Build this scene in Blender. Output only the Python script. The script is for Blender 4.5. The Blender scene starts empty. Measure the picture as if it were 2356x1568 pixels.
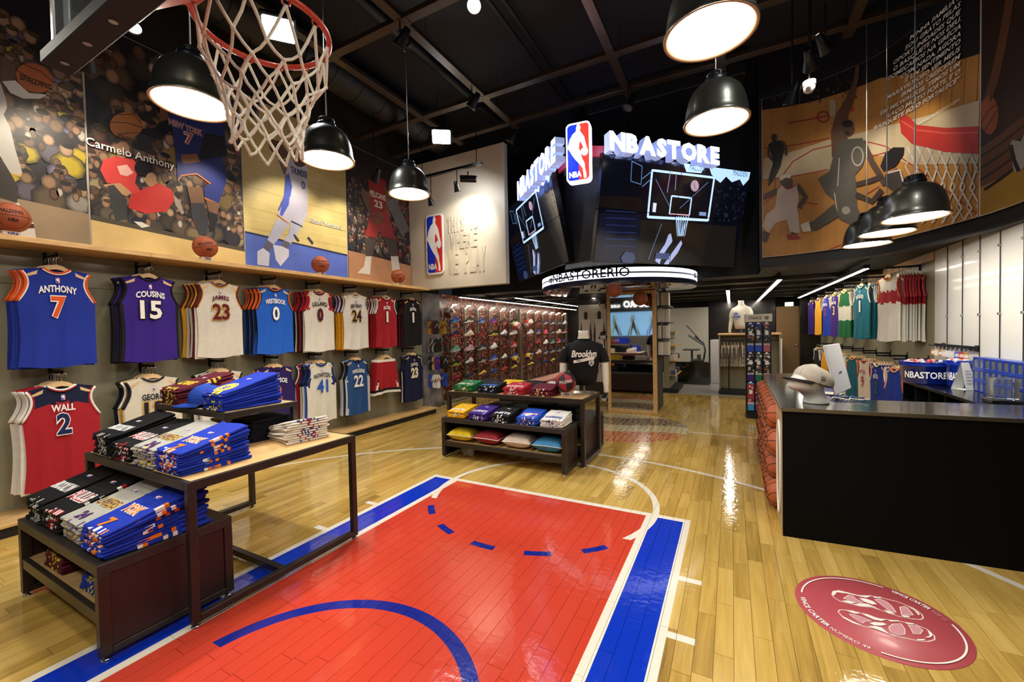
import bpy, bmesh, math, random
from math import sin, cos, pi, radians as rad, hypot, atan2
from mathutils import Vector as V, Matrix as Mx
R = random.Random(7)
SC = bpy.context.scene
COL = SC.collection
# ------------------------------------------------------------------ camera
YAW, PITCH, ROLL, FPX, EYE = .487654, -.0233584, -.0203339, 952.57, 1.55
_f = V((-sin(YAW), cos(YAW), 0)); _r = V((cos(YAW), sin(YAW), 0)); _u = V((0, 0, 1))
_f, _u = _f*cos(PITCH)+_u*sin(PITCH), -_f*sin(PITCH)+_u*cos(PITCH)
_r, _u = _r*cos(ROLL)+_u*sin(ROLL), -_r*sin(ROLL)+_u*cos(ROLL)
cam = bpy.data.cameras.new('camera'); cam.sensor_width = 36; cam.lens = FPX/2356*36
cam.clip_start = .02; cam.clip_end = 100
co = bpy.data.objects.new('camera', cam); COL.objects.link(co)
m = Mx((( _r.x, _u.x, -_f.x, 0), (_r.y, _u.y, -_f.y, 0), (_r.z, _u.z, -_f.z, EYE), (0, 0, 0, 1)))
co.matrix_world = m; SC.camera = co
# ------------------------------------------------------------------ world, exposure
w = bpy.data.worlds.new('world'); SC.world = w; w.use_nodes = True
w.node_tree.nodes['Background'].inputs[0].default_value = (.55, .6, .7, 1)
w.node_tree.nodes['Background'].inputs[1].default_value = .02
vs = SC.view_settings; vs.view_transform = 'Standard'; vs.look = 'None'; vs.gamma = 1; vs.use_curve_mapping = False
vs.exposure = 0.42
SC.cycles.use_denoising = True; SC.cycles.use_adaptive_sampling = True; SC.cycles.adaptive_threshold = .02
SC.cycles.max_bounces = 6; SC.cycles.diffuse_bounces = 3; SC.cycles.glossy_bounces = 4; SC.cycles.transparent_max_bounces = 6
SC.cycles.sample_clamp_indirect = 4; SC.cycles.caustics_reflective = False; SC.cycles.caustics_refractive = False
PEND_E, SPOT_W, FLOOD_W, STRIP_E = 35.0, 58.0, 44.0, 24.0   # lamp strengths, used by the lamp builders
# pixel rays of the 2356x1568 photograph, for reading positions off known planes of the room
def ray(u, v): return _f + _r*((u-1178)/FPX) - _u*((v-784)/FPX)
def PZ(u, v, z): d = ray(u, v); t = (z-EYE)/d.z; return V((d.x*t, d.y*t, z))
def PX(u, v, x): d = ray(u, v); t = x/d.x; return V((x, d.y*t, EYE+d.z*t))
def PY(u, v, y): d = ray(u, v); t = y/d.y; return V((d.x*t, y, EYE+d.z*t))
# ------------------------------------------------------------------ materials
def lin(c): return c/12.92 if c <= .04045 else ((c+.055)/1.055)**2.4
def hx(s): s = s.lstrip('#'); return tuple(lin(int(s[i:i+2], 16)/255) for i in (0, 2, 4))+(1,)
MATS = {}
def mat(name, col='808080', rough=.5, metal=0, spec=.5, src=None, noise=0, nscale=30, bump=0, bscale=200, emit=0, coat=0, trans=0, stretch=None):
    if name in MATS: return MATS[name]
    M = bpy.data.materials.new(name); M.use_nodes = True; nt = M.node_tree; b = nt.nodes['Principled BSDF']
    b.inputs['Roughness'].default_value = rough; b.inputs['Metallic'].default_value = metal
    b.inputs['Specular IOR Level'].default_value = spec; b.inputs['Coat Weight'].default_value = coat
    b.inputs['Coat Roughness'].default_value = .08; b.inputs['Transmission Weight'].default_value = trans
    c = hx(col) if isinstance(col, str) else col
    b.inputs['Base Color'].default_value = c; out = None
    if src == 'vc':
        n = nt.nodes.new('ShaderNodeAttribute'); n.attribute_name = 'Col'; out = n.outputs['Color']
    elif src == 'oc':
        n = nt.nodes.new('ShaderNodeObjectInfo'); out = n.outputs['Color']
    tc = nt.nodes.new('ShaderNodeTexCoord'); vec = tc.outputs['Object']
    if stretch:
        mp = nt.nodes.new('ShaderNodeMapping'); mp.inputs['Scale'].default_value = stretch
        nt.links.new(vec, mp.inputs[0]); vec = mp.outputs[0]
    if noise:
        no = nt.nodes.new('ShaderNodeTexNoise'); no.inputs['Scale'].default_value = nscale; no.inputs['Detail'].default_value = 4
        nt.links.new(vec, no.inputs['Vector'])
        mr = nt.nodes.new('ShaderNodeMapRange'); mr.inputs[1].default_value = .3; mr.inputs[2].default_value = .7
        mr.inputs[3].default_value = 1-noise; mr.inputs[4].default_value = 1+noise*.5
        nt.links.new(no.outputs['Fac'], mr.inputs[0])
        mx = nt.nodes.new('ShaderNodeMix'); mx.data_type = 'RGBA'; mx.blend_type = 'MULTIPLY'; mx.inputs[0].default_value = 1
        if out: nt.links.new(out, mx.inputs[6])
        else: mx.inputs[6].default_value = c
        nt.links.new(mr.outputs[0], mx.inputs[7]); out = mx.outputs[2]
    if out: nt.links.new(out, b.inputs['Base Color'])
    if bump:
        n2 = nt.nodes.new('ShaderNodeTexNoise'); n2.inputs['Scale'].default_value = bscale; n2.inputs['Detail'].default_value = 3
        nt.links.new(vec, n2.inputs['Vector'])
        bp = nt.nodes.new('ShaderNodeBump'); bp.inputs['Strength'].default_value = bump; bp.inputs['Distance'].default_value = .01
        nt.links.new(n2.outputs['Fac'], bp.inputs['Height']); nt.links.new(bp.outputs[0], b.inputs['Normal'])
    if emit:
        b.inputs['Emission Strength'].default_value = emit
        if out: nt.links.new(out, b.inputs['Emission Color'])
        else: b.inputs['Emission Color'].default_value = c
    MATS[name] = M; return M
FAB = mat('fabric', src='oc', rough=.75, spec=.25, noise=.12, nscale=14, bump=.25, bscale=60)
FABV = mat('fabric_print', src='vc', rough=.75, spec=.25, noise=.06, nscale=25)
PRN = mat('print', src='vc', rough=.55, spec=.3)
MUR = mat('mural_print', src='vc', rough=.45, spec=.35, noise=.22, nscale=2.2)
PLA = mat('plastic', src='oc', rough=.35, spec=.5)
LETM = mat('lit_print', src='vc', rough=.5, emit=2.2)
SCRM = mat('screen_picture', src='vc', rough=.12, emit=1.1, spec=.5)
BRONZE = mat('dark_bronze_metal', '3a332c', .38, .5, noise=.1, nscale=8)
BLACKP = mat('black_paint', '0d0d10', .55, noise=.2, nscale=3)
BLACKM = mat('black_metal', '17171a', .4, .3)
CHROME = mat('chrome', 'd9d9d9', .15, 1)
STEEL = mat('brushed_steel', 'b5b2aa', .32, 1)
OAK = mat('oak_board', 'cba36a', .45, noise=.22, nscale=5, stretch=(6, 1.2, 6))
PINE = mat('pine_hanger', 'dcb987', .45, noise=.15, nscale=20)
OLIVE = mat('olive_panel', '8f8a72', .5, noise=.06, nscale=2, coat=.1)
WHITEP = mat('white_paint', 'd8cfba', .5, noise=.04, nscale=3)
CREAMP = mat('mannequin_white', 'dcd6c8', .35, coat=.2)
# ------------------------------------------------------------------ mesh builder
class MB:
    def __init__(s): s.v = []; s.f = []; s.mi = []; s.c = []; s.sm = []; s.hascol = False
    def add(s, vs, fs, mi=0, col=None, smooth=False, T=None):
        o = len(s.v)
        if T is not None: vs = [T(V(p)) if callable(T) else T @ V(p) for p in vs]
        s.v += [tuple(p) for p in vs]
        if col is not None:
            s.hascol = True
            if isinstance(col, str): col = hx(col)
        if col is not None and isinstance(col, list): s.hascol = True
        for f in fs: s.f.append([i+o for i in f]); s.mi.append(mi); s.c.append(col); s.sm.append(smooth)
        return s
    def box(s, a, b, mi=0, col=None, T=None):
        x0, y0, z0 = a; x1, y1, z1 = b
        return s.add([(x0,y0,z0),(x1,y0,z0),(x1,y1,z0),(x0,y1,z0),(x0,y0,z1),(x1,y0,z1),(x1,y1,z1),(x0,y1,z1)],
            [(0,3,2,1),(4,5,6,7),(0,1,5,4),(1,2,6,5),(2,3,7,6),(3,0,4,7)], mi, col, False, T)
    def bbox(s, a, b, r=.004, mi=0, col=None, T=None):
        x0, y0, z0 = [min(p, q) for p, q in zip(a, b)]; x1, y1, z1 = [max(p, q) for p, q in zip(a, b)]
        r = min(r, (x1-x0)*.45, (y1-y0)*.45, (z1-z0)*.45)
        vs = []; 
        for z, i in ((z0, r), (z0+r, 0), (z1-r, 0), (z1, r)):
            X0, X1, Y0, Y1 = x0+i, x1-i, y0+i, y1-i; k = r if not i else r*.4
            vs += [(X0+k,Y0,z),(X1-k,Y0,z),(X1,Y0+k,z),(X1,Y1-k,z),(X1-k,Y1,z),(X0+k,Y1,z),(X0,Y1-k,z),(X0,Y0+k,z)]
        fs = [tuple(range(7,-1,-1)), tuple(range(24,32))]
        for l in range(3):
            for j in range(8): fs.append((l*8+j, l*8+(j+1)%8, (l+1)*8+(j+1)%8, (l+1)*8+j))
        return s.add(vs, fs, mi, col, False, T)
    def cyl(s, p, q, r0, r1=None, n=12, mi=0, col=None, caps=True, smooth=True, T=None):
        p, q = V(p), V(q); r1 = r0 if r1 is None else r1; d = (q-p)
        if d.length < 1e-9: return s
        d.normalize(); a = d.orthogonal().normalized(); b = d.cross(a)
        vs = [tuple(p+(a*cos(2*pi*i/n)+b*sin(2*pi*i/n))*r0) for i in range(n)]+[tuple(q+(a*cos(2*pi*i/n)+b*sin(2*pi*i/n))*r1) for i in range(n)]
        s.add(vs, [(i, (i+1)%n, n+(i+1)%n, n+i) for i in range(n)], mi, col, smooth, T)
        if caps: s.add(vs, [tuple(range(n-1,-1,-1)), tuple(range(n, 2*n))], mi, col, False, T)
        return s
    def tube(s, pts, r, n=6, mi=0, col=None, closed=False, T=None, caps=True):
        pts = [V(p) for p in pts]; N = len(pts); vs = []; up = None
        for i, p in enumerate(pts):
            d = (pts[(i+1)%N]-pts[i-1]) if closed else (pts[min(i+1, N-1)]-pts[max(i-1, 0)])
            d.normalize()
            a = d.orthogonal().normalized() if up is None else (up-d*up.dot(d)).normalized()
            up = a; b = d.cross(a); rr = r[i] if isinstance(r, (list, tuple)) else r
            vs += [tuple(p+(a*cos(2*pi*j/n)+b*sin(2*pi*j/n))*rr) for j in range(n)]
        fs = []
        for i in range(N if closed else N-1):
            k = (i+1) % N
            for j in range(n): fs.append((i*n+j, i*n+(j+1)%n, k*n+(j+1)%n, k*n+j))
        if not closed and caps: fs += [tuple(range(n-1,-1,-1)), tuple((N-1)*n+j for j in range(n))]
        return s.add(vs, fs, mi, col, True, T)
    def lathe(s, prof, n=24, mi=0, col=None, smooth=True, T=None, c=(0,0,0), arc=None):
        full = arc is None; a0, a1 = (0, 2*pi) if full else arc; k = n if full else n+1
        vs = [(c[0]+r*cos(a0+(a1-a0)*j/n), c[1]+r*sin(a0+(a1-a0)*j/n), c[2]+z) for r, z in prof for j in range(k)]
        fs = []
        for i in range(len(prof)-1):
            for j in range(n):
                j2 = (j+1) % k
                fs.append((i*k+j, i*k+j2, (i+1)*k+j2, (i+1)*k+j))
        return s.add(vs, fs, mi, col, smooth, T)
    def sphere(s, c, r, n=16, m=10, mi=0, col=None, T=None, sc=(1,1,1)):
        vs = [(c[0]+r*sc[0]*sin(pi*i/m)*cos(2*pi*j/n), c[1]+r*sc[1]*sin(pi*i/m)*sin(2*pi*j/n), c[2]+r*sc[2]*cos(pi*i/m)) for i in range(m+1) for j in range(n)]
        fs = [(i*n+j, (i+1)*n+j, (i+1)*n+(j+1)%n, i*n+(j+1)%n) for i in range(m) for j in range(n)]
        return s.add(vs, fs, mi, col, True, T)
    def prism(s, poly, z0, z1, mi=0, col=None, T=None):
        n = len(poly)
        vs = [(x, y, z0) for x, y in poly]+[(x, y, z1) for x, y in poly]
        return s.add(vs, [tuple(range(n-1,-1,-1)), tuple(range(n, 2*n))]+[(i, (i+1)%n, n+(i+1)%n, n+i) for i in range(n)], mi, col, False, T)
    def flat(s, poly, z=0, mi=0, col=None, T=None):
        return s.add([(x, y, z) for x, y in poly], [tuple(range(len(poly)))], mi, col, False, T)
    def disc(s, c, rx, ry=None, n=16, z=0, mi=0, col=None, T=None):
        ry = rx if ry is None else ry
        return s.flat([(c[0]+rx*cos(2*pi*i/n), c[1]+ry*sin(2*pi*i/n)) for i in range(n)], z, mi, col, T)
    def mesh(s, name):
        me = bpy.data.meshes.new(name); me.from_pydata(s.v, [], s.f)
        me.polygons.foreach_set('material_index', s.mi); me.polygons.foreach_set('use_smooth', s.sm)
        if s.hascol:
            at = me.color_attributes.new('Col', 'FLOAT_COLOR', 'CORNER'); buf = []
            for f, c in zip(s.f, s.c):
                if isinstance(c, list): buf += [x for q in c for x in q]
                else: buf += list(c or (.5, .5, .5, 1))*len(f)
            at.data.foreach_set('color', buf)
        me.update(); return me
def ob(name, me, mats=None, parent=None, color=None, loc=None, rz=None, mw=None):
    if isinstance(me, MB): me = me.mesh(name)
    if mats is not None and not me.materials:
        for x in (mats if isinstance(mats, (list, tuple)) else [mats]): me.materials.append(x)
    o = bpy.data.objects.new(name, me); COL.objects.link(o)
    if parent is not None: o.parent = parent
    if color is not None: o.color = hx(color) if isinstance(color, str) else color
    if loc is not None: o.location = loc
    if rz is not None: o.rotation_euler = (0, 0, rz)
    if mw is not None: o.matrix_local = mw
    return o
def tag(o, label, cat, group=None, kind=None):
    if label: o['label'] = label
    if cat: o['category'] = cat
    if group: o['group'] = group
    if kind: o['kind'] = kind
    return o
def thing(name, label, cat, loc=(0,0,0), rz=0, group=None, mw=None):
    o = bpy.data.objects.new(name, None); COL.objects.link(o); o.empty_display_size = .05
    o.location = loc; o.rotation_euler = (0, 0, rz)
    if mw is not None: o.matrix_local = mw
    return tag(o, label, cat, group)
def struct(name, me, mats, parent=None, label=None, color=None):
    o = ob(name, me, mats, parent, color)
    if parent is None: o['kind'] = 'structure'
    if label: o['label'] = label
    return o
def dup(root, loc=None, rz=None, label=None, group=None, mw=None):
    r = root.copy(); COL.objects.link(r)
    if loc is not None: r.location = loc
    if rz is not None: r.rotation_euler = (0, 0, rz)
    if mw is not None: r.matrix_local = mw
    if label: r['label'] = label
    if group: r['group'] = group
    for ch in root.children:
        c = ch.copy(); COL.objects.link(c); c.parent = r
        for g in ch.children:
            d = g.copy(); COL.objects.link(d); d.parent = c
    return r
def frame(o, x, y):            # local plane frame: x axis, y axis, z = x cross y
    x = V(x).normalized(); y = V(y); y = (y-x*y.dot(x)).normalized(); z = x.cross(y)
    return Mx(((x.x, y.x, z.x, o[0]), (x.y, y.y, z.y, o[1]), (x.z, y.z, z.z, o[2]), (0, 0, 0, 1)))
# ------------------------------------------------------------------ lettering
_tc = {}; _raw = {}
def glyphs(s, bold=0.02, spacing=1.0, shear=0):
    k = (s, bold, spacing, shear)
    if k not in _tc:
        cu = bpy.data.curves.new('t', 'FONT'); cu.body = s; cu.size = 1; cu.offset = bold; cu.space_character = spacing
        cu.resolution_u = 2; cu.align_x = 'LEFT'; cu.fill_mode = 'FRONT'
        o = bpy.data.objects.new('t', cu); me = bpy.data.meshes.new_from_object(o)
        vs = [(v.co.x+shear*v.co.y, v.co.y) for v in me.vertices]; fs = [tuple(p.vertices) for p in me.polygons]
        bpy.data.objects.remove(o); bpy.data.curves.remove(cu); bpy.data.meshes.remove(me)
        if vs:
            x0 = min(v[0] for v in vs); x1 = max(v[0] for v in vs); y0 = min(v[1] for v in vs); y1 = max(v[1] for v in vs)
            vs = [((v[0]-x0)/(x1-x0)-.5, (v[1]-y0)/(y1-y0)-.5) for v in vs]
            _tc[k] = (vs, fs, (x1-x0)/(y1-y0)); _raw[k] = (x1-x0, y1-y0, y0)
        else: _tc[k] = ([], [], 1)
    return _tc[k]
def text(mb, s, w, h, col, c=(0, 0), z=0, T=None, bold=.02, arc=0, mi=0, flip=False, shear=0, spacing=1.0):
    """lettering of width w (None keeps the letter shape) and height h centred at c; arc lifts the middle"""
    vs, fs, asp = glyphs(s, bold, spacing, shear)
    if w is None: w = h*asp
    pts = [((-x if flip else x)*w+c[0], y*h+c[1]+arc*(1-(2*x)**2), z) for x, y in vs]
    if flip: fs = [f[::-1] for f in fs]
    return mb.add(pts, fs, mi, col, False, T)
def rrect(w, h, r, n=4, c=(0, 0)):
    pts = []
    for sx, sy, a in ((1, 1, 0), (-1, 1, pi/2), (-1, -1, pi), (1, -1, 1.5*pi)):
        for i in range(n+1):
            t = a+pi/2*i/n; pts.append((c[0]+sx*(w/2-r)+r*cos(t), c[1]+sy*(h/2-r)+r*sin(t)))
    return pts
SIL = [(.47,.04),(.56,.035),(.61,.09),(.58,.15),(.66,.2),(.75,.26),(.8,.36),(.86,.45),(.9,.5),(.88,.55),(.8,.58),(.7,.57),(.64,.53),(.68,.47),(.73,.45),(.66,.38),(.6,.32),(.55,.36),
       (.53,.44),(.6,.52),(.66,.62),(.75,.7),(.77,.8),(.82,.88),(.82,.95),(.72,.95),(.7,.86),(.67,.78),(.54,.7),(.38,.62),(.25,.54),(.15,.46),(.06,.41),(.1,.36),(.16,.27),(.28,.19),(.42,.15),(.43,.09)]
def logo(mb, w, h, T=None, z=0, mono=None, white='f4f4f0', blue='1733c9', red='d8332c', lift=.0015, letters=True):
    """ball-player badge: white border, blue and red halves, white figure, three letters"""
    def uv(p): return ((p[0]-.5)*w, (.5-p[1])*h)
    r = w*.18
    mb.flat(rrect(w, h, r), z, 0, mono or white, T)
    inner = rrect(w*.88, h*.94, r*.75)
    bl, rd = mono and '30302e' or blue, mono and '30302e' or red
    L = [(min(x, .02*w), y) for x, y in inner]; Rr = [(max(x, .02*w), y) for x, y in inner]
    mb.flat(L, z+lift, 0, bl, T); mb.flat(Rr, z+lift, 0, rd, T)
    mb.flat([uv(p) for p in SIL][::-1], z+2*lift, 0, mono or white, T)
    mb.disc(uv((.72, .5)), w*.13, h*.055, 10, z+2.5*lift, 0, mono or white, T)
    if letters: text(mb, 'NBA', w*.5, h*.1, mono or white, uv((.37, .87)), z+2*lift, T, bold=.04)
    return mb
# node expression helper for painted court lines
class NX:
    nt = None
    def __init__(s, so): s.s = so
    @staticmethod
    def op(o, *a, clamp=False):
        n = NX.nt.nodes.new('ShaderNodeMath'); n.operation = o; n.use_clamp = clamp
        for i, x in enumerate(a):
            if isinstance(x, NX): NX.nt.links.new(x.s, n.inputs[i])
            else: n.inputs[i].default_value = x
        return NX(n.outputs[0])
    def __add__(s, o): return NX.op('ADD', s, o)
    def __sub__(s, o): return NX.op('SUBTRACT', s, o)
    def __mul__(s, o): return NX.op('MULTIPLY', s, o)
    def gt(s, o): return NX.op('GREATER_THAN', s, o)
    def lt(s, o): return NX.op('LESS_THAN', s, o)
    def sq(s): return NX.op('MULTIPLY', s, s)
    def between(s, a, b): return s.gt(a)*s.lt(b)
def mixc(f, a, b):
    n = NX.nt.nodes.new('ShaderNodeMix'); n.data_type = 'RGBA'; NX.nt.links.new(f.s if isinstance(f, NX) else f, n.inputs[0])
    for i, x in ((6, a), (7, b)):
        if isinstance(x, (tuple, list)): n.inputs[i].default_value = x
        else: NX.nt.links.new(x, n.inputs[i])
    return n.outputs[2]
# ================================================================== FLOOR
FM = bpy.data.materials.new('court_floor'); FM.use_nodes = True; NX.nt = FM.node_tree; nt = NX.nt
bs = nt.nodes['Principled BSDF']
geo = nt.nodes.new('ShaderNodeNewGeometry'); sep = nt.nodes.new('ShaderNodeSeparateXYZ'); nt.links.new(geo.outputs['Position'], sep.inputs[0])
X, Y = NX(sep.outputs[0]), NX(sep.outputs[1])
at = nt.nodes.new('ShaderNodeAttribute'); at.attribute_name = 'Col'; sc = nt.nodes.new('ShaderNodeSeparateColor'); nt.links.new(at.outputs['Color'], sc.inputs[0])
pr, pg = NX(sc.outputs[0]), NX(sc.outputs[1])
cb = nt.nodes.new('ShaderNodeCombineXYZ'); nt.links.new((X*26).s, cb.inputs[0]); nt.links.new((Y*1.6+pg*40).s, cb.inputs[1]); nt.links.new((pr*30).s, cb.inputs[2])
gn = nt.nodes.new('ShaderNodeTexNoise'); gn.inputs['Scale'].default_value = 1; gn.inputs['Detail'].default_value = 6; gn.inputs['Roughness'].default_value = .62; gn.inputs['Distortion'].default_value = .6
nt.links.new(cb.outputs[0], gn.inputs['Vector'])
rp = nt.nodes.new('ShaderNodeValToRGB'); e = rp.color_ramp.elements
e[0].position = .22; e[0].color = hx('80602a'); e[1].position = .78; e[1].color = hx('d6b468')
for p, c in ((.36, 'aa8840'), (.5, 'c09c4e')):
    q = e.new(p); q.color = hx(c)
nt.links.new((NX(gn.outputs['Fac'])*.62+pr*.25+pg*.08+.02).s, rp.inputs[0])
wood = rp.outputs[0]
def ring(cx, cy, r0, r1): d2 = (X-cx).sq()+(Y-cy).sq(); return d2.between(r0*r0, r1*r1)
def rect(x0, x1, y0, y1): return X.between(x0, x1)*Y.between(y0, y1)
MX = lambda a, b: NX.op('MAXIMUM', a, b)
WHT, RED, BLU, DBL = hx('e2dac8'), hx('c23f2c'), hx('0f33b4'), hx('162482')
col = wood
lines = ring(-1.514, 1.276, 3.70, 3.752)*Y.gt(1.0)
lines = MX(lines, rect(-.57, .9, 6.62, 6.66))
for yy in (2.712, 2.18, 1.65, .95):
    lines = MX(lines, rect(-.30, -.168, yy-.024, yy+.024)); lines = MX(lines, rect(-2.995, -2.87, yy-.024, yy+.024))
key = rect(-2.879, -.30, -1.2, 3.574)
paint = MX(lines, key)
col = mixc(paint, col, WHT)
blue = MX(rect(-2.829, -2.60, -1.2, 3.515), rect(-.582, -.351, -1.2, 3.515)); col = mixc(blue, col, BLU)
red = rect(-2.545, -.637, -1.2, 3.515); col = mixc(red, col, RED)
circ = ring(-1.59, 3.54, .992, 1.046)*Y.gt(3.05); col = mixc(circ, col, WHT); paint = MX(paint, circ)
ang = NX.op('ARCTAN2', Y-3.54, X+1.59)
fr = NX.op('FRACT', (ang+rad(91))*(1/rad(23))+10.5)
col = mixc(ring(-1.59, 3.54, 1.0, 1.058)*Y.lt(2.92)*fr.between(.27, .73), col, DBL)
col = mixc(ring(-1.575, .985, .705, .778)*Y.gt(1.10), col, DBL)
# mosaic disc printed on the boards
fx = NX.op('FRACT', X*(1/.085)+100)
mos = ((X+1.57).sq()+(Y-6.66).sq()).lt(1.0)*fx.gt(.2)
wv = NX.op('SINE', X*3.2+1.0)*.12+Y
mc = mixc(wv.gt(6.35), hx('b5372a'), hx('c9c0a2')); mc = mixc(wv.gt(6.8), mc, hx('4b4255')); mc = mixc(wv.gt(7.35), mc, hx('c9c0a2'))
vo = nt.nodes.new('ShaderNodeTexVoronoi'); vo.inputs['Scale'].default_value = 60; nt.links.new(geo.outputs['Position'], vo.inputs['Vector'])
spk = NX(vo.outputs['Distance']).gt(.62)
mc = mixc(spk, mc, hx('cbb98a')); col = mixc(mos, col, mc)
nt.links.new(col, bs.inputs['Base Color'])
bs.inputs['Specular IOR Level'].default_value = .5; bs.inputs['Coat Weight'].default_value = .35; bs.inputs['Coat Roughness'].default_value = .06
wn = nt.nodes.new('ShaderNodeTexNoise'); wn.inputs['Scale'].default_value = 9; wn.inputs['Detail'].default_value = 3; nt.links.new(geo.outputs['Position'], wn.inputs['Vector'])
nt.links.new((NX(wn.outputs['Fac'])*.09+.045).s, bs.inputs['Roughness'])
bp = nt.nodes.new('ShaderNodeBump'); bp.inputs['Strength'].default_value = .07; bp.inputs['Distance'].default_value = .02
w2 = nt.nodes.new('ShaderNodeTexNoise'); w2.inputs['Scale'].default_value = 22; w2.inputs['Detail'].default_value = 2; nt.links.new(geo.outputs['Position'], w2.inputs['Vector'])
nt.links.new(w2.outputs['Fac'], bp.inputs['Height']); nt.links.new(bp.outputs[0], bs.inputs['Normal'])
JOINT = mat('floor_joint', '4a3417', .6)
GREYF = mat('grey_tile_floor', '97948c', .28, noise=.06, nscale=3)

mb = MB(); mb.box((-5.6, -3.2, -.1), (4.2, 10.4, -.014)); mb.box((-5.6, -3.2, -.014), (4.2, -.9, 0), 1)
floor = struct('floor', mb, [JOINT, FM]); floor['label'] = 'glossy hardwood basketball court floor'
PWD = .085
def visible(x, y):
    d = V((x, y, -EYE)); dz = d.dot(_f)
    if dz < .2: return None
    u, v = 1178+FPX*d.dot(_r)/dz, 784-FPX*d.dot(_u)/dz
    if -60 < u < 2416 and v < 1640: return PWD*.5*FPX*FPX*EYE/dz**3
    return None
planks = []
ix = 0; x = -5.525
while x < 2.2:
    y = -.9-R.random()*.5
    while y < 10.4:
        L = R.uniform(.32, .78); y1 = min(y+L, 10.4)
        if y1-y > .05: planks.append((x, max(y, -.9), x+PWD, y1, R.random(), R.random(), R.gauss(0, .0016), R.gauss(0, .0009)))
        y = y1+.0001
    x += PWD
def plank_mesh(b, p, local=False):
    x0, y0, x1, y1, r1, r2, tx, ty = p; g = .0009
    ox, oy = ((x0+x1)/2, (y0+y1)/2) if local else (0, 0); cx, cy = (x0+x1)/2, (y0+y1)/2
    Z = lambda X_, Y_: (X_-cx)*tx+(Y_-cy)*ty*.4
    P = [(x0+g, y0+g), (x1-g, y0+g), (x1-g, y1-g), (x0+g, y1-g)]
    vs = [(a-ox, c-oy, -.014) for a, c in P]+[(a-ox, c-oy, Z(a, c)) for a, c in P]
    b.add(vs, [(4,5,6,7),(0,1,5,4),(1,2,6,5),(2,3,7,6),(3,0,4,7)], 0, (r1, r2, 0, 1)); return (ox, oy, 0)
sc_ = [(visible((p[0]+p[2])/2, (p[1]+p[3])/2) or 0)*(p[3]-p[1]) for p in planks]
order = sorted(range(len(planks)), key=lambda i: -sc_[i]); near = set(order[:290])
big = MB()
for i, p in enumerate(planks):
    if i in near:
        b = MB(); l = plank_mesh(b, p, True); ob('plank', b, FM, floor, loc=l)
    else: plank_mesh(big, p)
ob('plank_field', big, FM, floor)['kind'] = 'stuff'
mb = MB(); mb.box((-5.6, 10.4, -.1), (4.2, 17.2, -.001))
struct('floor_rear', mb, GREYF, label='plain grey floor of the rear room')
# ================================================================== WALLS
WX = -5.45
mb = MB(); mb.box((-5.75, -3.2, 0), (-5.47, 7.05, 5.3))
wl = struct('wall_left', mb, mat('wall_base', '1a1814', .8)); wl['label'] = 'left shop wall'
AY = [1.345+.648*i for i in range(-5, 8)]           # uprights of the panelled wall, every 0.65 m
ys = AY+[6.45]
me = {}
for a, b in zip(ys[:-1], ys[1:]):
    for z0, z1 in ((.112, 2.046), (2.049, 2.345)):
        k = (round(b-a, 3), z0)
        if k not in me:
            q = MB(); q.bbox((0, .003, z0), (.02, b-a-.003, z1), .002); me[k] = q.mesh('wall_panel'); me[k].materials.append(OLIVE)
        ob('wall_panel', me[k], None, wl, loc=(-5.47, a, 0))
# platform along the wall
mb = MB(); mb.box((-5.47, -3.1, 0), (-5.065, 6.36, .085)); tb = ob('trim_1', mb, BLACKP); tb['kind'] = 'structure'
for a, b in ((-3.1, -.3), (-.3, 2.1), (2.1, 4.5), (4.5, 6.38)):
    q = MB(); q.bbox((-5.47, a+.001, .085), (-5.04, b-.001, .112), .003); ob('board', q, OAK, tb)
tb['label'] = 'low black platform with oak top along the left wall'
# wooden ledge above the jerseys
lg = thing('display_ledge', 'long oak ledge above the jersey wall carrying basketballs', 'ledge', (-5.2, 1.5, 2.345))
for a, b in ((-3.0, -.4), (-.4, 1.95), (1.95, 3.28), (3.28, 4.63), (4.63, 6.16)):
    q = MB(); q.bbox((-.25, a+.001, 0), (.205, b-.001, .045), .003, T=Mx.Translation((0, -1.5, 0))); ob('board', q, OAK, lg)
# end wall of the double-height part: cream panel
mb = MB(); mb.bbox((-5.46, 6.15, 2.36), (-3.345, 6.27, 4.72), .006)
pw = struct('wall_end', mb, WHITEP); pw['label'] = 'cream end wall with badge and raised letters'
# grey graphic return wall and shoe alcove
GRPH = mat('grey_graphic', '8d8a90', .5, noise=.75, nscale=3.2)
mb = MB(); mb.box((-5.62, 6.46, 0), (-5.44, 7.03, 2.36)); struct('wall_return', mb, GRPH, label='grey printed return wall with sandals')
CROWD = bpy.data.materials.new('crowd_photo'); CROWD.use_nodes = True; NX.nt = CROWD.node_tree; nt = NX.nt; b_ = nt.nodes['Principled BSDF']
g_ = nt.nodes.new('ShaderNodeNewGeometry'); v_ = nt.nodes.new('ShaderNodeTexVoronoi'); v_.inputs['Scale'].default_value = 26; nt.links.new(g_.outputs['Position'], v_.inputs['Vector'])
r_ = nt.nodes.new('ShaderNodeValToRGB'); el = r_.color_ramp.elements; el[0].position = .1; el[0].color = hx('2c1210'); el[1].position = .95; el[1].color = hx('d8937a')
for p, c in ((.35, '4f211b'), (.6, '6b2f26'), (.8, '8a4a3a')):
    q = el.new(p); q.color = hx(c)
s_ = nt.nodes.new('ShaderNodeSeparateColor'); nt.links.new(v_.outputs['Color'], s_.inputs[0]); nt.links.new(s_.outputs[0], r_.inputs[0]); nt.links.new(r_.outputs[0], b_.inputs['Base Color']); b_.inputs['Roughness'].default_value = .3
mb = MB(); mb.box((-5.78, 7.05, 0), (-5.66, 15.4, 2.4)); struct('wall_shoes', mb, CROWD, label='crowd photograph wall behind the shoes')
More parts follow.
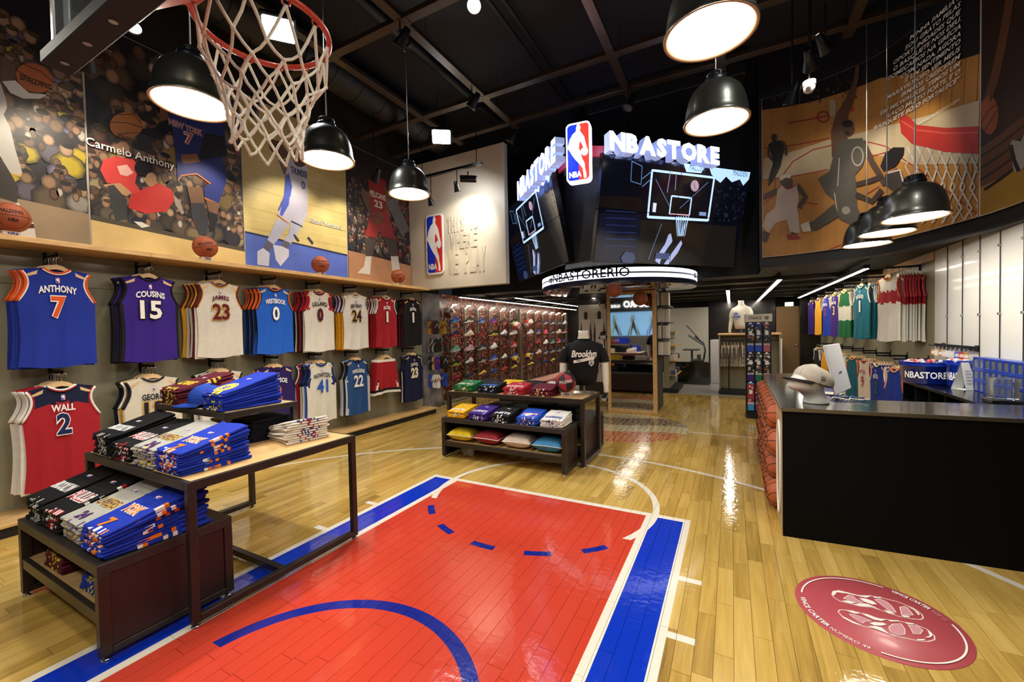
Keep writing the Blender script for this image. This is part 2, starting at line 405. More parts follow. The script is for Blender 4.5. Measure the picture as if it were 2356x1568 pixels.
# rear walls
DBRN = mat('dark_brown_panel', '150d0a', .25, coat=.4, noise=.2, nscale=2)
mb = MB(); mb.box((-5.75, 15.4, 0), (3.5, 15.5, 2.4)); struct('wall_rear', mb, mat('rear_dark', '1a1513', .5), label='dark rear wall')
mb = MB(); mb.box((2.15, 4.3, 0), (2.3, 14.3, 2.40)); struct('wall_right', mb, OLIVE, label='olive right wall behind the hanging jerseys')
mb = MB(); mb.box((4.05, -3.2, 0), (4.2, 5.0, 5.3)); struct('wall_far_right', mb, mat('right_dark', '2a2622', .7))
mb = MB(); mb.box((2.3, 4.9, 0), (4.2, 5.0, 5.3)); mb.box((2.3, 4.3, 2.40), (2.34, 4.9, 5.3)); struct('wall_alcove', mb, mat('right_dark', '2a2622', .7), label='dark wall beyond the counter, out of view')
mb = MB(); mb.box((-5.75, -3.3, 0), (4.2, -3.2, 5.3)); struct('wall_front', mb, mat('front_grey', '6b675e', .7))
# ceilings
CEIL = mat('black_ceiling', '1e2028', .75, noise=.25, nscale=1.2)
mb = MB(); mb.box((-5.75, -3.3, 5.3), (4.2, 8.0, 5.4)); ce = struct('ceiling', mb, CEIL, label='black painted ceiling of the tall part')
mb = MB(); mb.box((-5.75, 7.9, 2.40), (.4, 16.75, 2.5)); mb.prism([(.4, 6.95), (1.3, 6.8), (1.9, 6.3), (2.2, 5.6), (2.3, 4.2), (4.2, 4.2), (4.2, 16.75), (.4, 16.75)], 2.402, 2.5)
struct('ceiling_rear', mb, BLACKP, label='low black ceiling of the rear part')
mb = MB(); mb.box((-5.75, 7.9, 2.5), (2.6, 8.0, 5.3)); struct('wall_upper', mb, BLACKP, label='black upper wall behind the screens')
# ================================================================== CEILING GRID, DUCTS, HOOP
GRIDM = mat('ceiling_channel', '4a4036', .32, .55, noise=.1, nscale=4)
GZ = 4.72
gr = thing('ceiling_grid', 'suspended grid of dark bronze steel channels under the black ceiling', 'grid', (-1.2, 2, GZ))
gx, gy = (-4.02, -2.955, -1.209, -.085, 1.16, 2.3), (-2.2, -.9, .4, 1.75, 3.31, 4.89, 5.69)
for x in gx:
    q = MB(); q.bbox((x-.05, -3.1, GZ), (x+.05, 5.9, GZ+.055), .003, T=Mx.Translation((1.2, -2, -GZ))); ob('channel', q, GRIDM, gr)
for y in gy:
    for a, b in zip((-5.4,)+gx, gx+(2.5,)):
        q = MB(); q.bbox((a+.05, y-.05, GZ), (b-.05, y+.05, GZ+.055), .003, T=Mx.Translation((1.2, -2, -GZ))); ob('channel', q, GRIDM, gr)
for x in gx[:5]:
    for y in gy[2:]:
        q = MB(); q.bbox((x-.085, y-.056, GZ-.004), (x+.085, y+.056, GZ+.0), .001, T=Mx.Translation((1.2, -2, -GZ))); ob('joint_plate', q, GRIDM, gr)
        q = MB(); q.cyl((x+.02, y+.35, GZ+.05), (x+.02, y+.35, 5.3), .003, n=5, T=Mx.Translation((1.2, -2, -GZ))); ob('hanger_rod', q, BLACKM, gr)
b = MB(); b.cyl((0, -3, 0), (0, 6.1, 0), .24, n=28)
for k in range(22): b.cyl((0, -3+.42*k, 0), (0, -2.985+.42*k, 0), .247, n=28)
tag(ob('air_duct', b, BLACKP, loc=(-4.62, 0, 5.03)), 'large round black air duct under the ceiling by the left wall', 'duct')
for k, (x, z, r) in enumerate(((-2.35, 5.22, .022), (-2.2, 5.22, .022), (-3.5, 5.15, .06))):
    b = MB(); b.cyl((0, -3, 0), (0, 7.4, 0), r, n=10)
    for j in range(6): b.cyl((0, -2.4+1.6*j, 0), (0, -2.36+1.6*j, 0), r*1.35, n=10)
    tag(ob('ceiling_pipe', b, BLACKP, loc=(x, 0, z)), ['thin black pipe along the ceiling', 'second thin black pipe beside its twin along the ceiling', 'thick black pipe along the ceiling'][k], 'pipe', 'ceiling pipes')
for k, (x, y, w, d) in enumerate(((-.9, 6.7, 2.2, .5), (.6, 4.1, .9, 1.2))):
    b = MB(); b.bbox((-w/2, -d/2, 0), (w/2, d/2, .35), .01); tag(ob('air_duct', b, BLACKP, loc=(x, y, 4.94)), ['flat black air duct above the screens', 'flat black air duct above the counter lamps'][k], 'duct')
# hoop
HX, HY, HZ = -1.592, 1.007, 2.7386
ORNG = mat('rim_red', 'c23a20', .35, noise=.15, nscale=30, coat=.3)
hp = thing('basketball_hoop', 'red rim with white net on a glass backboard hanging over the key', 'hoop', (HX, HY, HZ))
b = MB(); b.tube([(.229*cos(2*pi*k/48), .229*sin(2*pi*k/48), 0) for k in range(48)], .011, 10, closed=True); rim = ob('rim', b, ORNG, hp)
for k in range(12):
    a = 2*pi*(k+.5)/12; c, s = cos(a), sin(a); b = MB()
    b.tube([(c*.226-s*.016, s*.226+c*.016, -.006), (c*.222-s*.012, s*.222+c*.012, -.022), (c*.22, s*.22, -.028), (c*.222+s*.012, s*.222-c*.012, -.022), (c*.226+s*.016, s*.226-c*.016, -.006)], .0035, 5); ob('net_hook', b, ORNG, rim)
b = MB(); b.bbox((-.10, -.355, -.02), (.10, -.20, .006), .004); b.add([(-.10, -.35, -.02), (.10, -.35, -.02), (.05, -.215, -.02), (-.05, -.215, -.02), (-.10, -.35, -.13), (.10, -.35, -.13)], [(0, 1, 2, 3), (0, 4, 5, 1), (0, 3, 4), (1, 5, 2), (3, 2, 5, 4)]); b.bbox((-.115, -.375, -.16), (.115, -.35, .04), .004)
ob('bracket', b, ORNG, hp)
NETM = mat('net_cord', 'e9e2d4', .8, bump=.4, bscale=300)
lv = [(.222, -.026), (.205, -.15), (.178, -.205), (.155, -.26), (.138, -.315), (.124, -.37), (.118, -.42), (.122, -.465)]
rn = random.Random(4); nodes = []
for k, (r_, z_) in enumerate(lv):
    nodes.append([(r_*(1+rn.uniform(-.05, .05)*(k > 0))*cos(2*pi*(i+.5*(k % 2)+.5)/12+rn.uniform(-.05, .05)*(k > 0)), r_*(1+rn.uniform(-.05, .05)*(k > 0))*sin(2*pi*(i+.5*(k % 2)+.5)/12), z_+rn.uniform(-.012, .012)*(k > 0)) for i in range(12)])
b = MB()
for k in range(len(lv)-1):
    for i in range(12):
        a = V(nodes[k][i])
        for j in ((i, i-1) if k % 2 == 0 else (i, (i+1) % 12)):
            c = V(nodes[k+1][j]); md = (a+c)/2+V((rn.uniform(-.004, .004), rn.uniform(-.004, .004), -.004))
            b.tube([a, a.lerp(md, .5), md, md.lerp(c, .6), c], .0054 if k else .0056, 6, caps=False)
    if k:
        for i in range(12): b.sphere(nodes[k][i], .0085, 8, 6)
for i in range(12): b.sphere(nodes[-1][i], .0075, 8, 6)
ob('net', b, NETM, hp)
BDM = mat('board_frame', '14100d', .7); GLS = mat('board_glass', 'e8f0f0', .03, trans=.95)
bb = .585; y0, y1 = -.46, -.375
for nm, a, c in (('bottom_bar', (-bb, y0, -.20), (bb, y1, -.15)), ('top_bar', (-bb, y0+.03, .55), (bb, y1, .58)), ('side_bar', (-bb, y0+.03, -.15), (-bb+.03, y1, .55)), ('side_bar', (bb-.03, y0+.03, -.15), (bb, y1, .55))):
    q = MB(); q.bbox(a, c, .006); ob(nm, q, BDM if nm != 'side_bar' else STEEL, hp)
q = MB(); q.box((-bb+.03, -.405, -.15), (bb-.03, -.395, .55)); gl = ob('glass_panel', q, GLS, hp)
q = MB(); T = frame((.40, -.392, -.08), (-1, 0, 0), (0, 0, 1)); text(q, 'SPALDING', .24, .06, 'c9c4b8', (0, 0), 0, T, bold=.03)
T = frame((-.37, -.392, -.085), (-1, 0, 0), (0, 0, 1)); text(q, 'SPALDING', .26, .065, 'c9c4b8', (0, 0), 0, T, bold=.03); ob('lettering', q, PRN, gl)
for x in (-.5, -.3, -.1, .1, .3, .5):
    q = MB(); q.cyl((x, -.42, -.203), (x, -.42, -.199), .012, n=10); ob('bolt', q, STEEL, hp)
q = MB(); q.bbox((-.05, -.56, -.05), (.05, -.46, 2.55), .006); q.bbox((-.3, -.5, .1), (.3, -.46, .16), .004); ob('mount_post', q, BLACKM, hp)
# spotlights
LENS = mat('spot_lens', 'fff3dc', .3, emit=30); LENSO = mat('spot_reflector', 'a89f90', .2, .8)
def spot(p, aim, label, lit=True, watts=SPOT_W, ang=55, top=GZ, s=1.0, visible=False, group='cone spotlights on the ceiling grid', col=(1, .86, .66)):
    p = V(p); d = (V(aim)-p).normalized(); t = thing('spotlight', label, 'spotlight', p, 0, group)
    q = d.to_track_quat('Z', 'Y').to_matrix().to_4x4()
    b = MB(); b.lathe([(.02*s, -.16*s), (.034*s, -.155*s), (.045*s, -.06*s), (.068*s, .03*s), (.070*s, .04*s), (.064*s, .04*s), (.058*s, .02*s)], 20, T=q); ob('housing', b, BLACKM, t)
    b = MB(); b.disc((0, 0), .06*s, n=20, z=.022*s, T=q); ob('lens', b, LENS if visible else LENSO, t)
    b = MB(); b.tube([(0, 0, top-p.z), (0, 0, .12*s), (.05*s, 0, .05*s), (.05*s, 0, -.0*s)], .008*s, 6); ob('stem', b, BLACKM, t)
    if lit:
        L = bpy.data.lights.new('spot_beam', 'SPOT'); L.energy = watts; L.spot_size = rad(ang); L.spot_blend = .6; L.shadow_soft_size = .05; L.color = col
        o = bpy.data.objects.new('spot_beam', L); COL.objects.link(o); o.parent = t; o.matrix_local = Mx.Translation(d*.05*s) @ (-d).to_track_quat('Z', 'Y').to_matrix().to_4x4()
    return t
sp = [((-4.92, 1.85, 4.48), (-3.2, .9, .8), 'lit cone spotlight beside the backboard edge', True, True), ((-2.03, 3.23, 4.5), (-1.2, 1.6, 2.0), 'lit cone spotlight facing the camera, top centre', True, True),
      ((-2.955, 3.28, 4.5), (-5.4, 3.2, 1.6), 'unlit-looking cone spotlight over the net pendant row', True, False), ((-2.93, 5.62, 4.45), (-4.9, 5.3, 1.5), 'cone spotlight left of the badge sign', True, False),
      ((-1.16, 5.55, 4.45), (-2.4, 4.5, .8), 'cone spotlight above the lit store letters', True, False), ((.84, 5.15, 4.28), (1.75, 6.2, 3.0), 'cone spotlight nearest the quotation mural', True, True),
      ((.66, 4.72, 3.95), (1.2, 6.6, 3.1), 'cone spotlight beside the white dome camera', True, False), ((.52, 4.72, 3.66), (.2, 5.4, 2.2), 'cone spotlight in front of the curved court mural', True, True),
      ((-2.955, 1.75, 4.5), (-5.4, 1.9, 1.3), 'cone spotlight hidden above the net', True, False), ((-2.955, .4, 4.5), (-5.4, 1.0, 1.5), 'cone spotlight above the backboard', True, False),
      ((-2.955, 4.6, 4.5), (-5.4, 4.6, 1.6), 'cone spotlight over the last pendant of the left row', True, False), ((-4.62, 2.75, 4.0), (-5.42, 2.6, 2.9), 'cone spotlight hanging before the blue player mural', True, False), ((-1.209, .4, 4.5), (-3.1, 1.2, .6), 'cone spotlight over the hoop', True, False)]
for p_, a_, l_, lit, vis in sp: spot(p_, a_, l_, lit, visible=vis, top=5.3 if p_[0] == -4.62 else GZ)
for k, (u, v) in enumerate(((745, 352), (863, 412), (196, 150))):
    q = PX(u, v, -4.62); spot(q, (-5.42, q.y+.1, 2.75), ['cone spotlight hanging before the pale court mural', 'cone spotlight hanging before the red player mural', 'cone spotlight just below the backboard bar'][k], True, SPOT_W*.8, 95, top=5.3, visible=k == 2)
for k, (u, v, yy) in enumerate(((992, 468, 5.5), (1052, 436, 5.5))):
    q = PY(u, v, yy); spot(q, (q.x, 6.1, 2.4), ['small cone spotlight left of the cream wall flood lamp', 'small cone spotlight next to the cream wall flood lamp'][k], True, SPOT_W*.35, 50, top=max(q.z+.1, 4.135), s=.8)
b = MB(); q0, q1 = PY(962, 455, 5.5), PY(1110, 425, 5.5); b.bbox((q0.x, 5.47, 4.13), (q1.x, 5.53, 4.17), .003); b.cyl((q0.x+.1, 5.5, 4.17), (q0.x+.1, 5.5, 4.72), .006); b.cyl((q1.x-.1, 5.5, 4.17), (q1.x-.1, 5.5, 4.72), .006)
tag(ob('lamp_track', b, BLACKM), 'short black lamp track in front of the cream badge wall', 'lamp track')
def flood(p, aim, label, watts, w=.26, h=.20, top=GZ, ang=110, col=(.92, .95, 1)):
    p = V(p); d = (V(aim)-p).normalized(); t = thing('flood_lamp', label, 'flood lamp', p, 0, 'square flood lamps')
    q = d.to_track_quat('Z', 'Y').to_matrix().to_4x4()
    b = MB(); b.bbox((-w/2-.02, -h/2-.02, -.06), (w/2+.02, h/2+.02, 0), .01, T=q); ob('housing', b, BLACKM, t)
    b = MB(); b.flat(rrect(w, h, .02), .002, T=q); ob('panel', b, mat('flood_panel', 'f4f8ff', .4, emit=60), t)
    b = MB(); b.cyl((0, 0, .05), (0, 0, top-p.z), .01, n=6); b.bbox((-w/2-.03, -.01, -.03), (w/2+.03, .01, -.02), .002, T=q @ Mx.Translation((0, 0, -.05))); ob('yoke', b, BLACKM, t)
    L = bpy.data.lights.new('flood_beam', 'SPOT'); L.energy = watts; L.spot_size = rad(ang); L.spot_blend = .5; L.shadow_soft_size = .1; L.color = col
    o = bpy.data.objects.new('flood_beam', L); COL.objects.link(o); o.parent = t; o.matrix_local = Mx.Translation(d*.02) @ (-d).to_track_quat('Z', 'Y').to_matrix().to_4x4()
flood((-3.74, 2.5, 4.43), (-2.2, 1.2, 1.0), 'bright square flood lamp seen through the net', FLOOD_W*5)
flood((-3.74, 4.97, 4.42), (-2.1, 2.6, 1.0), 'bright square flood lamp above the last left pendant', FLOOD_W*5)
flood((-3.72, 5.62, 3.98), (-4.1, 6.15, 3.3), 'flood lamp washing the cream badge wall', FLOOD_W*1.2, .22, .12, 4.13, 100, (1, .93, .8))
flood((1.0, 2.2, 4.5), (.3, 3.2, .5), 'unseen square flood lamp beyond the top right edge', FLOOD_W*2.2)  # out of view, added to brighten the floor beside the counter
flood((-.9, -1.4, 4.5), (-1.6, 1.6, .4), 'unseen square flood lamp added behind the camera', FLOOD_W*1.6)  # added fill lamp for the key, never in view
q = PZ(1833, 232, 4.05)
t = thing('dome_camera', 'white dome security camera among the right spotlights', 'camera', (.68, 4.95, 3.84)); b = MB(); b.sphere((0, 0, 0), .05, 16, 10); b.cyl((0, 0, .02), (0, 0, .06), .055, n=16); ob('shell', b, mat('cam_white', 'd6d6d4', .4), t); b = MB(); b.cyl((-.01, -.03, -.02), (-.015, -.055, -.03), .022, n=14); ob('eye', b, BLACKM, t); b = MB(); b.cyl((0, 0, .06), (0, 0, .88), .008, n=6); ob('stem', b, BLACKM, t)
# ================================================================== DISPLAY TABLES AND FOLDED CLOTHES
BROWNP = mat('brown_panel', '2a1512', .5, noise=.2, nscale=6)
DARKTOP = mat('dark_top', '2b2824', .45, noise=.15, nscale=10)
_me = {}
def shared(key, make, mats):
    if key not in _me:
        _me[key] = make().mesh(key if isinstance(key, str) else key[0])
        for x in (mats if isinstance(mats, (list, tuple)) else [mats]): _me[key].materials.append(x)
    return _me[key]
def glide():
    b = MB(); b.lathe([(0, 0), (.019, 0), (.021, .006), (.012, .012), (.008, .014), (.008, .03), (0, .03)], 12); return b
def frame_table(name, label, x0, x1, y0, y1, z, tube=.04, apron=.05, base='sled', top=OAK, cross=None, group=None, z0=0, feet=True):
    t = thing(name, label, 'table', ((x0+x1)/2, (y0+y1)/2, z0), 0, group); cx, cy = (x0+x1)/2, (y0+y1)/2
    hx_, hy = (x1-x0)/2, (y1-y0)/2; H = z-z0; f0 = .022 if feet else 0
    q = MB(); q.bbox((-hx_+tube*.55, -hy+tube*.55, H-.02), (hx_-tube*.55, hy-tube*.55, H), .002); ob('table_top', q, top, t)
    for sx in (-1, 1):
        q = MB(); q.bbox((sx*hx_, -hy, H-apron), (sx*(hx_-tube), hy, H-.001), .002); ob('apron', q, BRONZE, t)
        q = MB(); q.bbox((-hx_+tube, sx*hy, H-apron), (hx_-tube, sx*(hy-tube), H-.001), .002); ob('apron', q, BRONZE, t)
    for sx in (-1, 1):
        for sy in (-1, 1):
            q = MB(); q.bbox((sx*hx_, sy*hy, f0), (sx*(hx_-tube), sy*(hy-tube), H-apron), .002); ob('leg', q, BRONZE, t)
            if feet: ob('foot', shared('foot', glide, CHROME), None, t, loc=(sx*(hx_-tube/2), sy*(hy-tube/2), 0))
        if base == 'sled':
            q = MB(); q.bbox((sx*hx_, -hy+tube, .024), (sx*(hx_-tube), hy-tube, .024+tube), .002); ob('base_rail', q, BRONZE, t)
    if cross is not None:
        q = MB(); q.bbox((-hx_+tube, cross-cy-tube/2, .024), (hx_-tube, cross-cy+tube/2, .024+tube), .002); ob('base_rail', q, BRONZE, t)
    return t
def bench(name, label, x0, x1, y0, y1, z, shelf, tube=.045, top=DARKTOP):
    t = thing(name, label, 'bench', ((x0+x1)/2, (y0+y1)/2, 0)); hx_, hy = (x1-x0)/2, (y1-y0)/2
    q = MB(); q.bbox((-hx_, -hy, z-.055), (hx_, hy, z), .003); ob('bench_top', q, top, t)
    for sx in (-1, 1):
        for sy in (-1, 1):
            q = MB(); q.bbox((sx*hx_, sy*hy, .025), (sx*(hx_-tube), sy*(hy-tube), z-.055), .002); ob('leg', q, BRONZE, t)
            ob('foot', shared('foot', glide, CHROME), None, t, loc=(sx*(hx_-tube/2), sy*(hy-tube/2), 0))
        q = MB(); q.bbox((sx*(hx_-.008), -hy+tube, .06), (sx*(hx_-.03), hy-tube, z-.055), .002); ob('side_panel', q, BROWNP, t)
        q = MB(); q.bbox((sx*hx_, -hy+tube, .027), (sx*(hx_-tube), hy-tube, .06), .002); ob('bottom_rail', q, BRONZE, t)
    q = MB(); q.bbox((-hx_+tube, -hy+.003, shelf-.055), (hx_-tube, -hy+.03, shelf+.004), .002); ob('shelf_rail', q, BRONZE, t)
    q = MB(); q.bbox((-hx_+.03, -hy+.03, shelf-.03), (hx_-.03, hy-.02, shelf), .002); ob('shelf', q, OAK, t)
    q = MB(); q.bbox((-hx_+.03, hy-.02, .06), (hx_-.03, hy-.005, z-.055), .002); ob('back_panel', q, BROWNP, t)
    return t
TZ = .788
frame_table('display_table', 'tall dark steel table with oak top, left of the red key', -3.885, -2.53, 1.10, 2.20, TZ, cross=1.62)
frame_table('riser_table', 'small dark steel riser standing on the tall left table', -3.90, -2.94, 1.50, 2.02, 1.052, tube=.04, apron=.04, base=None, z0=TZ, feet=False)
bench('display_bench', 'low dark bench with brown side panels under the left table, nearest the camera', -3.83, -2.665, .78, 1.38, .475, .235)
bench('display_bench', 'low dark bench with cushions on its shelf in front of the middle table', -3.19, -1.56, 4.10, 4.48, .50, .205)
frame_table('display_table', 'dark steel table with oak top carrying the dressed torso, middle of the court', -3.34, -1.455, 4.42, 5.06, .775, tube=.045, apron=.055)
bench('display_bench', 'low dark cabinet nested under the middle table', -3.02, -1.50, 4.56, 5.36, .48, .2)

EDGE = [(-1, 0), (-.992, .55), (-.965, .9), (-.88, 1), (-.55, 1), (-.2, 1), (.2, 1), (.55, 1), (.88, 1), (.965, .9), (.992, .55), (1, 0)]
def fold_mesh(W, L, t, seed, slope=0):
    """one folded garment: soft slab, thicker towards the back where slope > 0, rolled edges"""
    r = random.Random(seed); ph = [r.uniform(0, 6.3) for _ in range(8)]; b = MB(); vs = []; n_ = len(EDGE)
    for side in (1, -1):
        for v_, kv in EDGE:
            v = (v_+1)/2
            for u, ku in EDGE:
                k = min(ku, kv); tt = t+slope*max(0, v*L)
                x = u*W/2*(1+.015*sin(6*v+ph[2]))+.005*sin(5*v+ph[0])+.003*sin(9*v+ph[1]); y = v*L+.007*sin(4*u+ph[3])+.004*sin(9*u+ph[6])
                z = tt/2+side*tt/2*k*(.97+.03*sin(6*u+4*v+ph[4]))
                if side > 0: z += .0018*sin(7*v+3*u+ph[5])*k
                vs.append((x, y, z))
    n = n_*n_; fs = []
    for j in range(n_-1):
        for i in range(n_-1):
            a = j*n_+i; fs.append((a, a+1, a+n_+1, a+n_)); fs.append((n+a, n+a+n_, n+a+n_+1, n+a+1))
    return b.add(vs, fs, 0, None, True)
SW, SL = .27, .40
def fold(i, W=SW, L=SL, t=.016, sl=0): return shared(('folded_cloth', i % 3, W, L, t, round(sl, 4)), lambda: fold_mesh(W, L, t, i % 3, max(0, sl)), FAB)
def strip(P0, P1, ns, cs):
    """one ribbon of quads between two edge lines, coloured per quad"""
    b = MB(); n = len(cs); vs = [P0(i/n) for i in range(n+1)]+[P1(i/n) for i in range(n+1)]+[ns(P1(i/n)) for i in range(n+1)]
    for k, c in enumerate(cs): b.hascol = True
    o = 0; b.v = [tuple(p) for p in vs]; m_ = n+1
    for k, c in enumerate(cs):
        for f in ((k, k+1, m_+k+1, m_+k), (m_+k, m_+k+1, 2*m_+k+1, 2*m_+k)):
            b.f.append(list(f)); b.mi.append(0); b.c.append(hx(c)); b.sm.append(False)
    return b
def acc_front(W, t, cs, seed, frac, base='888888'):
    r = random.Random(seed); w = W*frac/2; cols = [r.choice(cs) if r.random() < .5 else base for _ in range(14)]
    return strip(lambda s: (-w+2*w*s, -.003, t*.15), lambda s: (-w+2*w*s, -.003, t*.85), lambda p: (p[0], .03, t+.0012), cols)
def acc_side(W, L, t, cs, seed, base='888888', sl=0):
    r = random.Random(seed); y0 = L*r.uniform(.22, .3); ln = L*.42; cols = [r.choice(cs) if r.random() < .35 else base for _ in range(9)]
    return strip(lambda s: (W/2+.004, y0+ln*s, t*.15), lambda s: (W/2+.004, y0+ln*s, t*.85+sl*(y0+ln*s)*.9), lambda p: (W/2-.012, p[1], t+sl*p[1]+.001), cols)
def stack(x, y, z, n, color, nm, what, where, group, t=.016, tilt=.1, W=SW, L=SL, acc=None, side=None, top=None, rz=0, frac=.8, thing_name='folded_shirt', cat='shirt', jit=.006, cols=None):
    """n folded garments; the top one carries the print and its own label"""
    rr = random.Random(int(abs(x*931+y*517+z*77)*10)); sl = tilt/max(n-1, 1)
    for i in range(n):
        dz = z+i*t; a = tilt*i/max(n-1, 1); istop = i == n-1
        lab = ('%s %s, top of its stack %s' if istop else '%s %s, lower in its stack %s') % (what, nm, where)
        px, py = x+rr.uniform(-jit, jit), y+rr.uniform(-jit, jit)*1.5
        mw = Mx.Translation((px, py, dz)) @ Mx.Rotation(rz+rr.uniform(-.03, .03), 4, 'Z') @ Mx.Rotation(a, 4, 'X')
        c = color if cols is None else cols[i % len(cols)]
        o = thing(thing_name, lab, cat, group=group, mw=mw)
        ob('cloth', fold(i, W, L, t, sl), None, o, color=c)
        if acc: ob('front_print', acc_front(W, t, acc, i+int(x*100), frac, c), FABV, o)
        if side: ob('side_print', acc_side(W, L, t, side, i+int(x*50), c, max(0, sl)), FABV, o)
        if istop and top:
            b = MB(); top(b, W, L, t+.0022); b.v = [(p_[0], p_[1], p_[2]+max(0, sl)*p_[1]) for p_ in b.v]; ob('lettering', b, FABV, o)
def badge(b, W, L, z, y=.62, s=.05, dx=.0):
    T = Mx.Translation((dx, L*y, z)) @ Mx.Rotation(pi/2, 4, 'Z')
    logo(b, s*.42, s, T, 0, lift=.0006, letters=False)
def p_york(b, W, L, z):
    text(b, 'YORK', W*.66, .07, 'f2efe8', (.0, L*.36), z, bold=.09); text(b, 'YORK', W*.62, .062, 'e8791e', (0, L*.36), z+.0008, bold=.02)
    text(b, '7', .07, .07, 'e8791e', (0, L*.12), z, bold=.05); badge(b, W, L, z, .6)
def p_lakers(b, W, L, z):
    text(b, 'LAKERS', W*.8, .065, 'e8c22e', (0, L*.36), z, bold=.08); text(b, 'LAKERS', W*.76, .057, '4c2a62', (0, L*.36), z+.0008, bold=.01)
    text(b, '24', .09, .06, '4c2a62', (0, L*.12), z, bold=.05); badge(b, W, L, z, .62)
def p_red(b, W, L, z):
    text(b, 'BULLS', W*.8, .085, 'f0ece6', (0, L*.3), z, bold=.09); text(b, 'BULLS', W*.74, .075, 'b3202c', (0, L*.3), z+.0008, bold=.0); badge(b, W, L, z, .62)
def p_white(b, W, L, z):
    text(b, 'BROOKLYN', W*.86, .07, 'f0ece6', (0, L*.3), z, bold=.03); badge(b, W, L, z, .56)
def p_cavs(b, W, L, z):
    text(b, 'CAVS', W*.7, .08, 'ecc23a', (0, L*.3), z, bold=.04); badge(b, W, L, z, .6)
def p_30(b, W, L, z):
    b.disc((0, L*.22), .085, .075, 24, z, 0, 'f2d44a'); b.disc((0, L*.22), .075, .065, 24, z+.0006, 0, '1f3f9c'); b.disc((0, L*.22), .07, .06, 24, z+.0012, 0, 'f2d44a')
    text(b, '30', .08, .06, '1f3f9c', (0, L*.2), z+.0018, bold=.04); badge(b, W, L, z, .62)
BZ = .477
S_ = 'on the low left bench'; G1 = 'folded shirts on the low left bench'
stack(-2.82, .815, BZ, 8, '1330a4', 'royal blue folded shirt', 'orange lettered', S_, G1, acc=['e8791e', 'efe9de'], side=['e8791e', 'efe9de', 'e8791e'], top=p_york, tilt=.2, L=.46)
stack(-3.11, .82, BZ, 7, 'a8a69c', 'pale grey folded shirt', 'purple-and-yellow lettered', S_, G1, acc=['e8c22e', '4c2a62'], side=['e8c22e', '4c2a62'], top=p_lakers, tilt=.2, L=.46)
stack(-3.40, .82, BZ, 7, '0c0c0e', 'black folded shirt', 'red-and-white lettered', S_, G1, acc=['b3202c', 'efe9de'], side=['b3202c', 'efe9de'], top=p_red, tilt=.22, L=.46)
stack(-3.68, .82, BZ, 8, '0b0b0d', 'black folded shirt', 'white lettered', S_, G1, acc=['efe9de', '0b0b0d'], top=p_white, tilt=.22, L=.46, frac=.5)
stack(-3.44, .83, .236, 6, '5c1320', 'maroon folded shirt', 'yellow printed', 'on the low left bench shelf', G1, acc=['e6cf2c', '5c1320'], top=p_cavs, tilt=.06, L=.3)
stack(-2.93, .84, .236, 5, '1a3591', 'blue folded shirt', 'yellow printed', 'on the low left bench shelf', G1, acc=['e6d23c', 'e6d23c', '1a3591'], top=p_30, tilt=.06, L=.3)
S_ = 'on the tall left table'; G2 = 'folded shirts on the tall left table'
stack(-2.80, 1.125, TZ, 9, '1330a4', 'royal blue folded shirt', 'orange lettered', S_, G2, acc=['e8791e', 'efe9de'], side=['e8791e', 'efe9de', 'e8791e'], top=p_york, tilt=.2, t=.0145, L=.38)
stack(-3.10, 1.13, TZ, 8, 'a8a69c', 'pale grey folded shirt', 'purple-and-yellow lettered', S_, G2, acc=['e8c22e', '4c2a62'], side=['e8c22e', '4c2a62'], top=p_lakers, tilt=.2, t=.0145, L=.38)
stack(-3.39, 1.13, TZ, 7, '0c0c0e', 'black folded shirt', 'red-and-white lettered', S_, G2, acc=['b3202c', 'efe9de'], side=['b3202c', 'efe9de'], top=p_red, tilt=.2, t=.0145, L=.38)
stack(-3.69, 1.13, TZ, 9, '0b0b0d', 'black folded shirt', 'white lettered', S_, G2, acc=['efe9de', '0b0b0d'], top=p_white, tilt=.22, t=.0145, L=.38, frac=.5)
def p_clip(b, W, L, z): text(b, 'CLIPPERS', W*.8, .05, '2f3f8c', (0, L*.2), z, bold=.0); text(b, 'CLIPPERS', W*.5, .02, 'b3343c', (0, L*.08), z, bold=.0)
stack(-2.70, 1.93, TZ, 10, 'd9d3c6', 'white folded shirt', 'blue lettered', 'on the tall left table', G2, acc=['2f3f8c', 'b3343c', 'd9d3c6'], top=p_clip, tilt=-.22, t=.0165, L=.30, W=.30, rz=rad(78), frac=.5)
stack(-3.16, 1.72, TZ, 11, '0a0b14', 'black folded shirt', 'plain', 'under the left riser table', G2, tilt=.03, t=.014, L=.3)
stack(-3.50, 1.74, TZ, 9, 'c9c3b8', 'off-white folded shirt', 'plain', 'under the left riser table', G2, tilt=.03, t=.014, L=.28, W=.24)
S_ = 'on the left riser table'
stack(-3.12, 1.525, 1.053, 9, '1330a4', 'royal blue folded shirt', 'yellow printed', S_, G2, acc=['e6d23c', 'e6d23c', '1330a4'], top=p_30, tilt=.24, t=.0135, L=.40)
stack(-3.72, 1.525, 1.053, 9, '571120', 'maroon folded shirt', 'yellow printed', S_, G2, acc=['e8cf45', '571120'], side=['e8cf45', 'e8cf45'], top=p_cavs, tilt=.2, t=.0135, L=.40)
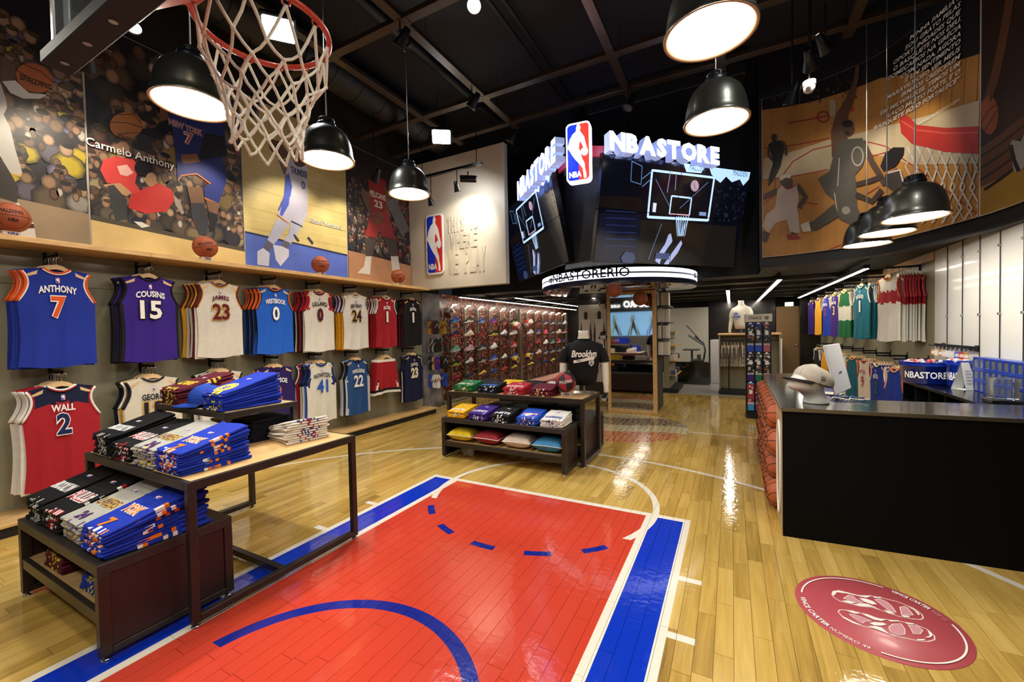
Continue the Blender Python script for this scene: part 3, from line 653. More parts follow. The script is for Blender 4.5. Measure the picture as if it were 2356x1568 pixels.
# middle display
S_ = 'on the low middle bench'; G3 = 'folded shirts on the low middle bench'
def p_arc(s, c, c2=None, h=.06):
    def f(b, W, L, z): text(b, s, W*.8, h, c, (0, L*.22), z, bold=.03, arc=.02); text(b, 'NBA', .05, .022, c, (0, L*.72), z)
    return f
def p_log(b, W, L, z): logo(b, .10, .17, Mx.Translation((0, L*.3, z)) @ Mx.Rotation(pi/2, 4, 'Z'), 0, lift=.0006, letters=False)
for x, c, nm, wh, ac, tp in ((-2.98, 'd9a514', 'golden yellow folded shirt', 'white lettered', ['f0ead8', 'd9a514', 'a8762a'], p_arc('LAKERS', 'f0ead8')), (-2.67, '3b1f7a', 'purple folded shirt', 'white lettered', ['e8e4ea', '3b1f7a'], p_arc('HORNETS', 'e8e4ea')),
        (-2.36, '0c0c0e', 'black folded shirt', 'white lettered', ['e8e8e8', '0c0c0e'], p_arc('NETS', 'efefef')), (-2.02, '1c49b0', 'bright blue folded shirt', 'badge printed', ['efe9e2', 'c23a3a', '1c49b0'], p_log), (-1.73, 'ddd9d0', 'white folded shirt', 'blue lettered', ['2c4a9c', 'ddd9d0', '8a8a90'], p_arc('WARRIORS', '3a4f9c'))):
    stack(x, 4.115, .502, 5, c, nm, wh, S_, G3, acc=ac, top=tp, tilt=.12, t=.017, L=.33, W=.25)
S_ = 'at the middle table front'; G4 = 'folded shirts on the middle table'
for x, c, nm, wh, ac, tp in ((-3.10, '1f6b3c', 'green folded shirt', 'white printed', ['e6e0cc', '1f6b3c', 'c9a05a'], p_arc('CELTICS', 'e6e0cc')), (-2.73, '101016', 'black folded shirt', 'blue lettered', ['2b56b4', 'e6e6ea', '101016'], p_arc('MAGIC', '4a7ad8')),
        (-2.36, 'b02430', 'red folded shirt', 'white lettered', ['efe6e2', 'b02430'], p_arc('ROCKETS', 'efe6e2')), (-2.0, '64142a', 'maroon folded shirt', 'yellow edged', ['e0c04c', 'efe6da', '64142a'], None)):
    stack(x, 4.455, .776, 5, c, nm, wh, S_, G4, acc=ac, top=tp, tilt=.12, t=.017, L=.27, W=.28)
S_ = 'at the middle table back'
for x, c, nm in ((-2.98, '0e0e12', 'black folded shirt'), (-2.62, 'd9b41e', 'yellow folded shirt'), (-2.3, '101014', 'creased black folded shirt'), (-1.98, 'c9c7bf', 'pale grey folded shirt')):
    stack(x, 4.76, .776, 4, c, nm, 'plain', S_, G4, tilt=.1, t=.02, L=.26, W=.27)
S_ = 'under the middle table'
for x, c, nm, n in ((-2.72, '4a474c', 'charcoal folded sweatshirt', 5), (-2.42, '0d0d0f', 'black folded sweatshirt', 4), (-2.1, '070708', 'black folded trousers', 7), (-1.76, '060607', 'black folded shorts', 7)):
    stack(x, 4.62, .482, n, c, nm, 'plain', S_, 'folded clothes under the middle table', tilt=.02, t=.022, L=.3, W=.29)
# cushions on the middle bench shelf
def cushion(W, L, H):
    b = MB(); n, m_ = 14, 14; vs = []
    for sd in (1, -1):
        for j in range(m_+1):
            for i in range(n+1):
                u, v = 2*i/n-1, 2*j/m_-1
                k = (max(0, (1-u*u)*(1-v*v)))**.38
                pull = 1-.10*(1-abs(u)**2)*abs(v)**3; pul2 = 1-.10*(1-abs(v)**2)*abs(u)**3
                vs.append((u*W/2*pul2, v*L/2*pull, H/2+sd*H/2*k))
    q = (n+1)*(m_+1); fs = []
    for j in range(m_):
        for i in range(n):
            a = j*(n+1)+i; fs += [(a, a+1, a+n+2, a+n+1), (q+a, q+a+n+1, q+a+n+2, q+a+1)]
    return b.add(vs, fs, 0, None, True)
for x, c, lab, word in ((-2.95, 'd9bb22', 'yellow cushion at the left end of the middle bench shelf', 'LAKERS'), (-2.56, '93292f', 'dark red cushion with white piping on the middle bench shelf', 'RAPTORS'), (-2.17, 'cdbfae', 'cream cushion on the middle bench shelf', 'BROOKLYN'), (-1.79, '3f86b4', 'sky blue cushion with white piping on the middle bench shelf', 'HORNETS')):
    t = thing('cushion', lab, 'cushion', (x, 4.275, .207), R.uniform(-.06, .06), 'cushions on the middle bench')
    ob('cover', shared('cushion_cover', lambda: cushion(.35, .32, .165), FAB), None, t, color=c)
    b = MB(); pts = []
    for k in range(48):
        a = 2*pi*k/48; cu, cv = cos(a), sin(a); s_ = 1/max(abs(cu), abs(cv)); u, v = cu*s_, cv*s_
        pts.append((u*.175*(1-.10*(1-v*v)*abs(u)**3)*1.005, v*.16*(1-.10*(1-u*u)*abs(v)**3)*1.005, .0825))
    b.tube(pts, .004, 5, closed=True); ob('piping', b, mat('white_piping', 'e6e2d8', .6), t)
    b = MB(); text(b, word, .2, .035, '15151a', (0, .0), .1655, bold=.02); ob('lettering', b, FABV, t)
# ================================================================== LEFT WALL: JERSEYS
def jersey_mesh(paint, H=.84, W=.235, seed=0, sleeve=False, neck=.04):
    r = random.Random(seed); p1, p2, p3 = r.uniform(0, 6), r.uniform(0, 6), r.uniform(.7, 1.2)
    nx, ny = 18, 24; b = MB(); P = []
    def half(s):
        if s < .035: return W*(.93-.10*(.035-s)/.035)
        if s < .30: k = (s-.035)/.265; return W*(.93-.20*sin(pi*k**.8)+.07*k)
        k = min(1, (s-.30)/(H-.3)); return W*(1-.05*sin(pi*k*.9)+.03*k)
    def topy(u):
        a = abs(u)
        return -.012-neck*(1-(a/.40)**2) if a < .40 else -.012-.055*(a-.40)/.6
    for sd in (1, -1):
        for j in range(ny+1):
            for i in range(nx+1):
                u, t = 2*i/nx-1, j/ny; tu = topy(u) if sd > 0 else topy(u)*.6-.001
                y = tu*(1-t)+(-H+.012*sin(3*u+p1))*t; s = -y; x = u*half(s)
                body = (1-u*u)**.5 if abs(u) < 1 else 0
                fold_ = (.011*sin(9*u*p3+p2+2*t)+.006*sin(17*u+p1))*t*body*p3
                P.append((x+.008*sin(5*t+p1)*t, y, sd*.016*body*(.5+.7*t)+fold_))
    n = (nx+1)*(ny+1)
    for sd in (0, 1):
        for j in range(ny):
            for i in range(nx):
                a = sd*n+j*(nx+1)+i; q = (a, a+nx+1, a+nx+2, a+1) if sd == 0 else (a, a+1, a+nx+2, a+nx+1)
                cx_ = sum(P[k][0] for k in q)/4/W; cy_ = -sum(P[k][1] for k in q)/4
                b.f.append(list(q)); b.mi.append(0); b.sm.append(True); b.c.append(hx(paint(cx_, cy_)))
    b.v = P; b.hascol = True; b.half = half; b.topy = topy; return b
def trim_meshes(H, W, outer, inner, neck=.04):
    g = jersey_mesh(lambda u, s: 'ffffff', H, W, 0, neck=neck); out = []
    def ribbon(pts, c, r, dz=0):
        b = MB(); b.tube([(x, y, z+dz) for x, y, z in pts], r, 6, 0, c); return b
    arm = lambda sg, off: [(sg*(g.half(s)-off), -s, 0) for s in [.045+.255*k/10 for k in range(11)]]
    nk = lambda off: [(u*g.half(.04), g.topy(u)-off, .012) for u in [-.40+.8*k/12 for k in range(13)]]
    for sg in (-1, 1):
        b = ribbon(arm(sg, -.002), outer, .010)
        if inner: b.tube([(x, y, z+.002) for x, y, z in arm(sg, .012)], .006, 6, 0, inner)
        out.append(('armhole_trim', b))
    b = ribbon(nk(.0), outer, .009)
    if inner: b.tube([(x, y, z+.004) for x, y, z in nk(.012)], .005, 6, 0, inner)
    out.append(('neck_trim', b)); return out
def hanger_wood():
    b = MB(); pts = []; up = [(-.185, -.088), (-.155, -.072), (-.09, -.034), (-.04, .002), (0, .016), (.04, .002), (.09, -.034), (.155, -.072), (.185, -.088)]
    lo = [(.182, -.104), (.15, -.094), (.08, -.06), (.03, -.032), (0, -.026), (-.03, -.032), (-.08, -.06), (-.15, -.094), (-.182, -.104)]
    b.prism((up+lo)[::-1], -.007, .007); return b
def hanger_hook(up=.10):
    b = MB(); pts = [(0, .015, 0), (0, up-.045, 0)]+[(.018-.018*cos(a)-.0, up-.045+.0+.024*sin(a), 0) for a in [pi*k/8 for k in range(1, 8)]]+[(.036, up-.05, 0)]
    b.tube(pts, .0022, 5); return b
def hanger(mw, label, group, parts=True):
    t = thing('clothes_hanger', label, 'hanger', group=group, mw=mw)
    ob('shoulder_bar', shared('shoulder_bar', hanger_wood, PINE), None, t); ob('hook', shared('hook', hanger_hook, CHROME), None, t)
    return t
def jersey(style, mw, label, group, front=True):
    t = thing('jersey', label, 'jersey', group=group, mw=mw)
    H, W = style.get('H', .86), style.get('W', .235)
    k = style['k']
    ob('body', shared(('jersey_body', k, style.get('rs', 0)), lambda: jersey_mesh(style['paint'], H, W, style.get('rs', 0)), FABV), None, t)
    if style.get('trim'):
        for i, key in enumerate(('armhole_trim', 'armhole_trim', 'neck_trim')):
            kk = (key, k, i)
            if kk not in _me:
                for j, (nm, b) in enumerate(trim_meshes(H, W, *style['trim'])): 
                    _me[(nm, k, j)] = b.mesh(nm); _me[(nm, k, j)].materials.append(FABV)
            ob(key, _me[kk], None, t)
    if front and style.get('name'):
        n, num, c1, c2, co_ = style['name']
        def letters(txt, w, h, y, arc):
            b = MB()
            if c2 and txt == num: text(b, txt, w*1.09, h*1.09, c2, (0, y), .0, bold=.075, arc=arc)
            text(b, txt, w, h, c1 if txt == n else co_, (0, y), .0016, bold=.03, arc=arc); return b
        o = ob('name_lettering', letters(n, min(.255, .028*len(n)+.035), .062, -.205, .02 if style.get('arc', 1) else 0), FABV, t); o.location = (0, 0, .0245)
        o = ob('number', letters(num, .085*len(num)+.005 if num != '1' else .045, .185, -.345, 0), FABV, t); o.location = (0, 0, .0255)
        b = MB(); logo(b, .024, .045, Mx.Translation((0, -.115, .026)), 0, lift=.0008, letters=False); ob('badge', b, FABV, t)
    return t
plain = lambda c: (lambda u, s: c)
def yoke(c1, c2, d=.17): return lambda u, s: c1 if s < d+.02*abs(u) else c2
def sides(c1, c2, w=.8, s0=.28): return lambda u, s: c2 if abs(u) > w and s > s0 else c1
def sidestripe(c1, c2, c3, s0=.0): return lambda u, s: (c2 if abs(u) > .9 else c3 if abs(u) > .8 else c1) if s > s0 else c1
ST = {}
def sty(k, paint, trim, name=None, **kw): ST[k] = dict(k=k, paint=paint, trim=trim, name=name, **kw); return ST[k]
sty('knick', plain('1a2f8f'), ('d9541e', 'efe9e0'), ('ANTHONY', '7', 'efe9e2', 'efe9e2', 'd9541e'))
sty('king', sides('33197a', '141018', .86, .3), ('141018', None), ('COUSINS', '15', 'efece6', '15101c', 'efece6'))
sty('cavw', plain('d2cbbd'), ('5d1524', 'd9a53a'), ('JAMES', '23', '5d1524', 'c9a05a', '5d1524'))
sty('cavr', plain('5d1524'), ('d9a53a', None)); sty('cavy', plain('d99f26'), ('5d1524', None))
sty('thun', plain('1f5cc0'), ('d9601e', '122048'), ('WESTBROOK', '0', 'efece6', '142458', 'efece6'))
sty('thud', plain('10162e'), ('d9601e', None)); sty('thum', plain('1a4494'), ('d9601e', None))
sty('blaz', lambda u, s: 'b0202c' if s < .27 and abs(u) > .62 else 'd9d3c8', ('b0202c', '1a1416'), ('LILLARD', '0', '241a1c', 'b0202c', '2a2430'))
sty('blak', plain('151214'), ('b0202c', None)); sty('blar', plain('8e1a24'), ('1a1416', None))
sty('lakw', plain('d8d3cb'), ('d2cbc0', None), ('BRYANT', '24', '26253a', 'd9a53a', '23233a'))
sty('laky', plain('d9981e'), ('3b1f7a', None)); sty('lakn', lambda u, s: '1a1a42' if s < .3 and abs(u) > .5 else 'd9a01e', ('e0dcd0', None))
sty('bull', plain('9c1c26'), ('e8e2da', '1a1416'), ('ROSE', '1', 'e8e2da', '2a1416', 'e8e2da')); sty('bulr', plain('a31d27'), ('e8e2da', '3a1416'))
sty('heat', plain('121013'), ('3a1016', None), ('BOSH', '1', 'e8e2da', None, 'e8e2da')); sty('hear', plain('451019'), ('121013', None))
sty('wiz', yoke('141a38', 'a31d27', .165), ('e6e0d8', 'a31d27'), ('WALL', '2', 'efece6', 'efece6', '1c2350'), arc=0); sty('wizr', sides('a31d27', 'e6e0d8', .8, .3), ('e6e0d8', '141a38'))
sty('pacw', plain('d2cbb8'), ('1a1c2c', None), ('GEORGE', '13', '1a1c2c', 'd29a24', '1a1c2c'), arc=0); sty('pacy', plain('d29a24'), ('efe8da', None)); sty('pacb', plain('101018'), ('101018', None))
sty('spur', plain('d6d2c8'), ('141416', None)); sty('sun', plain('2a1a58'), ('2a1a58', None), ('BLEDSOE', '2', 'efece6', None, 'd9702a')); sty('sund', plain('1c1636'), ('d9702a', None))
sty('mav', lambda u, s: '14204c' if s < .34 and abs(u) > .72 else 'd6d2c4', ('14204c', '2456b0'), ('NOWITZKI', '41', '16203e', None, '2456b0')); sty('mavb', plain('1f4fb4'), ('10142a', None)); sty('mavr', plain('8e1a24'), ('e6e0d8', None))
sty('wolf', lambda u, s: 'b9bcc0' if abs(u) > .82 and s > .26 else '24497e', ('10131e', None), ('WIGGINS', '22', 'e6e4de', None, 'e6e4de')); sty('wolg', plain('c9c9c6'), ('10131e', None)); sty('wold', plain('15243e'), ('10131e', None))
sty('pel', plain('151b3a'), ('10142c', None), ('DAVIS', '23', 'e6e2d6', 'b09a5a', 'e6e2d6')); sty('pelw', plain('c9b98a'), ('151b3a', None))
def arm(x, y, z, d, ln, wall):
    """black wall-mounted display arm, part of the wall; d = +1 points to +x"""
    b = MB(); b.bbox((0, -.009, -.012), (d*ln, .009, .012), .002); b.bbox((d*(ln-.008), -.009, -.012), (d*ln, .009, .028), .002)
    o = ob('display_arm', b, BLACKM, wall, loc=(x, y, z))
    b = MB(); b.bbox((0, -.014, -.07), (d*.006, .014, .05), .001); ob('wall_plate', b, BLACKM, o)
    b = MB(); b.box((0, -.003, -.065), (d*.02, .003, -.012)); b.add([(d*.004, -.004, -.065), (d*.004, .004, -.065), (d*ln*.5, .004, -.012), (d*ln*.5, -.004, -.012)], [(0, 1, 2, 3)]); ob('brace', b, BLACKM, o)
TOP = [('knick', ['knick']*4, 'royal blue', 'orange'), ('king', ['king']*4, 'purple', 'black'), ('cavw', ['cavw', 'cavr', 'cavw', 'cavr', 'cavw', 'cavy'], 'white', 'wine'), ('thun', ['thud', 'thum', 'thud', 'thum', 'thud', 'thum'], 'bright blue', 'navy'),
       ('blaz', ['blaz', 'blak', 'blar', 'blak', 'blaz', 'blak'], 'white', 'red'), ('lakw', ['lakn', 'laky', 'lakn', 'laky', 'lakn', 'laky'], 'white', 'plain'), ('bull', ['bulr']*6, 'red', 'white'), ('heat', ['hear', 'heat', 'hear', 'hear'], 'black', 'plain')]
LOW = [('wiz', ['wizr', 'wizr', 'wizr', 'wizr', 'wizr'], 'red', 'navy'), ('pacw', ['pacw', 'pacy', 'pacw', 'pacb'], 'cream', 'navy'), ('spur', ['spur', 'pacb', 'spur', 'pacb'], 'white', 'black'), ('sun', ['sund', 'sun', 'sund'], 'purple', 'plain'),
       ('mav', ['mavb', 'mav', 'mavb', 'mav', 'mavr', 'mav'], 'white', 'navy'), ('wolf', ['wold', 'wolg', 'wolf'], 'steel blue', 'black'), None, ('pel', ['pel', 'pelw', 'pel'], 'navy', 'plain')]
def rack_left(i, row, data):
    zt = 2.29 if row == 0 else 1.275; y = AY[5+i]
    rn = 'upper' if row == 0 else 'lower'
    arm(-5.452, y, zt, 1, .29, wl)
    if not data: return
    front, rear, cn, tn = data; txt = ST[front]['name']; who = (cn+' number '+txt[1]) if txt else 'black-edged white'
    xs = [-5.185]+[-5.185-.030*(k+1)-R.uniform(0, .004) for k in range(len(rear))]
    for k, x in enumerate(xs):
        key = front if k == 0 else rear[k-1]; dy = 0 if k == 0 else -.009*k+R.uniform(-.012, .012)
        yaw = rad(-3 if k == 0 else R.uniform(-6, 3))
        st = dict(ST[key]); st['rs'] = k % 3
        if key in ('wiz', 'wizr'): st['H'] = .9
        fm = frame((x, y+dy, zt-.095), (sin(-yaw), cos(yaw), 0), (0, 0, 1))
        hl = 'pine hanger holding the %s jersey' % who if k == 0 else 'pine hanger behind the %s jersey' % who
        hanger(fm, hl, 'pine hangers on the left wall')
        fj = frame((x, y+dy, zt-.105), (sin(-yaw), cos(yaw), 0), (0, 0, 1))
        jl = '%s jersey hanging in front on the %s row' % (who, rn) if k == 0 else 'jersey hanging behind the %s jersey on the %s row' % (who, rn)
        if k == 0 and not txt: jl = 'white jersey with black edging behind the riser table'
        jersey(st, fj, jl, 'jerseys hanging on the left wall', k == 0)
for i, d in enumerate(TOP): rack_left(i, 0, d)
for i, d in enumerate(LOW): rack_left(i, 1, d)
# red shorts on the lower row
def shorts_mesh():
    b = MB(); nx, ny = 20, 14; P = []; H = .56
    for sd in (1, -1):
        for j in range(ny+1):
            for i in range(nx+1):
                u, t = 2*i/nx-1, j/ny; w = .19+.11*t
                gap = max(0, t-.45)/.55*.02
                x = u*w+(gap if u > 0 else -gap if u < 0 else 0)*(1-abs(u)); y = -t*H-.03*t*abs(u)
                f = .014*sin(12*u+sd)*t
                P.append((x, y, sd*.02*((1-u*u)**.5)*(1-.6*math.exp(-(u*8)**2)*t)+f))
    n = (nx+1)*(ny+1)
    def pc(u, t):
        a = abs(u)
        if t < .08: return 'e9e4da'
        if t > .93: return 'e9e4da'
        if .88 < t <= .93: return '1a1214'
        if t > .55 and abs(a-.78) < (t-.55)*.55: return 'e9e4da' if abs(a-.78) < (t-.55)*.4 else '1a1214'
        return 'a31d27'
    for sd in (0, 1):
        for j in range(ny):
            for i in range(nx):
                a = sd*n+j*(nx+1)+i; q = (a, a+nx+1, a+nx+2, a+1) if sd == 0 else (a, a+1, a+nx+2, a+nx+1)
                b.f.append(list(q)); b.mi.append(0); b.sm.append(True); b.c.append(hx(pc(2*(i+.5)/nx-1, (j+.5)/ny)))
    b.v = P; b.hascol = True; return b
i = 6; y = AY[5+i]
for k in range(5):
    x = -5.185-.036*k; fm = frame((x, y-.02, 1.18), (sin(rad(3)), cos(rad(3)), 0), (0, 0, 1))
    hanger(fm, 'pine hanger holding red shorts, %s from the front' % ['first', 'second', 'third', 'fourth', 'fifth'][k], 'pine hangers on the left wall')
    t = thing('shorts', 'red shorts with white diamond hems, front pair on the wall' if k == 0 else 'red shorts with white diamond hems behind the front pair', 'shorts', group='red shorts on the left wall', mw=frame((x, y-.02, 1.118), (sin(rad(3)), cos(rad(3)), 0), (0, 0, 1)))
    ob('cloth', shared('shorts_cloth', shorts_mesh, FABV), None, t)
# ------------------------------------------------------------------ basketballs
def ball_parts(t, r, c1='b4532a', c2=None, seam='1a1210', words=(), loc=(0, 0, 0), rot=None):
    rot = rot or Mx.Identity(4); L = Mx.Translation(loc) @ rot
    b = MB()
    n, m_ = 32, 20
    vs = [(r*sin(pi*i/m_)*cos(2*pi*j/n), r*sin(pi*i/m_)*sin(2*pi*j/n), r*cos(pi*i/m_)) for i in range(m_+1) for j in range(n)]
    for i in range(m_):
        for j in range(n):
            az = 2*pi*(j+.5)/n; el = pi*(i+.5)/m_; p = V((sin(el)*cos(az), sin(el)*sin(az), cos(el)))
            cc = c1 if not c2 else (c2 if ((p.z > 0) != (abs(p.x) > .62)) == (p.y > 0) else c1)
            b.f.append([i*n+j, (i+1)*n+j, (i+1)*n+(j+1) % n, i*n+(j+1) % n]); b.mi.append(0); b.sm.append(True); b.c.append(hx(cc))
    b.v = [tuple(L @ V(p)) for p in vs]; b.hascol = True
    ob('leather_cover', b, mat('ball_leather', src='vc', rough=.5, bump=.5, bscale=260), t)
    b = MB(); R_ = r*1.0005
    def circ(f): b.tube([tuple(L @ (V(f(2*pi*k/48))*R_)) for k in range(48)], r*.014, 5, closed=True)
    circ(lambda a: (cos(a), sin(a), 0)); circ(lambda a: (0, cos(a), sin(a)))
    for sg in (1, -1):
        def g(a, sg=sg):
            p = V((sg*(.62+.12*cos(2*a)), .75*cos(a), .75*sin(a))); return p.normalized()
        circ(g)
    ob('seam', b, mat('ball_seam', seam, .6), t)
    if words:
        b = MB()
        for s, w, h, az, el, c in words:
            vs, fs, asp = glyphs(s, .03)
            pts = []
            for x, y in vs:
                a, e_ = az+x*w/r, el+y*h/r
                pts.append(tuple(L @ V((r*1.006*cos(e_)*cos(a), r*1.006*cos(e_)*sin(a), r*1.006*sin(e_)))))
            b.add(pts, fs, 0, c)
        ob('lettering', b, PRN, t)
def ball_stand(x, y, z, az, label, group=None, w=.10, h=.045):
    t = thing('ball_stand', label, 'stand', (x, y, z), az, group)
    b = MB(); b.bbox((-.035, -w/2, 0), (.035, w/2, h), .003); ob('block', b, mat('stand_cream', 'cdbb98', .5), t)
    b = MB(); T = frame((.0358, .01, h*.5), (0, 1, 0), (0, 0, 1)); text(b, 'NBA', w*.6, h*.6, '1f3f9c', (0, 0), 0, T, bold=.04)
    logo(b, .014, .032, frame((.0358, -w*.38, h*.5), (0, 1, 0), (0, 0, 1)), 0, lift=.0004, letters=False); ob('lettering', b, PRN, t)
for k, (u, v, lab) in enumerate(((22, 500, 'basketball at the left edge of the picture'), (472, 568, 'basketball beneath the blue-uniformed player mural'), (737, 607, 'basketball beneath the white-uniformed player mural'), (916, 634, 'basketball beside the cream badge wall'))):
    p = PX(u, v, -5.13); r = .118
    ball_stand(-5.13, p.y, 2.391, rad(0), 'small cream stand under the ' + lab, 'stands on the ledge')
    t = thing('basketball', 'brown ledge ' + lab, 'basketball', (-5.13, p.y, 2.391+.045-.006), 0, 'basketballs on the ledge')
    az = atan2(-p.y, 5.13)*.8
    ball_parts(t, r, '9c4a26', words=[('SPALDING', .15, .03, az, .28, '1a1210'), ('NBA', .06, .028, az+.15, -.3, '1a1210')], loc=(0, 0, r), rot=Mx.Rotation(.25*(k % 2), 4, 'X'))
# ================================================================== MURALS
class Wall:            # flat wall x = const seen from +x: (s, z) with s = y
    def __init__(s, x): s.x = x
    def px(s, u, v): p = PX(u, v, s.x); return (p.y, p.z)
    def pt(s, a, z, off=0): return (s.x+off, a, z)
class CurveWall:
    def __init__(s, plan, n=90):
        P = [V((a, b, 0)) for a, b in plan]; P = [P[0]*2-P[1]]+P+[P[-1]*2-P[-2]]; pts = []
        for i in range(1, len(P)-2):
            for k in range(n//(len(P)-3)):
                t = k/(n//(len(P)-3)); a, b, c, d = P[i-1:i+3]
                pts.append(.5*((2*b)+(c-a)*t+(2*a-5*b+4*c-d)*t*t+(3*b-a-3*c+d)*t**3))
        pts.append(P[-2]); s.p = pts; s.s = [0]
        for a, b in zip(pts, pts[1:]): s.s.append(s.s[-1]+(b-a).length)
        st = .05; Q = []; i = 0                              # resample to one fixed step so that all print layers share the same facets
        for k in range(int(s.s[-1]/st)):
            while s.s[i+1] < k*st: i += 1
            Q.append(pts[i].lerp(pts[i+1], (k*st-s.s[i])/(s.s[i+1]-s.s[i])))
        s.p = Q; s.s = [k*st for k in range(len(Q))]
    def px(s, u, v):
        d = ray(u, v); best = None
        for i in range(len(s.p)-1):
            a, b = s.p[i], s.p[i+1]; e = b-a; den = d.x*e.y-d.y*e.x
            if abs(den) < 1e-9: continue
            t = (a.x*e.y-a.y*e.x)/den; k = (a.x*d.y-a.y*d.x)/den
            if t > 0 and -.001 <= k <= 1.001: best = (s.s[i]+k*(s.s[i+1]-s.s[i]), EYE+d.z*t); break
        if best is None: best = (s.s[-1] if u > 2200 else 0, EYE+d.z*4)
        return best
    def pt(s, a, z, off=0):
        a = max(0, min(a, s.s[-1]-1e-6)); i = 0
        while s.s[i+1] < a: i += 1
        k = (a-s.s[i])/(s.s[i+1]-s.s[i]); p = s.p[i].lerp(s.p[i+1], k); e = (s.p[i+1]-s.p[i]).normalized()
        return (p.x-(-e.y)*off*-1 if False else p.x+e.y*off, p.y-e.x*off, z)
def clip(poly, f):
    out = []
    for i in range(len(poly)):
        a, b = poly[i-1], poly[i]; fa, fb = f(a), f(b)
        if (fa >= 0) != (fb >= 0): t = fa/(fa-fb); out.append((a[0]+(b[0]-a[0])*t, a[1]+(b[1]-a[1])*t))
        if fb >= 0: out.append(b)
    return out
class Print:
    def __init__(s, wall, bounds): s.w = wall; s.mb = MB(); s.k = 0; s.b = bounds; s.step = .05 if isinstance(wall, CurveWall) else None
    def sz(s, poly, col, scale=None, org=(0, 0)):        # polygon in wall coordinates
        s0, s1, z0, z1 = s.b
        for f in (lambda p: p[0]-s0, lambda p: s1-p[0], lambda p: p[1]-z0, lambda p: z1-p[1]):
            poly = clip(poly, f)
            if len(poly) < 3: return
        s.k += 1; off = .0002*s.k
        strips = [poly]
        if s.step:
            a = min(p[0] for p in poly); b = max(p[0] for p in poly); strips = []
            for i in range(int(a/s.step), int(b/s.step)+1):
                lo, hi = i*s.step, (i+1)*s.step; q = clip(clip(poly, lambda p: p[0]-lo), lambda p: hi-p[0])
                if len(q) > 2: strips.append(q)
        for q in strips: s.mb.add([s.w.pt(a, z, off) for a, z in q], [tuple(range(len(q)))], 0, col)
    def poly(s, pts, col, sc=1, org=(0, 0)): s.sz([s.w.px(org[0]+x/sc, org[1]+y/sc) for x, y in pts], col)
    def ell(s, c, rx, ry, col, sc=1, org=(0, 0), rot=0, n=18):
        s.poly([(c[0]+rx*cos(a)*cos(rot)-ry*sin(a)*sin(rot), c[1]+rx*cos(a)*sin(rot)+ry*sin(a)*cos(rot)) for a in [2*pi*i/n for i in range(n)]], col, sc, org)
    def line(s, pts, w, col, sc=1, org=(0, 0), smooth=True):
        L = []; Rr = []
        for i, p in enumerate(pts):
            a = pts[max(i-1, 0)]; b = pts[min(i+1, len(pts)-1)]; dx, dy = b[0]-a[0], b[1]-a[1]; l = hypot(dx, dy) or 1
            L.append((p[0]-dy/l*w/2, p[1]+dx/l*w/2)); Rr.append((p[0]+dy/l*w/2, p[1]-dx/l*w/2))
        k0 = s.k
        for i in range(len(pts)-1): s.poly([L[i], L[i+1], Rr[i+1], Rr[i]], col, sc, org); s.k = k0+1
    def words(s, txt, a, z, w, h, col, align=0, bold=.02, shear=0):
        vs, fs, asp = glyphs(txt, bold, 1.0, shear); w = w or h*asp; s.k += 1; off = .0002*s.k+.0005
        s.mb.add([s.w.pt(a+x*w+align*w/2, z+y*h, off) for x, y in vs], fs, 0, col)
    def blob(s, a, z, ra, rz_, c, edge, n=9):       # soft-edged blurred spot of print
        s0, s1, z0, z1 = s.b; a = max(s0+ra*.6, min(s1-ra*.6, a)); 
        P = [(max(s0, min(s1, a+ra*cos(2*pi*i/n))), max(z0, min(z1, z+rz_*sin(2*pi*i/n)))) for i in range(n)]
        Q = [(max(s0, min(s1, a+.55*ra*cos(2*pi*i/n))), max(z0, min(z1, z+.55*rz_*sin(2*pi*i/n)))) for i in range(n)]
        s.k += 1; off = .0002*s.k; c, edge = hx(c), hx(edge); m_ = tuple(x*.45+y*.55 for x, y in zip(c, edge))
        o = len(s.mb.v); s.mb.hascol = True; s.mb.v += [s.w.pt(p[0], p[1], off) for p in Q+P]
        s.mb.f.append([o+i for i in range(n)]); s.mb.mi.append(0); s.mb.sm.append(False); s.mb.c.append(c)
        for i in range(n):
            j = (i+1) % n; s.mb.f.append([o+i, o+n+i, o+n+j, o+j]); s.mb.mi.append(0); s.mb.sm.append(False); s.mb.c.append([c, edge, edge, c])
    def crowd(s, n, pal, s0, s1, z0, z1, r0, r1, seed, bg='242226'):
        rr = random.Random(seed); pts = sorted([(rr.uniform(z0, z1), rr.uniform(s0, s1)) for _ in range(n)], reverse=True)
        for z, a in pts:
            r = rr.uniform(r0, r1); c = rr.choice(pal); k0 = s.k
            s.blob(a, z-r*.9, r*1.2, r*1.25, c, bg)
            s.blob(a+rr.uniform(-.3, .3)*r, z+r*.5, r*.5, r*.66, rr.choice(['9a7c62', '7c5e48', 'a88c70', '5c4434', '8c6e54', '6e5644']), '3a2e28')
            if rr.random() < .55: s.blob(a, z+r*.9, r*.46, r*.28, rr.choice(['2a2320', '3a2c22', '1c1a1c', '54462e']), bg)
            if rr.random() < .4: s.blob(a+rr.uniform(-1, 1)*r, z-r*.4, r*.3, r*.55, rr.choice(['8c6e54', 'b0a89c', '5c4434', c]), bg)
            s.k = k0+.25
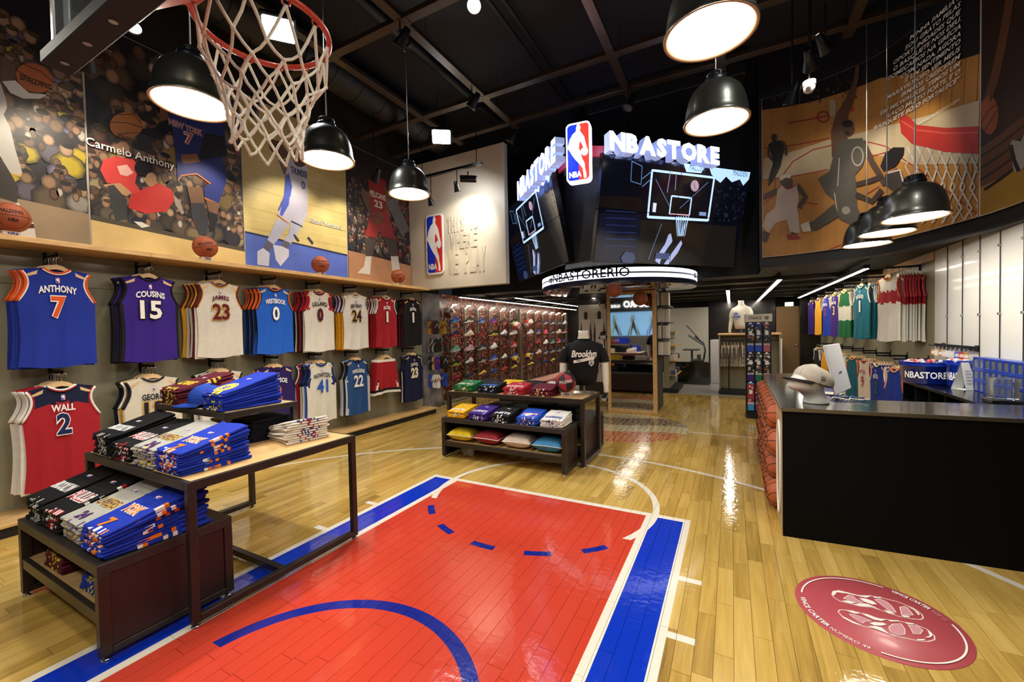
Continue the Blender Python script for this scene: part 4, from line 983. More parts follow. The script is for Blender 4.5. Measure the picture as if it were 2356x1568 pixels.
def mural(name, label, wall, s0, s1, z0, z1, thick=.02):
    t = thing(name, label, 'mural', wall.pt((s0+s1)/2, z0, 0)); o = V(t.location); b = MB(); cut = [s0]+([] if isinstance(wall, Wall) else [k*.05 for k in range(int(s0/.05)+1, int(s1/.05)+1)])+[s1]; n = len(cut)-1
    for i in range(n):
        a, c = cut[i], cut[i+1]
        q = [wall.pt(a, z0, 0), wall.pt(c, z0, 0), wall.pt(c, z1, 0), wall.pt(a, z1, 0), wall.pt(a, z0, -thick), wall.pt(c, z0, -thick), wall.pt(c, z1, -thick), wall.pt(a, z1, -thick)]
        b.add([V(p)-o for p in q], [(0,1,2,3),(4,7,6,5),(0,4,5,1),(3,2,6,7)]+([(0,3,7,4)] if i == 0 else [])+([(1,5,6,2)] if i == n-1 else []))
    ob('board', b, mat('mural_edge', 'd6d0c2', .6), t)
    return t, Print(wall, (s0+.004, s1-.004, z0+.004, z1-.004))
def finish(t, p, nm='picture'):
    o = V(t.location); p.mb.v = [tuple(V(q)-o) for q in p.mb.v]; ob(nm, p.mb, MUR, t)
LW = Wall(-5.42); ZB, ZT = 2.39, 4.62; C1 = 2.613
DK = ['221f24', '2e2b32', '443e38', '3a342a', '574c3c', '222634']
# --- mural 0, left edge of the picture
t, p = mural('wall_mural', 'crowd mural with a white-uniformed ball player at the left edge', LW, -.3, 1.640, ZB, ZT)
p.sz([(-.3, ZB), (1.64, ZB), (1.64, ZT), (-.3, ZT)], '24222a')
p.crowd(170, DK*2+['a8983a', '4a5680', '8a847c', '5a5460', 'b09c2c', '6a6680'], .6, 1.66, 2.9, 4.3, .06, .11, 3)
p.sz([(-.3, ZB), (1.64, ZB), (1.64, 2.75), (-.3, 2.86)], '8d7a62')
p.poly([(0,330),(60,370),(95,430),(90,480),(0,490)], '5a4436', C1); p.poly([(10,490),(90,485),(170,560),(280,570),(240,595),(140,595),(60,560)], 'c2bfb8', C1)
p.poly([(-60,480),(0,500),(35,600),(40,650),(20,690),(60,770),(90,900),(130,1030),(120,1060),(60,1040),(0,940),(-60,960)], 'b4b1ac', C1)
p.line([(130,1035),(125,1060),(60,1045)], 8, 'c9a02a', C1)
p.poly([(-60,950),(0,950),(60,1040),(110,1130),(100,1220),(0,1190),(-60,1190)], '37322f', C1)
p.poly([(70,1230),(110,1218),(150,1310),(200,1340),(215,1430),(100,1418),(90,1380),(120,1330)], 'c9c4bc', C1); p.poly([(120,1350),(200,1345),(205,1372),(110,1375)], '4a1a22', C1)
p.ell((205,470), 118, 86, '8a4a2a', C1, rot=.4); p.ell((205,470), 114, 82, '9c5630', C1, rot=.4)
p.line([(90,420),(180,470),(310,520)], 4, '1c1210', C1); p.line([(130,385),(240,430),(325,505)], 4, '1c1210', C1)
for k in range(4): p.ell((325-k*12, 512+k*18), 16, 9, '8a6a54', C1, rot=.5)
a, z = LW.px(82, 190); p.words('SPALDING', a, z, .19, .05, '1c1210')
finish(t, p)
# --- mural 1
t, p = mural('wall_mural', 'crowd mural with a running player in a blue uniform numbered seven', LW, 1.645, 3.07, ZB, ZT)
p.sz([(1.645, ZB), (3.07, ZB), (3.07, ZT), (1.645, ZT)], '201e22')
p.crowd(90, DK+['8a7440', '6a5a34', '8a7648', '5a2420', '484038'], 1.66, 3.06, 3.3, 4.6, .09, .14, 5); p.crowd(90, DK+['7a6a50', '3a3a44', '5a544a', '8a7c62'], 1.66, 3.06, 2.8, 3.3, .06, .09, 8)
p.sz([(1.645, ZB), (3.07, ZB), (3.07, 2.62), (1.645, 2.70)], 'c9ae74'); p.sz([(1.645, 2.70), (3.07, 2.62), (3.07, 2.66), (1.645, 2.75)], '4a4438')
p.poly([(620,960),(700,940),(800,960),(830,1000),(810,1100),(850,1160),(840,1240),(780,1230),(800,1180),(720,1110),(640,1100),(600,1020)], 'c2403c', C1)
p.ell((735,900), 42, 50, 'a8805e', C1); p.poly([(780,1180),(850,1140),(950,1100),(1030,1140),(1050,1200),(1000,1270),(880,1285),(770,1250)], 'b8332e', C1); p.poly([(620,1110),(720,1100),(790,1160),(760,1180),(640,1130)], 'b08a66', C1)
p.poly([(640,1120),(680,1110),(760,1200),(760,1320),(690,1330)], '3c3c3e', C1); p.ell((860,1010), 55, 50, '141214', C1); p.ell((905,1080), 34, 42, 'a07a5c', C1); p.poly([(1040,1170),(1080,1210),(1105,1280),(1090,1290),(1050,1230)], '9c948a', C1); p.poly([(800,1330),(850,1335),(900,1360),(850,1370)], 'c9c6be', C1); p.poly([(700,1000),(760,990),(800,1040),(760,1060),(720,1050)], 'd8a8a0', C1)
p.poly([(950,740),(1010,720),(1040,760),(1010,800),(960,840),(860,800),(850,780),(940,770)], '17171b', C1); p.poly([(960,620),(1000,610),(1010,720),(955,730)], '6a4c3a', C1)
p.poly([(1000,620),(1060,600),(1180,620),(1340,700),(1365,930),(1320,950),(1200,975),(1090,960),(1050,900),(1030,760)], '27306e', C1)
p.poly([(1230,800),(1340,820),(1365,930),(1320,945),(1190,965),(1200,900)], '1b1b22', C1)
p.poly([(1085,930),(1180,925),(1200,970),(1150,995),(1090,985)], '8a6248', C1)
p.poly([(1050,890),(1100,985),(1200,975),(1325,950),(1360,1020),(1355,1100),(1310,1230),(1230,1200),(1220,1130),(1260,1100),(1180,1050),(1090,1060),(1065,1100),(1060,1000)], '2a357c', C1)
p.line([(1065,1085),(1090,1055),(1180,1045),(1262,1105)], 8, 'c9763a', C1); p.line([(1225,1190),(1310,1228)], 9, 'c9763a', C1)
p.poly([(1120,1120),(1215,1130),(1225,1220),(1145,1225)], '7a5a44', C1); p.poly([(1235,1200),(1320,1225),(1300,1290),(1250,1270)], '7a5a44', C1)
p.poly([(1140,1220),(1220,1220),(1250,1330),(1240,1410),(1195,1410),(1150,1310)], '3a3a40', C1); p.poly([(1250,1270),(1305,1290),(1290,1380),(1255,1395)], '23232a', C1)
p.ell((755,755), 100, 80, 'a86a34', C1); p.line([(655,735),(760,740),(855,770)], 4, '2a1a10', C1); p.line([(680,690),(800,690),(845,740)], 4, '2a1a10', C1); p.line([(700,810),(780,800),(850,800)], 4, '2a1a10', C1)
a, z = LW.px(290, 318); p.words('SPALDING', a, z, .14, .03, '2a1a10')
a, z = LW.px(427, 294); p.words('NEW YORK', a, z, .33, .075, 'c9c2c4', bold=.06); p.words('NEW YORK', a, z, .32, .068, 'a8423a', bold=.0)
a, z = LW.px(433, 320); p.words('7', a, z, .10, .145, 'c9c2c4', bold=.08); p.words('7', a, z, .085, .125, 'b04434', bold=.0)
a, z = LW.px(305, 358); p.words('Carmelo Anthony', a+.004, z-.006, .71, .105, '141414', bold=.04); p.words('Carmelo Anthony', a, z, .71, .105, 'f0ece4', bold=.01)
finish(t, p)
# --- mural 2
t, p = mural('wall_mural', 'pale court mural with a leaping player in white numbered zero', LW, 3.075, 4.66, ZB, ZT)
p.sz([(3.075, ZB), (4.66, ZB), (4.66, ZT), (3.075, ZT)], 'c4b272')
for k in range(14): zz = 2.8+k*.13; p.sz([(3.075, zz), (4.66, zz), (4.66, zz+.02), (3.075, zz+.012)], 'b8a464' if k % 2 else 'ccbc80')
p.sz([(3.075, ZB), (4.66, ZB), (4.66, 2.80), (3.075, 2.86)], '4e63b8'); p.sz([(3.075, 2.86), (4.66, 2.80), (4.66, 2.83), (3.075, 2.885)], '23284a')
O2 = (400, 0)
p.poly([(630,960),(690,960),(690,1040),(660,1050)], '6a4a34', C1, O2); p.poly([(560,830),(640,850),(700,940),(640,960),(580,900)], '5a3e2c', C1, O2)
p.poly([(690,960),(745,940),(800,1000),(805,1190),(700,1180),(695,1100),(670,1050)], 'b9b8c6', C1, O2); p.ell((760,950), 45, 55, '4a3426', C1, O2)
p.poly([(670,1055),(690,1040),(710,1120),(690,1240),(640,1290),(625,1260),(660,1180)], '3c4fa8', C1, O2)
p.poly([(700,1180),(805,1188),(800,1290),(770,1365),(700,1330),(690,1345),(620,1290),(655,1220)], 'b4b4c8', C1, O2); p.poly([(655,1190),(700,1130),(690,1230),(650,1300),(635,1290)], '4456b4', C1, O2)
p.line([(620,1290),(690,1345)], 7, 'b06a34', C1, O2); p.line([(705,1328),(772,1362)], 7, '23284a', C1, O2)
p.poly([(620,1310),(690,1345),(640,1420),(590,1480),(545,1475),(590,1380)], 'aeb0c8', C1, O2); p.poly([(700,1335),(765,1362),(730,1420),(700,1470),(655,1450),(690,1400)], 'aeb0c8', C1, O2)
p.poly([(560,1440),(600,1470),(570,1510),(530,1500)], '5a5a66', C1, O2); p.poly([(655,1440),(700,1460),(680,1500),(645,1480)], '5a5a66', C1, O2)
p.poly([(500,1510),(535,1490),(575,1520),(570,1600),(500,1590)], 'c2c4d8', C1, O2); p.poly([(595,1470),(650,1480),(690,1500),(690,1540),(640,1600),(610,1560)], 'c2c4d8', C1, O2)
p.line([(720,1410),(750,1450)], 12, '23284a', C1, O2); p.line([(805,1425),(835,1465)], 12, '23284a', C1, O2)
a, z = LW.px(688, 397); p.words('THUNDER', a, z, .26, .10, '34406e', bold=.03)
a, z = LW.px(697, 426); p.words('0', a, z, .06, .12, '34406e', bold=.02)
a, z = LW.px(752, 516); p.words('Russell Westbrook', a, z, .58, .075, '5a5030', bold=.04); p.words('Russell Westbrook', a-.004, z+.004, .58, .075, 'ece8da', bold=.0)
finish(t, p)
# --- mural 3
t, p = mural('wall_mural', 'arena mural with a standing player in a red uniform holding a ball', LW, 4.665, 6.14, ZB, ZT)
p.sz([(4.665, ZB), (6.14, ZB), (6.14, ZT), (4.665, ZT)], '2a2022')
p.crowd(240, DK*2+['7a2420', '8e2a24', '8a847c', '3a2020', '601c1c'], 4.68, 6.12, 2.95, 4.1, .035, .06, 11)
p.sz([(4.665, ZB), (6.14, ZB), (6.14, 2.84), (4.665, 2.90)], 'a87a5a')
p.poly([(1120,1140),(1150,1080),(1190,1085),(1200,1240),(1220,1270),(1190,1300),(1160,1260),(1130,1200)], '6a4c3a', C1, O2); p.poly([(1130,1120),(1165,1075),(1180,1150),(1150,1150)], '1a1416', C1, O2)
p.poly([(1165,1075),(1200,1070),(1215,1110),(1240,1070),(1270,1090),(1275,1200),(1280,1270),(1180,1290),(1175,1180)], '8a2026', C1, O2); p.ell((1215,1030), 20, 30, '4a3226', C1, O2)
p.poly([(1265,1110),(1300,1180),(1305,1260),(1260,1340),(1230,1330),(1270,1250)], '6a4c3a', C1, O2)
p.poly([(1175,1290),(1285,1270),(1300,1330),(1330,1440),(1240,1420),(1230,1360),(1220,1430),(1145,1420),(1165,1340)], '9a2a2c', C1, O2)
p.ell((1222,1310), 38, 40, '7a4428', C1, O2); p.line([(1190,1295),(1225,1305),(1258,1330)], 3, '1c1210', C1, O2)
p.poly([(1145,1430),(1215,1430),(1200,1500),(1190,1540),(1150,1540)], '4a3e3a', C1, O2); p.poly([(1255,1430),(1330,1440),(1345,1540),(1300,1540)], '4a3e3a', C1, O2)
p.poly([(1150,1540),(1185,1540),(1180,1600),(1175,1650),(1100,1640),(1140,1600)], 'cbc4ba', C1, O2); p.poly([(1300,1540),(1345,1540),(1355,1620),(1310,1625)], 'cbc4ba', C1, O2)
p.line([(1300,1200),(1390,1400)], 60, '6a6664', C1, O2)
a, z = LW.px(868, 450); p.words('PELICANS', a, z, .36, .10, 'd6ccc2', bold=.03)
a, z = LW.px(869, 470); p.words('23', a, z, .19, .125, 'd6ccc2', bold=.03)
finish(t, p)
# ================================================================== right curved bulkhead with murals
K = .95/.85
CW = CurveWall([(-.05, 6.02*K)]+[(a*K, b*K) for a, b in ((.349, 6.013), (.762, 5.95), (1.301, 5.697), (1.55, 5.33), (1.703, 4.932), (1.80, 4.62), (1.835, 4.25))]+[(2.06, 4.2), (2.07, 3.2)])
sL = CW.px(1754, 560)[0]; sM = CW.px(2255, 400)[0]; sE = CW.s[-1]-.01; zb, zt = 2.5, 4.66
b = MB()
for i in range(len(CW.p)-1):
    s0, s1 = CW.s[i], CW.s[i+1]
    if s0 < sL-.05: continue
    q = [CW.pt(s0, 2.36, -.03), CW.pt(s1, 2.36, -.03), CW.pt(s1, 5.3, -.03), CW.pt(s0, 5.3, -.03), CW.pt(s0, 2.36, -.15), CW.pt(s1, 2.36, -.15)]
    b.add(q, [(0, 1, 2, 3), (0, 4, 5, 1)])
struct('wall_bulkhead', b, BLACKP, label='black curved bulkhead above the right wall')
b = MB(); b.add([CW.pt(sL-.05, 2.36, -.03), (CW.pt(sL, 2.36)[0], 7.9, 2.36), (CW.pt(sL, 2.36)[0], 7.9, 5.3), CW.pt(sL-.05, 5.3, -.03)], [(0, 1, 2, 3)]); struct('wall_bulkhead_side', b, BLACKP)
t, p = mural('wall_mural', 'large curved court mural of a dunking player under Portuguese text', CW, sL, sM-.004, zb, zt)
O5 = (1756, 0)
p.sz([(sL, zb), (sM, zb), (sM, zt), (sL, zt)], 'a8783a')
for k in range(18): xx = sL+(sM-sL)*k/18; p.sz([(xx, zb), (xx+.03, zb), (xx+.16, zt), (xx+.10, zt)], 'ac7c3e' if k % 2 else 'a47436')
p.poly([(-60,680),(0,660),(300,610),(700,470),(1000,420),(1310,320),(1310,-500),(-60,-500)], '120f10', C1, O5)
k0 = p.k
for k in range(90): q = (R.uniform(0, 560), R.uniform(420, 620)); p.ell(q, R.uniform(4, 9), R.uniform(5, 11), R.choice(['2a2626', '3a3430', '504a46', '5a2420', '1f1e22']), C1, O5, n=7); p.k = k0+1
p.poly([(0,955),(380,845),(680,770),(1310,600),(1310,980),(900,990),(610,915),(380,1030),(90,1065),(0,1080)], 'b9aa8c', C1, O5)
for ln in ([(0,890),(200,870),(400,830)], [(120,1050),(180,970),(300,900),(450,865),(640,855),(740,880),(850,960),(1000,1060),(1150,1180),(1310,1300)], [(20,1080),(390,1020)], [(650,940),(790,900)], [(0,1230),(60,1180),(75,1080)], [(240,1215),(330,1228)], [(350,1520),(470,1470)], [(625,1165),(700,1120)]): p.line(ln, 7, '93302a', C1, O5)
p.ell((362,703), 40, 36, '93302a', C1, O5); p.ell((362,703), 28, 25, 'a8783a', C1, O5); p.line([(150,740),(420,690)], 9, '93302a', C1, O5); p.ell((530,655), 20, 16, 'a83a2a', C1, O5)
p.poly([(400,600),(435,600),(440,650),(430,700),(400,700)], 'a89c88', C1, O5)
# net and rim
for k in range(8): x0 = 870+k*60; p.line([(x0,880),(x0+60,1010),(x0+20,1130),(x0+90,1250),(x0+30,1340)], 12, 'cdc6ba', C1, O5); p.line([(x0+40,880),(x0-10,1000),(x0+50,1120),(x0,1240),(x0+50,1330)], 10, 'b4ada2', C1, O5)
p.poly([(820,680),(880,700),(930,750),(1100,768),(1310,758),(1310,925),(1100,912),(900,865),(835,800)], 'b5342c', C1, O5); p.line([(835,725),(920,780),(1100,800),(1310,795)], 10, 'c9584e', C1, O5)
# players
p.ell((65,828), 18, 22, '3a2a22', C1, O5); p.poly([(30,870),(60,848),(110,845),(130,880),(105,1000),(65,1080),(30,1125),(35,1060),(58,985),(50,930)], '1b1a1c', C1, O5); p.line([(115,850),(135,890),(140,935)], 16, '4a342a', C1, O5); p.line([(35,880),(30,930),(55,965)], 14, '4a342a', C1, O5)
p.poly([(0,1170),(80,1130),(100,1160),(0,1205)], '4e4036', C1, O5); p.line([(205,1115),(255,1185),(215,1250)], 30, '4e4036', C1, O5); p.ell((140,1095), 38, 42, '4e4036', C1, O5); p.line([(102,1078),(130,1060),(165,1062)], 20, 'c9c2b6', C1, O5)
p.poly([(85,1140),(110,1110),(140,1135),(170,1130),(200,1105),(215,1185),(205,1250),(215,1300),(222,1400),(165,1400),(140,1320),(75,1340),(30,1400),(-5,1360),(20,1290),(70,1250),(80,1190)], 'b8aca0', C1, O5); p.line([(85,1140),(110,1112),(140,1138),(172,1132),(200,1108)], 6, '93302a', C1, O5)
p.line([(20,1395),(0,1450)], 46, '4e4036', C1, O5); p.line([(190,1400),(175,1430)], 40, '4e4036', C1, O5); p.poly([(140,1410),(200,1410),(230,1435),(150,1440)], '8e2a2a', C1, O5)
p.poly([(560,390),(580,395),(575,480),(545,600),(510,700),(505,790),(515,880),(480,960),(415,945),(408,790),(440,690),(500,590),(545,490)], '5c4030', C1, O5)
p.ell((515,775), 36, 48, '523828', C1, O5); p.ell((508,800), 14, 12, '201412', C1, O5); p.ell((510,745), 34, 22, '1a1412', C1, O5)
p.line([(600,850),(660,980),(740,1110)], 38, '4a382e', C1, O5)
p.poly([(470,840),(600,830),(632,900),(600,1000),(555,1050),(570,1250),(600,1310),(580,1380),(520,1345),(460,1315),(430,1200),(380,1165),(330,1075),(400,1030),(420,950)], '504e48', C1, O5)
p.ell((570,940), 38, 60, 'a09c92', C1, O5); p.ell((570,940), 30, 50, '504e48', C1, O5); p.line([(460,950),(450,1120)], 6, 'b4b0a6', C1, O5); p.line([(430,1160),(450,1290)], 6, 'b4b0a6', C1, O5); p.ell((500,1265), 26, 24, '8c887e', C1, O5)
p.poly([(430,1225),(300,1330),(240,1350),(265,1385),(320,1385),(460,1300)], '4a463e', C1, O5); p.poly([(225,1350),(275,1330),(290,1390),(240,1395)], 'c2bcb0', C1, O5)
p.poly([(710,1000),(740,920),(790,885),(855,885),(850,930),(800,1000),(730,1030)], '1e1a1a', C1, O5); p.poly([(740,1050),(810,1010),(850,1060),(850,1130),(790,1150),(740,1110)], '3e3634', C1, O5); p.line([(750,1040),(830,1020),(850,1090)], 12, 'bdb4a8', C1, O5); p.line([(560,1110),(640,1090),(720,1060)], 30, '3a2e28', C1, O5); p.line([(560,1170),(660,1210),(720,1140)], 34, '3a2e28', C1, O5)
# quotation
rgt = CW.px(2219, 300)[0]-.02
TX = ['\u201cEU JOGO PELA', 'MINHA FAM\u00cdLIA E', 'SOU GRATO PELAS', 'OPORTUNIDADES QUE', 'O BASQUETE NOS DEU.', 'COME\u00c7AMOS NA GR\u00c9CIA', 'COM NADA, AGORA', '\u00c9 UM SENTIMENTO', 'MARAVILHOSO VER MEUS', 'IRM\u00c3OS CRESCEREM', 'EM MILWAUKEE. TEMOS UM', 'LA\u00c7O MUITO FORTE, E O', 'BASQUETE S\u00d3 O FORTALECE\u201d']
z13 = CW.px(2215, 178)[1]; z4 = CW.px(2215, 24)[1]; dz = (z4-z13)/9; l13 = CW.px(2012, 276)[0]; w13 = rgt-l13
for k, s_ in enumerate(TX):
    zz = z13+(12-k)*dz
    if zz > zt-.05: continue
    glyphs(s_, .02, 1.0, .25); glyphs(TX[-1], .02, 1.0, .25); rw, rh, ry0 = _raw[(s_, .02, 1.0, .25)]; kk = w13/_raw[(TX[-1], .02, 1.0, .25)][0]
    p.words(s_, rgt, zz+(ry0+rh/2-.35)*dz, rw*kk, rh*dz*.86, 'e6e2da', -1, .02, .25)
zz = CW.px(2224, 222)[1]; p.words('GIANNIS ANTETOKOUNMPO', rgt, zz, w13*.48, dz*.42, 'e6e2da', -1, .0, .2)
finish(t, p)
t, p = mural('wall_mural', 'dark court mural with an orange ball at the right edge', CW, sM, sE, zb, zt)
p.sz([(sM, zb), (sE, zb), (sE, zt), (sM, zt)], '2c1a10'); p.poly([(1290,1300),(1290,1130),(1620,960),(1620,1300)], '9c7a2c', C1, O5); p.poly([(1290,1130),(1290,900),(1620,640),(1620,960)], '5e3c20', C1, O5)
for k in range(4): p.line([(1290,880+k*70),(1620,640+k*70)], 14, '2e1c10', C1, O5)
p.line([(1490,-40),(1440,250),(1390,480),(1350,600)], 50, '5c3a22', C1, O5)
p.ell((1360,690), 56, 118, '8e4a2a', C1, O5); p.line([(1310,740),(1360,660),(1415,620)], 5, '23140e', C1, O5); p.line([(1330,790),(1385,700),(1412,660)], 5, '23140e', C1, O5)
p.poly([(1480,880),(1500,840),(1550,850),(1600,740),(1620,740),(1620,930),(1540,1040),(1510,1030)], '9c9a96', C1, O5); p.line([(1490,870),(1510,960),(1540,1030)], 26, '1a1818', C1, O5); p.line([(1330,1140),(1500,1020)], 16, '1a100a', C1, O5)
finish(t, p)
# ================================================================== COUNTER
CTOP = mat('counter_laminate', '0e0d0e', .16, noise=.35, nscale=6, stretch=(1, 8, 1), coat=.5)
CFRT = mat('counter_black', '030304', .7, spec=.15, noise=.1, nscale=4)
ct = thing('service_counter', 'black L-shaped service counter on the right', 'counter', (.6, 3.9, 0)); CT = Mx.Translation((-.6, -3.9, 0))
tp = [(.32, 3.59), (3.6, 3.85), (3.6, 4.48), (.86, 4.19), (.86, 6.40), (.345, 6.05)]
q = MB(); q.prism(tp, .93, .95, T=CT); ob('counter_top', q, CTOP, ct)
q = MB(); q.prism([(.325, 3.595), (3.6, 3.856), (3.6, 3.90), (.36, 3.64)], 0, .93, T=CT); ob('front_panel', q, CFRT, ct)
q = MB(); q.prism([(.325, 3.64), (.36, 3.64), (.385, 6.03), (.349, 6.04)], 0, .93, T=CT); ob('side_panel', q, mat('counter_side', 'b9a27a', .35), ct)
q = MB(); q.prism([(.36, 3.64), (3.6, 3.9), (3.6, 4.44), (.84, 4.16), (.84, 6.36), (.385, 6.03)], .06, .93, T=CT); ob('carcass', q, CFRT, ct)
q = MB(); q.prism([(.318, 3.587), (3.6, 3.847), (3.6, 3.849), (.319, 3.589)], .925, .951, T=CT); q.prism([(.317, 3.589), (.3185, 3.589), (.345, 6.05), (.3435, 6.05)], .925, .951, T=CT); ob('edge_trim', q, STEEL, ct)
q = MB(); pts = [(.318, 3.79+.12*cos(a)*(1), .46+.36*sin(a)) for a in [2*pi*k/40 for k in range(40)]]; q.tube(pts, .008, 6, closed=True, T=CT); ob('oval_frame', q, mat('acrylic_white', 'e6e4de', .15, coat=.5), ct)
def half_ball():
    b = MB(); r = .118; n, m_ = 20, 8
    vs = [(-r*cos(pi/2*i/m_), r*sin(pi/2*i/m_)*cos(2*pi*j/n), r*sin(pi/2*i/m_)*sin(2*pi*j/n)) for i in range(m_+1) for j in range(n)]
    b.add(vs, [(i*n+j, i*n+(j+1) % n, (i+1)*n+(j+1) % n, (i+1)*n+j) for i in range(m_) for j in range(n)], 0, None, True)
    for c in ((lambda a: (-sin(a), cos(a), 0)), (lambda a: (-sin(a), 0, cos(a)))): b.tube([tuple(V(c(pi*k/16))*r*1.002) for k in range(17)], .0028, 5, 1)
    for sg in (1, -1): b.tube([tuple((V((-sin(a)*.8, sg*(.55+.2*cos(a)**2), cos(a)*.8)).normalized())*r*1.002) for a in [pi*k/14 for k in range(15)]], .0028, 5, 1)
    for zz, w_ in ((.32, 'SPALDING'), (-.35, 'SPALDING')):
        vs, fs, _ = glyphs(w_, .03); b.add([tuple(V((-cos(zz+y*.26)*cos(-x*1.0), cos(zz+y*.26)*sin(-x*1.0), sin(zz+y*.26)))*r*1.01) for x, y in vs], fs, 1)
    return b
HB = shared('half_ball', half_ball, [mat('half_ball_orange', 'b0572c', .45, bump=.4, bscale=260), mat('ball_black', '161110', .6)])
rr = random.Random(3)
for j in range(4):
    for i in range(8):
        y = 4.14+i*.237+(.1 if j % 2 else 0); z = .13+j*.215
        if y > 6.0: continue
        o = ob('half_ball', HB, None, ct, loc=(.3255-.6+(y-3.6)*.0095, y-3.9, z)); o.rotation_euler = (rr.choice((0, .5, -.6, 2.8)), 0, 0); o.scale = (.72, 1, 1)
# mannequin head with cap
hd = thing('display_mannequin', 'featureless white mannequin head on the counter corner', 'mannequin', (.545, 3.90, .95), rad(28))
def headmesh():
    b = MB(); n = 24; P = []
    lev = [(0, .075, .075, .02), (.01, .078, .078, .02), (.05, .062, .066, .015), (.085, .064, .078, .0), (.105, .075, .098, -.022), (.135, .082, .118, -.028), (.17, .086, .122, -.02), (.2, .084, .116, -.01), (.235, .074, .10, 0), (.262, .05, .07, .0), (.275, .01, .012, 0)]
    for z, rx, ry, oy in lev:
        for j in range(n):
            a = 2*pi*j/n; f = 1.0
            P.append((oy*1.6+ry*1.12*cos(a), rx*1.1*sin(a), z))
    fs = [(i*n+j, i*n+(j+1) % n, (i+1)*n+(j+1) % n, (i+1)*n+j) for i in range(len(lev)-1) for j in range(n)]+[tuple(range(n-1, -1, -1)), tuple((len(lev)-1)*n+j for j in range(n))]
    # nose
    b.add(P, fs, 0, None, True); b.add([(-.175, 0, .165), (-.2, 0, .135), (-.165, .022, .13), (-.165, -.022, .13), (-.16, 0, .185)], [(4, 1, 2), (4, 3, 1), (1, 3, 2)], 0, None, True)
    return b
ob('head', headmesh(), CREAMP, hd)
def cap(t, c1, c2, mark=None, dz=0):
    b = MB(); n = 28; prof = [(0, .125), (.03, .128), (.06, .122), (.09, .105), (.115, .075), (.13, .035), (.134, .004)]
    P = [(r*1.1*cos(2*pi*j/n), r*.95*sin(2*pi*j/n), z+.012*cos(2*pi*j/n)*(-1)) for z, r in prof for j in range(n)]
    b.add(P, [(i*n+j, i*n+(j+1) % n, (i+1)*n+(j+1) % n, (i+1)*n+j) for i in range(len(prof)-1) for j in range(n)]+[tuple((len(prof)-1)*n+j for j in range(n))], 0, None, True)
    o = ob('crown', b, FAB, t, color=c1)
    b = MB(); b.sphere((0, 0, .135), .009, 8, 6); ob('button', b, FAB, t, color=c1)
    b = MB()
    for k in range(6): a = pi*k/6*2+.3; b.tube([(r*1.1*1.005*cos(a), r*.95*1.005*sin(a), z-.012*cos(a)) for z, r in prof], .0016, 4)
    ob('panel_seam', b, FAB, t, color=c1)
    b = MB(); vs = []; m_ = 16
    for j in range(m_+1):
        a = pi-1.15+2.3*j/m_; vs += [(.13*cos(a), .118*sin(a), .012), (.13*cos(a)-.085*cos((j/m_-.5)*2.6)-.01, .118*sin(a)*.98, .0-.02*abs(j/m_-.5)), (.13*cos(a), .118*sin(a), .006), (.13*cos(a)-.085*cos((j/m_-.5)*2.6)-.01, .118*sin(a)*.98, -.006-.02*abs(j/m_-.5))]
    fs = []
    for j in range(m_): k = j*4; fs += [(k, k+1, k+5, k+4), (k+2, k+6, k+7, k+3), (k+1, k+3, k+7, k+5)]
    b.add(vs, fs, 0, None, True); ob('brim', b, FAB, t, color=c2)
    if mark:
        b = MB(); T = frame((-.02, -.128, .045), (1, 0, .1), (0, .2, 1)); b.flat(rrect(.03, .022, .004), 0, 0, '15151a', T); text(b, mark, .02, .012, 'e6e2d8', (0, 0), .001, T); ob('mark', b, PRN, t)
t = thing('baseball_cap', 'pale grey cap with black brim on the mannequin head', 'cap', (.55, 3.903, 1.105), rad(28)); cap(t, 'b5a998', '1c1c1c', 'NE'); t.rotation_euler = (0, rad(13), rad(28))
for (x, y, z, c1, lab, rz) in ((-3.33, 1.60, 1.053, '571120', 'maroon cap between the shirt stacks on the left riser', 40), (-3.42, 1.55, 1.053, '1c3f9a', 'blue cap in front of the maroon cap on the left riser', 60)):
    t = thing('baseball_cap', lab, 'cap', (x+.06, y+.06, z+.02), rad(rz)); cap(t, c1, c1)
    if c1 == '1c3f9a': t.location = (-3.38, 1.64, z+.02)
    else: t.location = (-3.42, 1.83, z+.02)
# monitor with its back to the shop
mo = thing('computer_monitor', 'white all-in-one computer seen from behind on the counter', 'monitor', (.85, 4.42, .952), rad(69))
q = MB(); q.bbox((-.26, -.006, .03), (.26, .012, .44), .006, T=Mx.Rotation(rad(-12), 4, 'X')); ob('screen_case', q, mat('monitor_white', 'c9c9cc', .3), mo)
q = MB(); q.bbox((-.08, .02, 0), (.08, .16, .006), .003); q.add([(-.05, .05, .006), (.05, .05, .006), (.05, .03, .2), (-.05, .03, .2), (-.05, .07, .006), (.05, .07, .006)], [(0, 1, 2, 3), (3, 2, 5, 4)]); ob('stand', q, STEEL, mo)
q = MB(); q.disc((0, .25), .03, n=16, z=0, T=Mx.Rotation(rad(-12), 4, 'X') @ frame((0, .0135, 0), (-1, 0, 0), (0, 0, 1)), col='8d93a4'); ob('emblem', q, PRN, mo)
rr = random.Random(9)
for k in range(3):
    b = MB(); b.tube([(.70+.03*i+rr.uniform(-.02, .02), 4.10+.05*k+rr.uniform(-.03, .03), .956+.018*abs(sin(i*1.1+k))) for i in range(9)], .004, 5)
    tag(ob('power_cable', b, [mat('cable_white', 'd6d6d6', .5), mat('cable_black', '121214', .5), mat('cable_blue', '3a5fc0', .5)][k]), '%s cable lying beside the mannequin head' % ['white', 'black', 'blue'][k], 'cable', 'cables behind the head')
